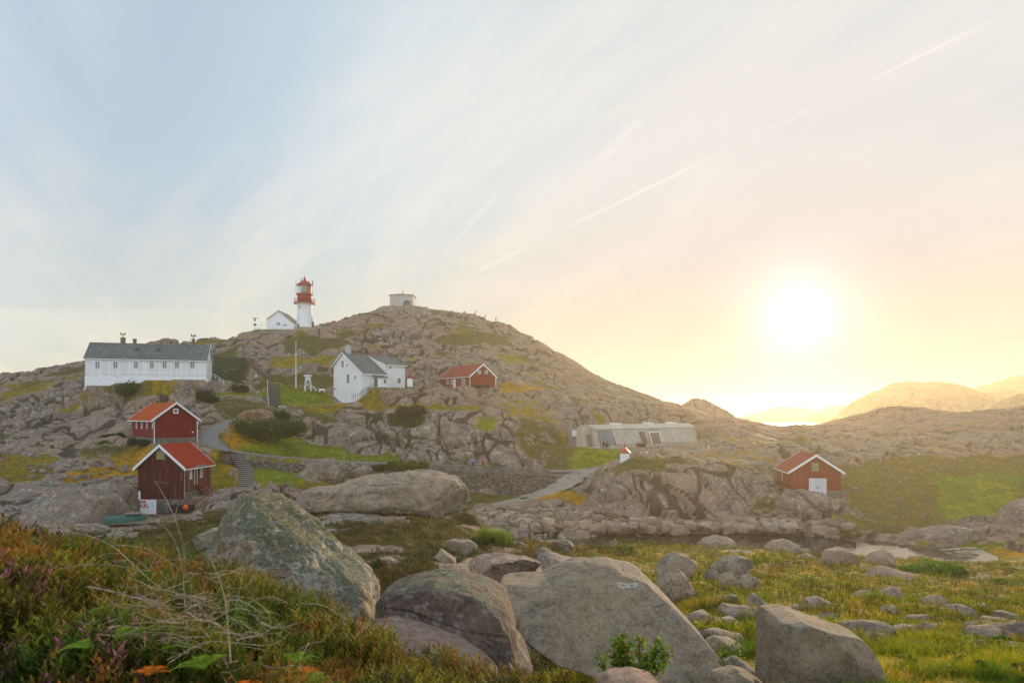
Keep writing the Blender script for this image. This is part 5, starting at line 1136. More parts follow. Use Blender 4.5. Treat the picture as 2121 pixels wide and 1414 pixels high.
MB().lathe([(2.55, 13.85), (2.6, 14.0), (1.2, 15.1), (.35, 15.6), (0, 15.65)], 24).build('lantern_roof', REDP, lh, True)
MB().lathe([(.25, 15.5), (.45, 15.9), (.45, 16.15), (.2, 16.4), (.1, 16.8), (0, 16.8)], 12).build('finial', REDP, lh, True)
for x, y, z0, z1, rr_ in ((-2.7, -.5, 11.1, 15.2, .04), (-2.1, -1.8, 11.1, 15.6, .03), (2.7, -.6, 11.1, 15.4, .04), (2.3, .9, 13.9, 15.6, .16), (1.7, -.9, 14.2, 15.3, .14), (-.9, -.6, 14.9, 16.1, .14), (0, 0, 16.7, 18.2, .025)):
    MB().tube((x, y, z0), (x, y, z1), rr_, 6).build('rod', REDP if rr_ > .1 else IRON, lh)
for zz in (3.0, 6.6): 
    rr_ = 2.5 - zz * .045; w = MB(); w.box(-.95 - .14, -.95 + .14, -rr_ * .93 - .06, -rr_ * .93 + .3, zz - .45, zz + .45); w.build('window', GLASS, lh)
w = MB(); w.box(2.35, 2.85, -.6, .5, .25, 2.3); w.build('door', mat('brown_door', (.16, .06, .03), .6), lh)
rl = MB(); P0 = [(3.6, -1, .3), (5.5, -1, -.5), (7.8, -.8, -2.6)]
for dz in (.5, 1.0): rl.path([(x, y, z + dz) for x, y, z in P0], .04, 5)
for x, y, z in P0: rl.tube((x, y, z - .5), (x, y, z + 1), .04, 5)
rl.build('railing', TRIM, lh)
# foghorn building
k = 216 / F; o_ = at(580, 685, 216); fb = thing('fog_signal_house', o_, 'white gabled fog signal building left of the lighthouse', 'building')
X_ = lambda x: (x - 580) * k; Z_ = lambda y: (685 - y) * k
pl = [(X_(552.5), Z_(661.5)), (X_(577.7), Z_(643.5)), (X_(602), Z_(664)), (X_(608.6), Z_(669)), (X_(608.6), Z_(683))]
w = MB(); w.prism([(X_(552.5), 0, .3)] + [(a, 0, b) for a, b in pl[:4]] + [(pl[4][0], 0, .3)], (0, 10, 0)); w.build('wall', WRENDER, fb)
w = MB(); w.box(X_(553.5), X_(608), -.05, 10, -2.5, .3); w.build('foundation', FOUND, fb)
for (a, b) in zip(pl[:3], pl[1:4]):
    w = MB(); w.prism([(a[0], -.25, a[1] + .01), (b[0], -.25, b[1] + .01), (b[0], -.25, b[1] + .16), (a[0], -.25, a[1] + .16)], (0, 10.4, 0)); w.build('roof', SLATE, fb)
w = MB(); w.box(X_(561), X_(569), 2, 5, Z_(662), Z_(649.3)); w.build('dormer', SLATE, fb)
for x0, x1, y0, y1 in ((573.4, 575.6, 667.6, 673.6), (577.4, 580, 667.6, 673.6)): window(fb, 'R', X_(x0), X_(x1), Z_(y1), Z_(y0), 1, 1, .12)
w = MB(); w.box(X_(586), X_(594), -.06, -.004, Z_(674.3), Z_(672.6)); w.build('vent', IRON, fb)
w = MB(); w.box(X_(552.5) - .05, X_(608.6), -.06, -.003, Z_(677.5), Z_(676.6)); w.build('belt_course', TRIM, fb)
w = MB(); w.path([(X_(552), 1, Z_(672.5)), (X_(535.5), 1, Z_(672.5)), (X_(535.5), 1, Z_(684))], .09, 6); w.path([(X_(552), 1, Z_(666.5)), (X_(535), 1, Z_(666.5)), (X_(535), 1, Z_(672))], .06, 6); w.build('pipe_bracket', TRIM, fb)
d_ = at(534.5, 683.5, 211); dn = thing('radar_dish', d_, 'round white dish antenna below the pipe brackets', 'antenna')
MB().lathe([(0, -.12), (.6, -.09), (1.0, .06), (1.0, .12), (0, .05)], 24).build('dish', WRENDER, dn, True).rotation_euler = (math.radians(90), 0, .1)
MB().tube((0, .35, -1.6), (0, .2, 0), .2).build('stand', TRIM, dn)
d_ = at(528, 692.5, 215); mt = thing('radar_mast', d_, 'thin mast with scanner bar and small platform at the crest', 'mast')
MB().tube((0, 0, -.8), (0, 0, 5.2), .10, 8, .07).build('pole', mat('mast_yellow', (.30, .25, .14), .6), mt)
MB().lathe([(.1, 2.7), (.62, 3.15), (.62, 3.25), (0, 3.25)], 12).build('platform', IRON, mt)
MB().box(-.9, .9, -.08, .08, 5.05, 5.22).build('scanner', IRON, mt); MB().lathe([(.18, 4.3), (.26, 4.6), (.18, 5.0), (0, 5.05)], 10).build('motor', IRON, mt)
# cistern house
cf = Frame(855.7, 637.5, 245, 91, 807.2, 861); e = thing('lookout_house', cf.M, 'white square stone lookout with an arched niche on the summit', 'building', rz=cf.th)
pw = stone_mat('flaking_whitewash', (.52, .54, .55), (.62, .64, .65), 2.2, (.22, .22, .21)); hh = 4.5; Lv, Lu = cf.Lv, max(cf.Lu, 6)
ac = cf.t(843.3, cf.v); ar = 1.45
poly = [(0, -1), (0, hh), (Lv * .5, hh + .35), (Lv, hh), (Lv, -1), (ac + ar, -1)] + [(ac + ar * math.cos(a), 1.4 + 1.35 * math.sin(a)) for a in np.linspace(0, math.pi, 13)] + [(ac - ar, -1)]
w = MB(); w.prism([(0, t, z) for t, z in poly], (.5, 0, 0)); w.build('front_wall', pw, e)
w = MB(); w.box(.503, Lu, .0, ac - ar - .2, -1, hh - .05); w.box(.503, Lu, ac + ar + .2, Lv, -1, hh - .05); w.box(1.9, Lu, ac - ar - .2, ac + ar + .2, -1, hh - .05); w.box(.503, 1.9, ac - ar - .2, ac + ar + .2, 3.2, hh - .05); w.build('wall', pw, e)
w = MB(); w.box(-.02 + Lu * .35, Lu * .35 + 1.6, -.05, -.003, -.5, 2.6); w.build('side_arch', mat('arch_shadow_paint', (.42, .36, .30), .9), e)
w = MB(); w.prism([(-.3, -.3, hh + .0), (-.3, Lv * .5, hh + .37), (-.3, Lv + .3, hh + .0), (-.3, Lv + .3, hh + .18), (-.3, Lv * .5, hh + .55), (-.3, -.3, hh + .18)], (Lu + .6, 0, 0)); w.build('roof', mat('roof_felt', (.16, .15, .12), .9, noise=.2), e)
w = MB(); w.tube((2.5, cf.t(833.5, cf.v), hh), (2.5, cf.t(833.5, cf.v), hh + 3.0), .05, 5); w.box(2.4, 2.6, cf.t(833.5, cf.v) + .05, cf.t(833.5, cf.v) + .35, hh + 1.3, hh + 1.6); w.build('antenna', IRON, e)
bn = thing('bench', cf.M - cf.u * 1.2 + cf.v * ac, 'white bench in front of the arched niche', 'bench', rz=cf.th)
MB().box(-.2, .2, -1.1, 1.1, .42, .5).build('seat', TRIM, bn)
for y in (-.9, .9): MB().box(-.18, .18, y - .05, y + .05, -.5, .42).build('leg', TRIM, bn)
def rough_box(name, px0, px1, py0, py1, d, dep, m, label, cat, z_extra=1.2):
    a, b = at(px0, py1, d), at(px1, py0, d); e = thing(name, a, label, cat); w = MB(); w.box(0, b.x - a.x, 0, dep, -z_extra, b.z - a.z); w.build('block', m, e, bevel=.05); return e
rough_box('stone_wall', 862, 885, 635.2, 640, 249, 2, RUBBLE, 'low broken wall on the summit right of the lookout', 'wall')
cb = rough_box('summit_shelter', 956, 969, 651, 656, 256, 2.5, RUBBLE, 'dark stone shelter with a square chimney on the ridge', 'shelter')
MB().box(.75, 1.5, .6, 1.3, .6, 2.1).build('chimney', FOUND, cb)
bk = rough_box('bunker', 847, 872, 692, 712.5, 200, 3, stone_mat('bunker_stone', (.10, .085, .065), (.15, .125, .10), 1.5), 'dark stone bunker entrance set in the hillside', 'bunker', 2)
a, b = at(847, 712.5, 200), at(860, 712, 200); MB().box(b.x - a.x, b.x - a.x + .95, -.06, -.01, .1, 1.7).build('doorway', IRON, bk)
# ------------------------------------------------------------------ small things round the keeper's yard
p = at(613, 798, 157); fp = thing('flagpole', p, 'tall white flagpole standing on the lawn left of the white house', 'flagpole')
MB().tube((0, 0, -.8), (0, 0, 2.0), .15, 10, .11).build('socket', TRIM, fp); MB().tube((0, 0, 1.9), (0, 0, 10.1), .085, 10, .045).build('pole', TRIM, fp); MB().lathe([(.0, 10.05), (.1, 10.15), (.1, 10.22), (0, 10.3)], 8).build('ball', TRIM, fp)
p = at(638, 806.5, 154); ws = thing('weather_screen', p, 'white louvred weather box on tall crossed legs by the lawn', 'weather box'); k = 154 / F
MB().box(-.55, .55, -.4, .4, 2.0, 3.0).build('box', board_mat('louvre', (.72, .75, .78), bw=.12, vert=False), ws); MB().box(-.78, .78, -.6, .6, 3.0, 3.28).build('lid', TRIM, ws, bevel=.04)
for x in (-1, 1):
    for y in (-.35, .35): MB().tube((x * .72, y * 1.3, -.4), (x * .5, y, 2.1), .07, 6).build('leg', TRIM, ws)
w = MB(); w.tube((-.7, -.42, .2), (.55, -.38, 1.9), .045, 5); w.tube((.7, -.42, .2), (-.55, -.38, 1.9), .045, 5); w.build('brace', TRIM, ws)
w = MB()
for i in range(4): w.box(.9 + i * .28, 1.15 + i * .28, -.3, .3, .7 - i * .25, .76 - i * .25)
w.prism([(.85, -.32, .8), (2.0, -.32, -.3), (2.0, -.32, -.15), (.85, -.32, .95)], (0, .06, 0)); w.build('step_ladder', TRIM, ws)
p = at(667, 809, 153); bx = thing('garden_seat', p, 'low white planter box on the grass left of the white house', 'box'); MB().box(-.65, .65, -.25, .25, .05, .45).build('box', TRIM, bx, bevel=.03)
for x in (-.5, .5): MB().box(x - .06, x + .06, -.2, .2, -.3, .05).build('foot', TRIM, bx)
p = at(580, 849.5, 141.8); sg = thing('funnel_post', p, 'short white post with a flared top at the foot of the wide stairs', 'post')
MB().lathe([(.16, -.4), (.14, .45), (.2, .6), (.42, .92), (.0, .92)], 8).build('post', TRIM, sg)
p = at(530.5, 785, 158); sg = thing('sign', p, 'tiny white notice sign beside the hillside stairs', 'sign'); MB().box(-.25, .25, -.03, .03, .5, .85).build('board', TRIM, sg); MB().tube((0, .05, -.4), (0, .05, .5), .04, 5).build('post', WOODW, sg)
def lantern(px, py, d, r, hb, hr, label, dome=False, spire=.6, n=8):
    p = at(px, py, d); e = thing('navigation_light', p, label, 'beacon')
    MB().lathe([(r, -1.0), (r, hb), (0, hb)], n).build('body', TRIM, e)
    MB().lathe([(r * 1.03, hb), (r * 1.03, hb + .12), (0, hb + .12)], n).build('collar', REDP, e)
    if dome: MB().lathe([(r * 1.1, hb + .12)] + [(r * 1.1 * math.cos(a), hb + .12 + hr * math.sin(a)) for a in np.linspace(.1, 1.5, 7)] + [(0, hb + .12 + hr)], 16).build('roof', REDP, e, True)
    else: MB().lathe([(r * 1.3, hb + .12), (r * 1.22, hb + .2), (.14, hb + hr), (.14, hb + hr + .1), (0, hb + hr + .1)], n).build('roof', mat('bright_red_paint', (.42, .03, .02), .45), e)
    MB().tube((0, 0, hb + hr), (0, 0, hb + hr + spire), .05, 6).build('spire', REDP, e); return e
lantern(849, 791, 149, .62, .75, .75, 'little white lantern with a red dome and spire behind the rock', True, 1.7, 16)
l2 = lantern(1294, 958, 110, .78, 1.55, .95, 'small white lantern hut with a bright red pointed roof on the outcrop')
w = MB(); w.tube((-.45, 0, 2.75), (.45, 0, 2.75), .04, 5); w.lathe([(.0, 2.9), (.12, 3.0), (0, 3.12)], 6); w.build('vane', mat('bright_red_paint', (.42, .03, .02), .45), l2)
p = at(1341, 940, 111); mk = thing('marker_post', p, 'short red-topped marker post right of the lantern hut', 'post'); MB().tube((0, 0, -.3), (0, 0, .45), .08, 8).build('post', TRIM, mk); MB().tube((0, 0, .45), (0, 0, .95), .085, 8, .06).build('top', mat('bright_red_paint', (.42, .03, .02), .45), mk)
p = at(1468, 934, 124); mk = thing('bollard', p, 'low metal bollard glinting at the bend of the museum road', 'bollard'); MB().tube((0, 0, -.3), (0, 0, .85), .07, 8).build('post', TRIM, mk); MB().lathe([(0, .8), (.17, .85), (.17, .95), (0, 1.0)], 10).build('cap', TRIM, mk)
p = at(712.5, 981, 105); lp = thing('lamp_pole', p, 'single grey wooden pole below the road', 'pole'); MB().tube((0, 0, -.8), (0, 0, 3.6), .12, 8, .09).build('pole', WOODW, lp); MB().lathe([(.1, 3.6), (.14, 3.66), (0, 3.72)], 8).build('cap', IRON, lp)
# ------------------------------------------------------------------ museum in the rock terrace
mu = thing('museum', MU0, 'long low concrete and glass visitor building with slanted panels', 'building', rz=math.atan2(MUd.y, MUd.x)); ML = (MU1 - MU0).length
MCON = mat('pale_concrete', (.36, .33, .27), .85, noise=.12, nscale=.8); MPAN = mat('zinc_panel', (.34, .34, .30), .45, noise=.15, nscale=.6); MDK = mat('seam', (.14, .14, .12), .6)
def mt_(px):
    kk = (px - CX) / F; return (kk * MU0.y - MU0.x) / (MUd.x - kk * MUd.y)
fy = lambda z: .12 + z * .32                                                                   # front wall leans back
def front(name, x0, x1, z0, z1, m, out=.0, sh=0.0, par=None, th=.1):
    w = MB(); w.prism([(x0 + sh * z0, fy(z0) - out, z0), (x1 + sh * z0, fy(z0) - out, z0), (x1 + sh * z1, fy(z1) - out, z1), (x0 + sh * z1, fy(z1) - out, z1)], (0, -th, 0)); return w.build(name, m, par or mu)
w = MB(); w.prism([(-.2, .12, -1.5), (-.2, fy(3.25), 3.25), (-.2, 2.6, 4.0), (-.2, 4.6, 4.0), (-.2, 4.6, -1.5)], (ML + .2, 0, 0)); w.build('wall', MCON, mu)
w = MB(); w.prism([(-2.6, 1.2, -1.5), (-2.3, 2.2, 3.75), (-2.3, 3.2, 3.75), (-2.6, 3.2, -1.5)], (2.38, 0, 0)); w.build('end_wall', MCON, mu)
w = MB(); w.prism([(-1.2, 1.15, .0), (-1.2, 1.62, 2.3), (-1.2, 1.75, 2.3), (-1.2, 1.3, .0)], (.75, 0, 0)); w.build('end_door', MDK, mu)
nst = 22
for i in range(nst):
    x0 = ML * i / nst; w = MB(); w.prism([(x0 + .02, fy(3.25) - .25, 3.2), (x0 + .02, 2.55, 4.06), (x0 + .02, 2.55, 4.12), (x0 + .02, fy(3.25) - .25, 3.27)], (ML / nst - .05, 0, 0)); w.build('roof_panel', MPAN, mu)
front('glazing', mt_(1247), mt_(1272), .15, 2.95, mat('blue_glass', (.10, .13, .17), .08, spec=.7), .02)
for x in (1247, 1259, 1272): front('mullion', mt_(x) - .05, mt_(x) + .05, .1, 3.0, MPAN, .14)
xs = np.linspace(mt_(1278), mt_(1346), 9)
for a, b in zip(xs[:-1], xs[1:]): front('panel', a + .03, b - .03, .1, 3.05, MPAN, .02, -.22)
front('dark_opening', mt_(1333), mt_(1343), .25, 2.6, mat('dark_glass2', (.06, .06, .055), .3), .15, -.22)
front('doorway', mt_(1351), mt_(1370), .05, 2.2, mat('door_glass', (.10, .09, .05), .15), .03)
for x in (1350, 1371): front('door_frame', mt_(x) - .1, mt_(x) + .1, .0, 2.35, TRIM, .14)
front('door_frame', mt_(1350) - .1, mt_(1371) + .1, 2.38, 2.5, TRIM, .14)
xs = np.linspace(mt_(1374), mt_(1440), 10)
for a, b in zip(xs[:-1], xs[1:]): front('panel', a + .03, b - .03, .1, 3.05, MPAN, .02, -.16)
for x in (1300, 1368, 1415):
    w = MB(); xx = mt_(x); w.prism([(xx, 3.0, 4.0), (xx + 2, 3.0, 4.0), (xx + 2, 3.0, 4.25), (xx, 3.0, 4.4)], (0, 1.6, 0)); w.build('skylight', TRIM, mu)
w = MB(); w.box(-3, ML + 2, -1.2, .1, -.9, -.02); w.build('terrace', MCON, mu)
tb = thing('picnic_table', MU0 + MUd * (mt_(1313)) + MUn * 1.8 + Vector((0, 0, -.05)), 'dark picnic table in front of the museum panels', 'table', rz=math.atan2(MUd.y, MUd.x))
MB().box(-.8, .8, -.35, .35, .7, .76).build('top', IRON, tb)
for y in (-.7, .7): MB().box(-.8, .8, y - .13, y + .13, .42, .47).build('seat', IRON, tb)
for x in (-.6, .6): MB().box(x - .04, x + .04, -.75, .75, -.3, .42).build('leg', IRON, tb)
ga = rough_box('store_shed', 1181, 1217, 887, 915, 134, 4, CONC, 'grey concrete shed with a white shutter left of the museum', 'shed', 1.5)
a = at(1181, 915, 134); s0, s1 = at(1185, 903, 134), at(1212, 891, 134); MB().box(s0.x - a.x, s1.x - a.x, -.07, -.01, s0.z - a.z, s1.z - a.z).build('shutter', TRIM, ga)
# ------------------------------------------------------------------ shore things
p = at(307, 1066, 87.2); nb_ = thing('notice_board', p, 'white notice board with a life ring below the weathered boathouse', 'board'); k = 87.2 / F
x0, x1, zt = -16.5 * k, 16.5 * k, 31.5 * k
MB().box(x0, -.03, -.04, .0, .12, zt).build('panel', TRIM, nb_); MB().box(-.003, x1, -.04, .0, .12, zt).build('panel', TRIM, nb_)
for x in (x0, x1): MB().box(x - .05, x + .05, .003, .09, -.6, zt + .05).build('post', WOODW, nb_)
BLUE = mat('pale_blue_print', (.22, .42, .55), .6)
w = MB()
for i in range(6):                                             # faint rows of print
    for j in range(3):
        if (i, j) in ((2, 1), (4, 0)): continue
        w.box(.42 + j * .13, .42 + j * .13 + .10, -.046, -.041, zt - .34 - i * .11, zt - .28 - i * .11)
w.box(.80, .803, -.046, -.041, zt - .95, zt - .25); w.build('print', BLUE, nb_)
MB().box(-.08, .09, -.09, -.042, zt - 1.0, zt - .84).build('hook', IRON, nb_)
MB().box(x0 - .22, x0 + .02, -.02, .02, zt + .02, zt + 1.1).build('white_plate', TRIM, nb_)
lr = thing('life_ring', p + Vector((x0 + .46, -.16, zt - .46)), 'red and white life ring hanging on the notice board', 'life ring')
def ring(R, r, a0, a1, n=10):
    m_ = MB(); P_ = []
    for i in range(n + 1):
        a = a0 + (a1 - a0) * i / n
        for j in range(8): b = j / 8 * 2 * math.pi; P_.append(((R + r * math.cos(b)) * math.cos(a), r * .8 * math.sin(b), (R + r * math.cos(b)) * math.sin(a)))
    m_.add(P_, [(i * 8 + j, i * 8 + (j + 1) % 8, (i + 1) * 8 + (j + 1) % 8, (i + 1) * 8 + j) for i in range(n) for j in range(8)]); return m_
for q in range(4): ring(.34, .105, q * math.pi / 2 + .25, (q + 1) * math.pi / 2 - .1).build('ring_section', mat('life_ring_red', (.60, .045, .02), .5), lr, True); ring(.34, .108, (q + 1) * math.pi / 2 - .1, (q + 1) * math.pi / 2 + .25, 4).build('band', TRIM, lr, True)
# upturned green boat
bp = at(262, 1083, 77); bt = thing('rowing_boat', bp, 'dark green rowing boat lying upside down on the shore', 'boat', rz=math.radians(20))
V = []; nb1, nb2 = 22, 12
for i in range(nb1):
    s = i / (nb1 - 1); wd = .82 * (math.sin(math.pi * min(1, s * .62 + .38 * (s > 0) * s + .12)) ** .6 if s < .98 else .02); wd = .85 * (1 - s ** 3.2) ** .8 * (.72 + .28 * min(1, s * 3)); hh = .62 * (1 - .25 * s * s)
    for j in range(nb2 + 1):
        a = math.pi * j / nb2; V.append((s * 4.3 - 2.15, -math.cos(a) * wd, math.sin(a) ** .75 * hh * (.9 if wd > .05 else .5) + .05 + .18 * s * s))
Fc = [(i * (nb2 + 1) + j, i * (nb2 + 1) + j + 1, (i + 1) * (nb2 + 1) + j + 1, (i + 1) * (nb2 + 1) + j) for i in range(nb1 - 1) for j in range(nb2)] + [tuple(range(nb2, -1, -1))]
m_ = MB(); m_.add(V, Fc); hl = m_.build('hull', mat('green_boat_paint', (.012, .085, .065), .4, noise=.25, nscale=3), bt, True)
w = MB(); w.prism([(-2.1, -.03, .62), (1.2, -.03, .66), (2.1, -.03, .28), (2.1, -.03, .2), (1.2, -.03, .55), (-2.1, -.03, .5)], (0, .06, 0)); w.build('keel', IRON, bt)
pa_ = thing('pallet', bp + Vector((.75, .1, 1.03)), 'broken wooden pallet lying on the upturned boat', 'pallet', rz=math.radians(8))
for i in range(5): MB().box(-.75 + i * .32, -.53 + i * .32, -.5, .5, .1, .13).build('slat', WOODW, pa_)
for y in (-.42, 0, .42): MB().box(-.75, .76, y - .05, y + .05, 0, .1).build('bearer', WOODW, pa_)
pb = at(385, 1056, 86); bu = thing('buoy', pb, 'bright orange buoy lying by the dark boat shed wall', 'buoy'); MB().lathe([(0, -.05), (.3, .1), (.38, .35), (.25, .6), (.08, .75), (0, .76)], 16).build('float', mat('orange_buoy', (.75, .07, .01), .4), bu, True); MB().lathe([(0, .74), (.06, .76), (.06, .86), (0, .88)], 8).build('eye', IRON, bu)
pq = at(400, 1040, 87); pk_ = thing('plank_pile', pq, 'pile of reddish planks under the outside stair', 'planks')
for i in range(6):
    o = MB().box(-1.4, 1.4, -.08, .08, 0, .05).build('plank', mat('pink_planks', (.28, .15, .11), .8, noise=.3), pk_); o.location = (rng.uniform(-.3, .3), rng.uniform(-.3, .3), .05 + i * .06); o.rotation_euler = (0, -.28 + rng.uniform(-.06, .06), rng.uniform(-.3, .3))
w = MB(); q0, q1 = at(352, 1060, 86.8), at(398, 1060, 88); qd = q1 - q0; ww = thing('landing_recess', q0, 'dark timber crib below the boathouse corner', 'crib'); w.prism([(0, 0, -.6), (0, 0, .85), (0, 1, .85), (0, 1, -.6)], qd); w.build('timber', mat('tarred_wood', (.018, .018, .022), .9), ww)
bt.scale = (1.0, 1.25, 1.55)
# cars behind the bush
def car(px, py, d, rz, col, label):
    p = at(px, py, d); c = thing('parked_car', p, label, 'car', rz=rz); CM = mat('car_paint_' + label[:5], col, .25, spec=.6)
    prof = [(-2.15, .35), (-2.1, .8), (-1.5, .95), (-.8, 1.42), (.7, 1.45), (1.5, 1.0), (2.1, .85), (2.2, .35)]
    w = MB(); w.prism([(x, -.85, z) for x, z in prof], (0, 1.7, 0)); w.build('body', CM, c, bevel=.05)
    w = MB(); w.prism([(x, -.87, z) for x, z in [(-1.25, .98), (-.75, 1.34), (.62, 1.37), (1.15, 1.02)]], (0, 1.74, 0)); w.build('window', GLASS, c)
    for x in (-1.35, 1.35):
        for y in (-.8, .8): wt = MB().tube((x, y - .1, .32), (x, y + .1, .32), .32, 16).build('wheel', IRON, c); MB().tube((x, y - .12, .32), (x, y + .12, .32), .18, 10).build('rim', TRIM, wt)
    return c
car(548, 892, 124.8, .25, (.02, .022, .03), 'black parked car half hidden behind the big green bush')
car(527, 909, 122.8, .5, (.5, .5, .5), 'silver parked car nearly hidden by the left end of the big bush')
# gull
gp = at(940, 543, 180); gl = MB()
gl.add([(-.5, 0, .28), (-.22, .05, .12), (0, .12, .0), (0, -.12, .0), (-.22, -.1, .1), (.5, 0, .3), (.22, .05, .13), (.22, -.1, .11), (0, 0, -.06), (0, .3, .01), (0, -.28, .02)],
       [(0, 1, 4), (1, 2, 3, 4), (5, 7, 6), (6, 7, 3, 2), (2, 8, 3), (9, 2, 8), (10, 8, 3), (9, 8, 2)])
tag(gl.build('gull', mat('gull_grey', (.10, .10, .11), .8), smooth=True), 'tiny dark gull gliding above the ridge', 'bird').location = gp

# ------------------------------------------------------------------ people
SKIN = mat('skin', (.35, .2, .14), .6)
def skinned(name, verts, edges, radii, m, parent=None):
    me = bpy.data.meshes.new(name); me.from_pydata(verts, edges, []); me.materials.append(m); o = bpy.data.objects.new(name, me); C.objects.link(o)
    if parent: o.parent = parent
    md = o.modifiers.new('skin', 'SKIN'); md.use_smooth_shade = True
    for v, r in zip(me.skin_vertices[0].data, radii): v.radius = (r, r)
    me.skin_vertices[0].data[0].use_root = True
    s = o.modifiers.new('sub', 'SUBSURF'); s.levels = s.render_levels = 1; return o
def person(px, py, d, rz, top, legs, label, lean=0.0, stride=.25, hair=(.05, .035, .02), h=1.72, pack=None):
    p = at(px, py, d); s = h / 1.75
    V = [(0, 0, .93), (0, 0, 1.15), (0, 0, 1.40), (0, 0, 1.50), (0, -.01, 1.60), (0, 0, 1.72),
         (-.10, 0, .88), (-.11, -stride * .5, .48), (-.11, -stride * .6, .09), (-.11, -stride * .6 - .14, .04), (.10, 0, .88), (.11, stride * .45, .50), (.11, stride * .9, .10), (.11, stride * .9 - .12, .04),
         (-.18, 0, 1.40), (-.24, .06, 1.13), (-.24, -.08, .90), (-.24, -.12, .80), (.18, 0, 1.40), (.24, -.06, 1.13), (.24, -.18, .93), (.24, -.22, .83)]
    V = [(x * s, (y - lean * max(0, z - .9)) * s, z * s) for x, y, z in V]
    E = [(0, 1), (1, 2), (2, 3), (3, 4), (4, 5), (0, 6), (6, 7), (7, 8), (8, 9), (0, 10), (10, 11), (11, 12), (12, 13), (2, 14), (14, 15), (15, 16), (16, 17), (2, 18), (18, 19), (19, 20), (20, 21)]
    R_ = [.14, .13, .14, .05, .095, .07, .09, .062, .045, .035, .09, .062, .045, .035, .06, .045, .033, .03, .06, .045, .033, .03]
    if p.y > 250:                                              # on the skyline: stand where the ridge is
        ci = int(np.searchsorted(COLS, px)); rr_ = np.where((ROWS > 200) & (ROWS < 300))[0]; bi = rr_[np.argmax((Zd[rr_, ci] - H) / ROWS[rr_])]; p = Vector(((px - CX) / F * ROWS[bi], ROWS[bi], Zd[bi, ci] - .08))
    e = skinned('person', V, E, [r * s for r in R_], SKIN); e.location = p; e.rotation_euler = (0, 0, rz); tag(e, label, 'person')
    jm = mat('cloth_%02d%02d%02d' % tuple(int(c * 99) for c in top), top, .9, noise=.15); tm = mat('cloth_%02d%02d%02d' % tuple(int(c * 99) for c in legs), legs, .9, noise=.15)
    sub = lambda idx: ([V[i] for i in idx], [(idx.index(a), idx.index(b)) for a, b in E if a in idx and b in idx])
    i1 = [1, 2, 14, 15, 16, 18, 19, 20, 0]; v, ed = sub(i1); skinned('jacket', v, ed, [(R_[i] + .025) * s for i in i1], jm, e)
    i2 = [0, 6, 7, 8, 10, 11, 12]; v, ed = sub(i2); skinned('trousers', v, ed, [(R_[i] + .02) * s for i in i2], tm, e)
    MB().lathe([(0, .02), (.08, 0), (.105, -.06), (.10, -.12)], 12).build('hair', mat('hair_%02d' % int(hair[0] * 99), hair, .8), e, True).location = Vector(V[5]) + Vector((0, .015, .085))
    if pack: MB().box(-.14, .14, .10, .28, 1.0, 1.42).build('rucksack', mat('pack', pack, .9), e, bevel=.04).location = (0, 0, 0)
    return e
DK = (.02, .02, .025)
person(962, 966, 121, 1.2, (.10, .10, .13), (.03, .03, .04), 'person in dark clothes at the left of the three walkers on the road', .1)
person(974, 966.5, 121, -.6, (.16, .26, .45), (.25, .25, .28), 'person in a pale blue top, middle of the three walkers on the road')
person(980.5, 967.5, 120.6, .4, (.10, .28, .55), (.03, .03, .05), 'person in a bright blue jacket on the road with the walkers')
person(1000.5, 968, 120.6, -1.2, (.35, .02, .02), (.03, .03, .04), 'person in a red jacket walking on the road', .12)
person(1250, 931.5, 121.8, 2.4, DK, DK, 'person in dark clothes nearest the museum glass, left of a pair', .12, .3)
person(1257.5, 933, 121.4, 2.4, (.04, .05, .04), DK, 'person in dark clothes with a rucksack, right of the pair by the museum', .12, .3, pack=(.05, .07, .04))
person(984.5, 661.5, 257, 1.4, (.05, .045, .04), DK, 'stooping hiker highest of three on the ridge skyline', .35, .2, h=1.75)
person(1004, 666.5, 259, 1.5, DK, DK, 'leaning hiker in the middle of three on the ridge skyline', .4, .3, h=1.75)
person(1027, 674, 260, 1.6, (.03, .03, .05), DK, 'upright hiker lowest of three on the ridge skyline', .15, .3, h=1.75)
person(618, 680.5, 214, .4, DK, DK, 'person in black standing at the foot of the lighthouse', .1, .2)
# ------------------------------------------------------------------ plants
def leaf_mat(name, tint=(1, 1, 1), trans=.35):
    m = bpy.data.materials.new(name); m.use_nodes = True; t = NT(m.node_tree)
    c = t.n('ShaderNodeAttribute', attribute_name='vcol').outputs['Color']; c = t.mix(1.0, c, (*tint, 1), 'MULTIPLY')
    p = t.n('ShaderNodeBsdfPrincipled', ins={'Base Color': c, 'Roughness': .65, 'Specular IOR Level': .12}); tr = t.n('ShaderNodeBsdfTranslucent', ins={0: t.mix(1.0, c, (1.5, 1.35, .7, 1), 'MULTIPLY')})
    ms = t.n('ShaderNodeMixShader', ins={0: trans, 1: p.outputs[0], 2: tr.outputs[0]}); t.n('ShaderNodeOutputMaterial', ins={0: ms.outputs[0]}); return m
LEAF = leaf_mat('leaves')
rs = np.random.RandomState(5)
def tpl_sprig(nl, seed, L=.16, w=.05):
    r = np.random.RandomState(seed); T = []; K = []
    T += [(-.012, 0, 0), (.012, 0, 0), (.002, 0, 1)]; K += [.55] * 3
    for i in range(nl):
        z = .12 + .86 * i / nl; a = i * 2.4 + r.uniform(-.5, .5); l = L * (1.05 - .55 * z); c, s = math.cos(a), math.sin(a); up = l * 1.1
        T += [(c * .01 - s * w * .5, s * .01 + c * w * .5, z), (c * .01 + s * w * .5, s * .01 - c * w * .5, z), (c * l, s * l, z + up)]; K += [.8, .8, 1.25]
    return np.array(T, np.float32), np.array(K, np.float32)
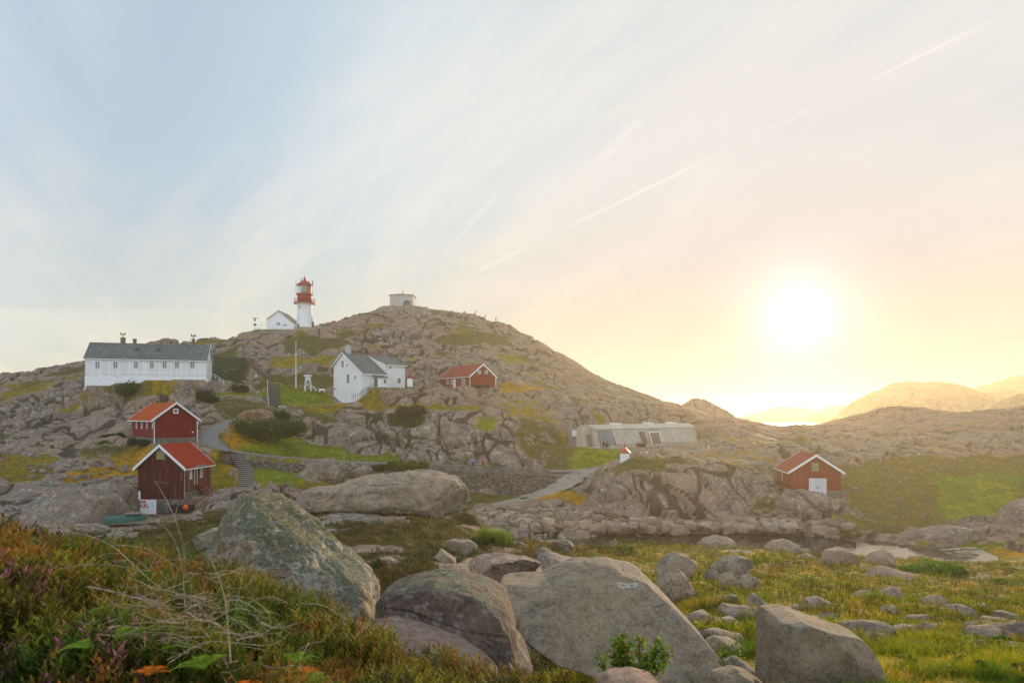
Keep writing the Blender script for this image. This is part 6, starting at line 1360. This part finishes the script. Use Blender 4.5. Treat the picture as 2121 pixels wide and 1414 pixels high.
def tpl_grass(nb, seed, spread=.35):
    r = np.random.RandomState(seed); T = []; K = []
    for i in range(nb):
        a = r.uniform(0, 6.28); b = r.uniform(0, spread * .5); x, y = math.cos(a) * b, math.sin(a) * b; h = r.uniform(.6, 1); l = r.uniform(.1, .5) * h; wd = .022; c, s = math.cos(a + r.uniform(-1, 1)), math.sin(a + r.uniform(-1, 1))
        m1 = (x + c * l * .35, y + s * l * .35, h * .6)
        T += [(x - s * wd, y + c * wd, 0), (x + s * wd, y - c * wd, 0), m1, (m1[0] - s * wd * .6, m1[1] + c * wd * .6, m1[2]), (m1[0] + s * wd * .6, m1[1] - c * wd * .6, m1[2]), (x + c * l, y + s * l, h)]; K += [.6, .6, .9, .95, .95, 1.25]
    return np.array(T, np.float32), np.array(K, np.float32)
def scatter(name, tpls, Pp, hgt, wid, col, m=LEAF, tilt=.25, label=None):
    """one mesh of many small plants: Pp (n,3) feet, hgt/wid (n,), col (n,3)"""
    n = len(Pp); VV = []; CC = []; ch = rs.randint(0, len(tpls), n)
    for k_, (T, K) in enumerate(tpls):
        ix = np.where(ch == k_)[0]; a = rs.uniform(0, 6.283, len(ix)).astype(np.float32); tx, ty = rs.normal(0, tilt, (2, len(ix))).astype(np.float32)
        x = T[None, :, 0] * np.cos(a)[:, None] - T[None, :, 1] * np.sin(a)[:, None]; y = T[None, :, 0] * np.sin(a)[:, None] + T[None, :, 1] * np.cos(a)[:, None]; z = np.repeat(T[None, :, 2], len(ix), 0)
        w = wid[ix][:, None]; hh = hgt[ix][:, None]; x = x * w + z * hh * tx[:, None]; y = y * w + z * hh * ty[:, None]; z = z * hh
        VV.append((np.stack([x, y, z], -1) + Pp[ix][:, None, :]).reshape(-1, 3)); CC.append((col[ix][:, None, :] * K[None, :, None]).reshape(-1, 3))
    V = np.concatenate(VV); c = np.clip(np.concatenate(CC), 0, 1); Fc = np.arange(len(V), dtype=np.int32).reshape(-1, 3)
    o = np_mesh(name, V, Fc, m, smooth=False, attrs={'vcol': c}); o['kind'] = 'stuff'; return o
def pick(n, u, pal, wts, jit=.25):
    ci = rs.choice(len(pal), n, p=np.array(wts) / sum(wts)); c = np.array(pal, np.float32)[ci]; return c * rs.uniform(1 - jit, 1 + jit, (n, 1))
SP = [tpl_sprig(17, 50 + i) for i in range(4)]; SPs = [tpl_sprig(6, 60 + i, .3, .14) for i in range(3)]; GR = [tpl_grass(7, 70 + i) for i in range(4)]; GRs = [tpl_grass(5, 80 + i, .7) for i in range(3)]
def region(n, px0, px1, d0, d1, lim=None, power=1.0):
    px = rs.uniform(px0, px1, n); d = d0 * (d1 / d0) ** (rs.uniform(0, 1, n) ** power); x = (px - CX) / F * d; z = ground(x, d); py = HY - (z - H) / d * F
    ok = np.ones(n, bool) if lim is None else lim(px, py, d, z); return np.stack([x, d, z], 1)[ok], px[ok], py[ok], d[ok]
# near bank of heather
def col_heath(P_, px, d, near=True):
    n = len(P_); n1 = fbm(P_ * (1.4 if near else .35), 3, 201); n2 = fbm(P_ * (3.2 if near else .8) + 9, 2, 202)
    G = np.array([.06, .115, .012]); O = np.array([.16, .16, .02]); Rr = np.array([.22, .11, .025]); D_ = np.array([.05, .045, .012])
    w = sstep(-.25, .25, n1 + rs.normal(0, .12, n))[:, None]; c = G * (1 - w) + O * w
    w = sstep(.05, .4, n2 + rs.normal(0, .14, n) + .08 * (px < 250) - .02)[:, None]; c = c * (1 - w) + Rr * w
    w = sstep(.15, .45, -n2 + rs.normal(0, .1, n))[:, None]; c = c * (1 - w) + D_ * w
    return (c * rs.uniform(.65, 1.35, (n, 1))).astype(np.float32)
P_, px, py, d = region(52000, -260, 1130, 1.45, 8.5, lambda px, py, d, z: (z - (H - .05 - .155 * d) > -1.6) & (d < 9) & ((px < 690) | (py > 1336 + (px - 700) * .30)))
col = col_heath(P_, px, d); hg = rs.uniform(.06, .145, len(P_)) * (.8 + .12 * d.clip(0, 6)) * (.75 + .75 * sstep(-.3, .3, fbm(P_ * 3.5 + 40, 2, 71))); fl = (px < 330) & (rs.uniform(0, 1, len(P_)) < .12) & (fbm(P_ * 2.0, 2, 7) > -.05)
col[fl] = np.array([.34, .13, .20]) * rs.uniform(.6, 1.1, (fl.sum(), 1)); P_[:, 2] -= .03
scatter('heather', SP, P_.astype(np.float32), hg.astype(np.float32), (hg * 1.25).astype(np.float32), col)
# middle heath, shrubs low and dark, left and centre
P_, px, py, d = region(115000, -60, 2250, 9, 78, lambda px, py, d, z: (z > .5) & (lookup(veg, (px - CX) / F * d, d) > .5) & (lookup(flat, (px - CX) / F * d, d) < .3) & ((px < 1180) | (rs.uniform(0, 1, len(px)) < .42)))
gn = sstep(.1, .35, fbm(P_ * .3 + 4, 3, 222))[:, None]
col = col_heath(P_, px, d, False) * .55; col = col * (1 - gn * .8) + np.array([.05, .12, .012]) * gn * .8
rt = sstep(1150, 1400, px)[:, None]; yg = sstep(-.2, .25, fbm(P_ * .5 + 90, 3, 223))[:, None]; col = col * (1 - rt * .8) + (np.array([.20, .23, .012]) * yg + np.array([.09, .13, .010]) * (1 - yg)) * rs.uniform(.6, 1.4, (len(P_), 1)) * rt * .8
hg = rs.uniform(.10, .26, len(P_)) * (.65 + d / 60)
scatter('heath', SPs, P_.astype(np.float32), hg.astype(np.float32), (hg * 1.2).astype(np.float32), col.astype(np.float32))
# right-hand slope: grass, sedge, dry stems
P_, px, py, d = region(85000, 1090, 2330, 3.2, 76, lambda px, py, d, z: (z > .45) & (lookup(veg, (px - CX) / F * d, d) > .4), .9)
n1 = fbm(P_ * .35 + 2, 3, 301); n2 = fbm(P_ * 1.1 + 5, 3, 302); n = len(P_)
c = np.where((n1 + rs.normal(0, .1, n) > .05)[:, None], np.array([.22, .25, .010]), np.array([.085, .16, .008])); m_ = n2 + rs.normal(0, .12, n) > .22; c[m_] = np.array([.42, .31, .05]); m_ = (fbm(P_ * .5 + 31, 3, 305) + rs.normal(0, .1, n) < -.14 + .30 * sstep(25, 55, d)) & (d > 11); c[m_] = np.array([.065, .06, .012])
m_ = fbm(P_ * .6 + 11, 2, 303) > .36; c[m_] = np.array([.30, .19, .03])
c = c * rs.uniform(.6, 1.35, (n, 1)); hg = rs.uniform(.06, .20, n) * (.62 + d / 36) * (.5 + 1.0 * sstep(-.2, .3, fbm(P_ * 1.3 + 60, 2, 306)))
scatter('grass', GR, P_.astype(np.float32), hg.astype(np.float32), (hg * 1.2).astype(np.float32), c.astype(np.float32), tilt=.3)
# turf tufts on the distant lawns and ledges give them a ragged edge
P_, px, py, d = region(60000, -40, 2160, 86, 230, lambda px, py, d, z: (z > .6) & (lookup(veg, (px - CX) / F * d, d) > .55) & (lookup(flat, (px - CX) / F * d, d) < .3) & (lookup(lawn, (px - CX) / F * d, d) < .5))
ix = (np.clip(np.searchsorted(ROWS, P_[:, 1]), 0, nr - 1), np.clip(np.searchsorted(COLS, px), 0, nc - 1)); c = vcol[ix] * rs.uniform(.5, 1.5, (len(P_), 1)) * np.array([1, 1, 1.0])
hg = rs.uniform(.25, .6, len(P_)); scatter('rough_turf', GRs, P_.astype(np.float32), hg.astype(np.float32), (hg * 1.1).astype(np.float32), c.astype(np.float32), tilt=.4)

# bushes: leaves spread through an uneven volume on twigs
def leaves_mesh(C_, size, col):
    n = len(C_); a = rs.normal(size=(n, 3)); a /= np.linalg.norm(a, axis=1, keepdims=True); b = np.cross(a, rs.normal(size=(n, 3))); b /= np.linalg.norm(b, axis=1, keepdims=True) + 1e-6; s = (size * rs.uniform(.6, 1.3, (n, 1)))
    V = np.stack([C_ - a * s, C_ + b * s * .55, C_ + a * s, C_ - b * s * .55], 1).reshape(-1, 3); return V, np.arange(4 * n).reshape(-1, 4), np.repeat(col, 4, 0)
def bush(px, py, d, w, h, label, col=(.022, .05, .012), col2=(.06, .10, .02), n=2600, leaf=.11, group=None, name='bush', dep=None):
    leaf *= 1.25; n = int(n * .8); col = tuple(v * 1.25 for v in col); col2 = tuple(v * 1.3 for v in col2)
    p = at(px, py, d); k = d / F; w *= k; h *= k; dep = dep or w * .7; e = thing(name, p, label, 'bush', group=group)
    nl = max(4, int(w / max(h, .3) * 4)); cs = [(rng.uniform(-.42, .42) * w, rng.uniform(-.35, .35) * dep, h * rng.uniform(.35, .68), h * rng.uniform(.24, .38)) for _ in range(nl + 3)]
    per = n // len(cs); pts = []; cc = []
    for cx_, cy_, cz_, r_ in cs:
        u = rs.normal(size=(per, 3)); u /= np.linalg.norm(u, axis=1, keepdims=True); rr = r_ * rs.uniform(.2, 1.45, (per, 1)) ** .5; q = u * rr * np.array([1.25, 1.1, .95]) + np.array([cx_, cy_, cz_]); q += fbm(q * 3, 2, 9)[:, None] * .12; pts.append(q)
        t_ = rs.uniform(0, 1, (per, 1)) ** 1.5 * .9 + rng.uniform(-.05, .35); cc.append(np.array(col) * (1 - t_) + np.array(col2) * t_)
    V, Fq, cv = leaves_mesh(np.concatenate(pts), leaf, np.clip(np.concatenate(cc), 0, 1)); np_mesh('foliage', V, Fq, LEAF, e, smooth=False, attrs={'vcol': cv})
    s = MB()
    for cx_, cy_, cz_, r_ in cs[:6]: s.tube((cx_ * .25, cy_ * .25, -.25), (cx_, cy_, cz_), .05 * max(.3, h / 2), 5, .015)
    s.build('stem', IRON if d > 50 else WOODW, e); return e
bush(557, 912, 120, 150, 50, 'big dark green bush spreading across the lawn in front of the cars', n=9000, leaf=.17, dep=4)
bush(583, 880, 130, 26, 30, 'tall deep green bush by the foot of the wide stairs', (.008, .05, .02), (.015, .08, .03), 3500, .17)
bush(234, 917, 118, 42, 20, 'very dark bush left of the upper boathouse', (.010, .022, .008), (.02, .045, .012), 3000, .16)
bush(218, 940, 114, 58, 28, 'bright green bush below the very dark bush', (.02, .07, .01), (.06, .13, .015), 4200, .16)
bush(286, 923, 108, 44, 17, 'grey-green low bush against the foundation of the upper boathouse', (.02, .035, .02), (.04, .06, .03), 3000, .14)
bush(500, 815, 150, 34, 20, 'dark shrub on the rocks above the concrete wall', (.015, .035, .012), (.03, .06, .02), 2200, .18)
bush(435, 845, 140, 34, 38, 'dark teal shrub climbing the rocks behind the road', (.012, .025, .014), (.025, .045, .02), 3600, .18)
bush(845, 978, 110, 90, 26, 'leafy green bush against the retaining wall behind the long outcrop', (.025, .06, .01), (.09, .13, .015), 5000, .15)
bush(790, 976, 112, 44, 16, 'small green bush left of the leafy bush at the wall', (.02, .045, .01), (.05, .08, .015), 2200, .14)
bush(1089, 1042, 106, 17, 12, 'small dark shrub beside the gravel track', (.015, .035, .01), (.03, .06, .015), 1200, .12)
bush(1256, 980, 112, 20, 11, 'little green shrub at the road edge under the lantern hut', (.03, .07, .01), (.08, .12, .02), 1200, .13)
bush(260, 822, 143, 32, 32, 'tall green weeds below the long white house', (.025, .05, .01), (.06, .09, .02), 3000, .16)
bush(852, 868, 137, 50, 30, 'dark green scrub hanging on the cliff under the lawn', (.015, .03, .01), (.03, .055, .015), 3200, .17)
bush(1000, 805, 152, 40, 9, 'grey-green low scrub at the right corner of the red barn', (.03, .04, .02), (.05, .06, .03), 1600, .15)
bush(1935, 1206, 47, 160, 42, 'wide bright green thicket beside the weedy water', (.035, .09, .01), (.10, .19, .02), 9000, .085, dep=3)
bush(1000, 1128, 46, 0.1 + 60, 14, 'dark juniper mat between the outcrop and the lagoon rocks', (.012, .03, .008), (.03, .06, .012), 3000, .06)
# reeds: bright tuft by the lagoon rocks
P_ = at(1020, 1146, 49); n = 500; q = np.array(P_) + rs.normal(size=(n, 3)) * np.array([.75, .5, 0]) * .7; q[:, 2] = ground(q[:, 0], q[:, 1])
o = scatter('reed_tuft', GR, q.astype(np.float32), rs.uniform(.7, 1.35, n).astype(np.float32), rs.uniform(.5, .9, n).astype(np.float32), pick(n, 0, [(.12, .20, .015), (.17, .23, .02)], [1, 1]), tilt=.12); del o['kind']; tag(o, 'bright yellow-green tuft of tall grass among the lagoon rocks', 'grass tuft')
# sapling in front of the tilted slab
def sapling(px, py, d, w, h, label, n=500, leaf=.022):
    p = at(px, py, d); e = thing('sapling', p, label, 'sapling'); s = MB(); pts = []; k = d / F
    for i in range(9):
        ax = rng.uniform(-.5, .5) * w * k; top = Vector((ax, rng.uniform(-.12, .12), h * k * rng.uniform(.55, 1.0))); base = Vector((ax * .2, 0, -.1)); mid = base.lerp(top, .5) + Vector((rng.uniform(-.03, .03), rng.uniform(-.03, .03), .03)); s.path([base, mid, top], .005, 5)
        for t_ in np.linspace(.25, 1, n // 9):
            b_ = (base.lerp(mid, t_ * 2) if t_ < .5 else mid.lerp(top, t_ * 2 - 1)); pts.append(np.array(b_) + rs.normal(0, .032, 3) * (1.25 - t_ * .5))
    s.build('stem', WOODW, e); pts = np.array(pts); V, Fq, cv = leaves_mesh(pts, leaf, pick(len(pts), 0, [(.10, .19, .015), (.05, .12, .012), (.20, .27, .02), (.30, .12, .02)], [4, 4, 2, .25])); np_mesh('foliage', V, Fq, LEAF, e, smooth=False, attrs={'vcol': cv}); return e
sapling(1318, 1412, 6.0, 130, 108, 'leafy green sapling growing in front of the tilted slab', 1500)
sapling(1270, 1420, 6.1, 70, 70, 'smaller green shoots left of the leafy sapling', 500)
sapling(1510, 1392, 7.4, 62, 46, 'sprawling green shoots between the slab and the square block', 450)
# ferns, dead branches, dry stalks on the near bank
TWIG = rock_mat('dead_wood', ca=(.36, .275, .185), cb=(.23, .175, .115), s=12, lichen=.3, crack=0)
def fern(px, py, d, ln, ang, label, col=(.16, .27, .018)):
    p = at(px, py, d); e = thing('fern', p, label, 'fern', group='ferns in the heather'); V = []; cs = []
    for fr_ in range(4):
        a = ang + (fr_ - 1.5) * .55; dr = Vector((math.cos(a), math.sin(a) * .6, .35)).normalized(); sd = dr.cross(Vector((0, 0, 1))).normalized(); m = 11
        for i in range(m):
            t_ = i / m; c = dr * ln * t_ + Vector((0, 0, -.5 * ln * t_ * t_)); l = ln * .20 * math.sin(math.pi * min(1, t_ * .9 + .14)) ** .8; wd = ln / m * .20
            for s_ in (-1, 1):
                tip = c + sd * s_ * l + dr * l * .35; V += [tuple(c - dr * wd), tuple(c + dr * wd), tuple(tip + dr * wd * .2), tuple(tip - dr * wd * .5)]
                cs += [tuple(np.array(col) * rng.uniform(.7, 1.2))] * 4
    np_mesh('frond', np.array(V), np.arange(len(V)).reshape(-1, 4), LEAF, e, smooth=False, attrs={'vcol': np.array(cs)}); return e
for i, (px, py, d, ln, a) in enumerate([(215, 1262, 2.6, .22, 2.6), (262, 1250, 2.7, .20, .3), (300, 1290, 2.3, .2, -.4), (420, 1372, 2.1, .2, 2.2), (610, 1360, 2.4, .17, 1.2), (180, 1330, 2.1, .16, 2.9), (345, 1330, 2.2, .2, -.3), (460, 1280, 2.8, .2, .2), (240, 1310, 2.2, .18, .8), (640, 1400, 2.3, .15, .5)]):
    fern(px, py + 10, d, ln * .62, a, 'bright green fern frond among the dead twigs of the near bank')
fern(500, 1432, 1.2, .055, 1.4, 'blurred rust-orange fern at the bottom edge', (.50, .12, .008)); fern(306, 1396, 1.2, .045, 1.57, 'blurred orange frond standing upright near the bottom left', (.50, .14, .01)); fern(636, 1392, 1.9, .045, 1.5, 'small curled orange frond right of the dead branches', (.55, .16, .01))
db = thing('dead_bush', at(380, 1300, 2.6), 'tangled leafless grey-brown dead bush in the near heather', 'dead bush'); o0 = at(380, 1300, 2.6)
def branch(pts, r, name='branch'):
    s = MB(); Q = [at(*p) - o0 for p in pts]; Q = smooth_pts(Q, 5); n_ = len(Q)
    for i in range(n_ - 1): s.tube(Q[i], Q[i + 1], r * (1 - .65 * i / n_), 6, r * (1 - .65 * (i + 1) / n_))
    for q_ in range(3 if name == 'branch' else 2):              # side spurs
        i = rng.randrange(n_ // 3, n_); a = Vector((rng.uniform(-1, 1), rng.uniform(-.5, .5), rng.uniform(-.3, 1))).normalized(); l = rng.uniform(.04, .12); m1 = Q[i] + a * l * .5; s.tube(Q[i], m1, r * .4, 5, r * .3); s.tube(m1, m1 + (a + Vector((0, 0, rng.uniform(-.5, .5)))) * l * .5, r * .3, 5, r * .15)
    return s.build(name, TWIG, db, True)
for pts, r in [([(384,1262,2.6),(380,1200,2.6),(383,1160,2.6),(374,1108,2.55),(352,1050,2.5),(330,1010,2.5),(319,994,2.5)], .0045), ([(380,1185,2.6),(366,1130,2.6),(345,1096,2.55),(318,1078,2.5),(300,1073,2.5)], .0035), ([(478,1372,2.3),(472,1300,2.35),(466,1240,2.4),(450,1190,2.4),(432,1145,2.4)], .006), ([(470,1232,2.4),(520,1240,2.4),(555,1268,2.45),(560,1300,2.45)], .0028),
               ([(125,1097,2.7),(180,1108,2.7),(235,1132,2.7),(275,1168,2.65),(325,1212,2.6),(370,1240,2.6)], .005), ([(240,1128,2.7),(300,1135,2.7),(345,1160,2.7),(378,1182,2.65)], .0035), ([(120,1178,2.7),(190,1168,2.7),(250,1172,2.65),(285,1180,2.65)], .0035), ([(378,1182,2.6),(420,1192,2.6),(452,1208,2.5)], .0035), ([(315,1165,2.7),(375,1158,2.7),(430,1168,2.6)], .0028),
               ([(180,1214,2.5),(250,1228,2.5),(325,1252,2.5)], .006), ([(330,1250,2.5),(370,1238,2.5),(405,1242,2.5),(412,1262,2.5),(385,1268,2.5)], .004), ([(325,1212,2.6),(360,1196,2.6),(352,1170,2.6)], .003), ([(200,1296,2.4),(270,1272,2.4),(330,1250,2.4)], .004), ([(350,1372,2.2),(420,1330,2.3),(480,1330,2.3),(560,1335,2.4),(600,1310,2.4)], .004),
               ([(460,1300,2.3),(520,1320,2.3),(580,1290,2.4)], .0035), ([(640,1330,2.4),(618,1370,2.3)], .0025), ([(300,1340,2.2),(298,1280,2.2)], .0025), ([(505,1180,2.5),(490,1250,2.5),(480,1300,2.5)], .0025), ([(60,1110,2.9),(85,1122,2.9),(92,1140,2.9)], .0025), ([(72,1082,2.9),(92,1125,2.9),(100,1150,2.9)], .002)]:
    branch(pts, r * .52)
for i in range(130):
    x, y = rng.gauss(400, 95), rng.gauss(1290, 48)
    if y < 1180 or x < 150 or x > 640: continue
    a = rng.uniform(-.7, .7) + (math.pi if rng.random() < .5 else 0); l = rng.uniform(40, 110); dd = rng.uniform(2.1, 2.7); bx_, by_ = l * math.cos(a), l * math.sin(a) * .6
    branch([(x, y, dd), (x + bx_ * .5 + rng.uniform(-14, 14), y + by_ * .5 + rng.uniform(-14, 14), dd), (x + bx_, y + by_, dd + rng.uniform(-.2, .2))], rng.uniform(.0012, .0026), 'twig')
    if len(db.children) > 98: break

T, K = lichen_tufts()
w_ = np.where((B1V[:, 1] < .5) & (B1V[:, 2] > -.15) & (rs.uniform(0, 1, len(B1V)) < np.clip(-.05 + B1V[:, 2] * .9 + fbm(B1V * 5, 3, 12) * .5, 0, .55)))[0]
if len(w_) > 16000: w_ = rs.choice(w_, 16000, False)
o = scatter('lichen', [(T, K)], (B1V[w_] - B1N[w_] * .004).astype(np.float32), rs.uniform(.012, .030, len(w_)).astype(np.float32), rs.uniform(.010, .024, len(w_)).astype(np.float32), pick(len(w_), 0, [(.27, .27, .19), (.36, .35, .27), (.18, .18, .11), (.13, .115, .07)], [4, 3, 3, 1]).astype(np.float32), tilt=.5)
o.parent = b1
# low willow and juniper clumps and seed-head grasses give the right-hand slope its unevenness
lab = ['low round green shrub', 'spreading yellow-green shrub', 'dark little shrub', 'loose pale green shrub']
spots = [(1560, 1306, 12.5, 60, 20, 'beside the tall pointed rock'), (1440, 1318, 10.5, 90, 26, 'in the orange grass right of the slab'), (1700, 1330, 10, 60, 20, 'behind the flat top of the square block'), (1880, 1330, 12, 110, 30, 'in the middle of the right-hand grass'), (2030, 1342, 10.5, 120, 30, 'near the right edge above the bottom corner'),
         (1930, 1395, 7.2, 150, 34, 'at the bottom right of the frame'), (2080, 1410, 6.8, 130, 36, 'in the very bottom right corner'), (1840, 1300, 15, 80, 20, 'below the low pyramid stone'), (2060, 1262, 22, 90, 22, 'right of the split flat rock'), (1690, 1215, 34, 110, 22, 'on the green slope behind the boulder pile'),
         (1340, 1212, 30, 50, 24, 'in the hollow left of the egg-shaped boulder'), (1470, 1286, 14, 46, 16, 'at the foot of the egg-shaped boulder'), (2100, 1215, 40, 80, 20, 'at the right edge beyond the whale slab'), (1560, 1160, 48, 120, 20, 'on the mound above the loaf-shaped boulder'), (1250, 1150, 52, 150, 20, 'on the heather mound by the dark water'), (1780, 1285, 17, 60, 16, 'below the cube-shaped stone')]
for i, (px_, py_, d_, w_, h_, where) in enumerate(spots):
    cc = [((.03, .075, .012), (.12, .17, .02)), ((.08, .11, .012), (.24, .25, .03)), ((.018, .04, .01), (.06, .08, .015)), ((.06, .11, .02), (.17, .22, .05))][i % 4]
    bush(px_, py_ + 4, d_, w_, h_, lab[i % 4] + ' ' + where, *cc, n=1600, leaf=.0016 * d_ + .004, dep=w_ * d_ / F * .8)
# ------------------------------------------------------------------ haze
hz = np_mesh('haze', [(sx, sy, sz) for sz in (-9, 63) for sx, sy in ((-4400, -400), (4400, -400), (4400, 5400), (-4400, 5400))],
             [(3, 2, 1, 0), (4, 5, 6, 7), (0, 1, 5, 4), (1, 2, 6, 5), (2, 3, 7, 6), (3, 0, 4, 7)], smooth=False)
hz['kind'] = 'stuff'
m = bpy.data.materials.new('haze'); m.use_nodes = True; t = NT(m.node_tree)
v = t.n('ShaderNodeVolumePrincipled', ins={'Color': (1.0, .88, .62, 1), 'Density': .00044, 'Anisotropy': .62})
t.n('ShaderNodeOutputMaterial', ins={1: v.outputs[0]}); hz.data.materials.append(m)
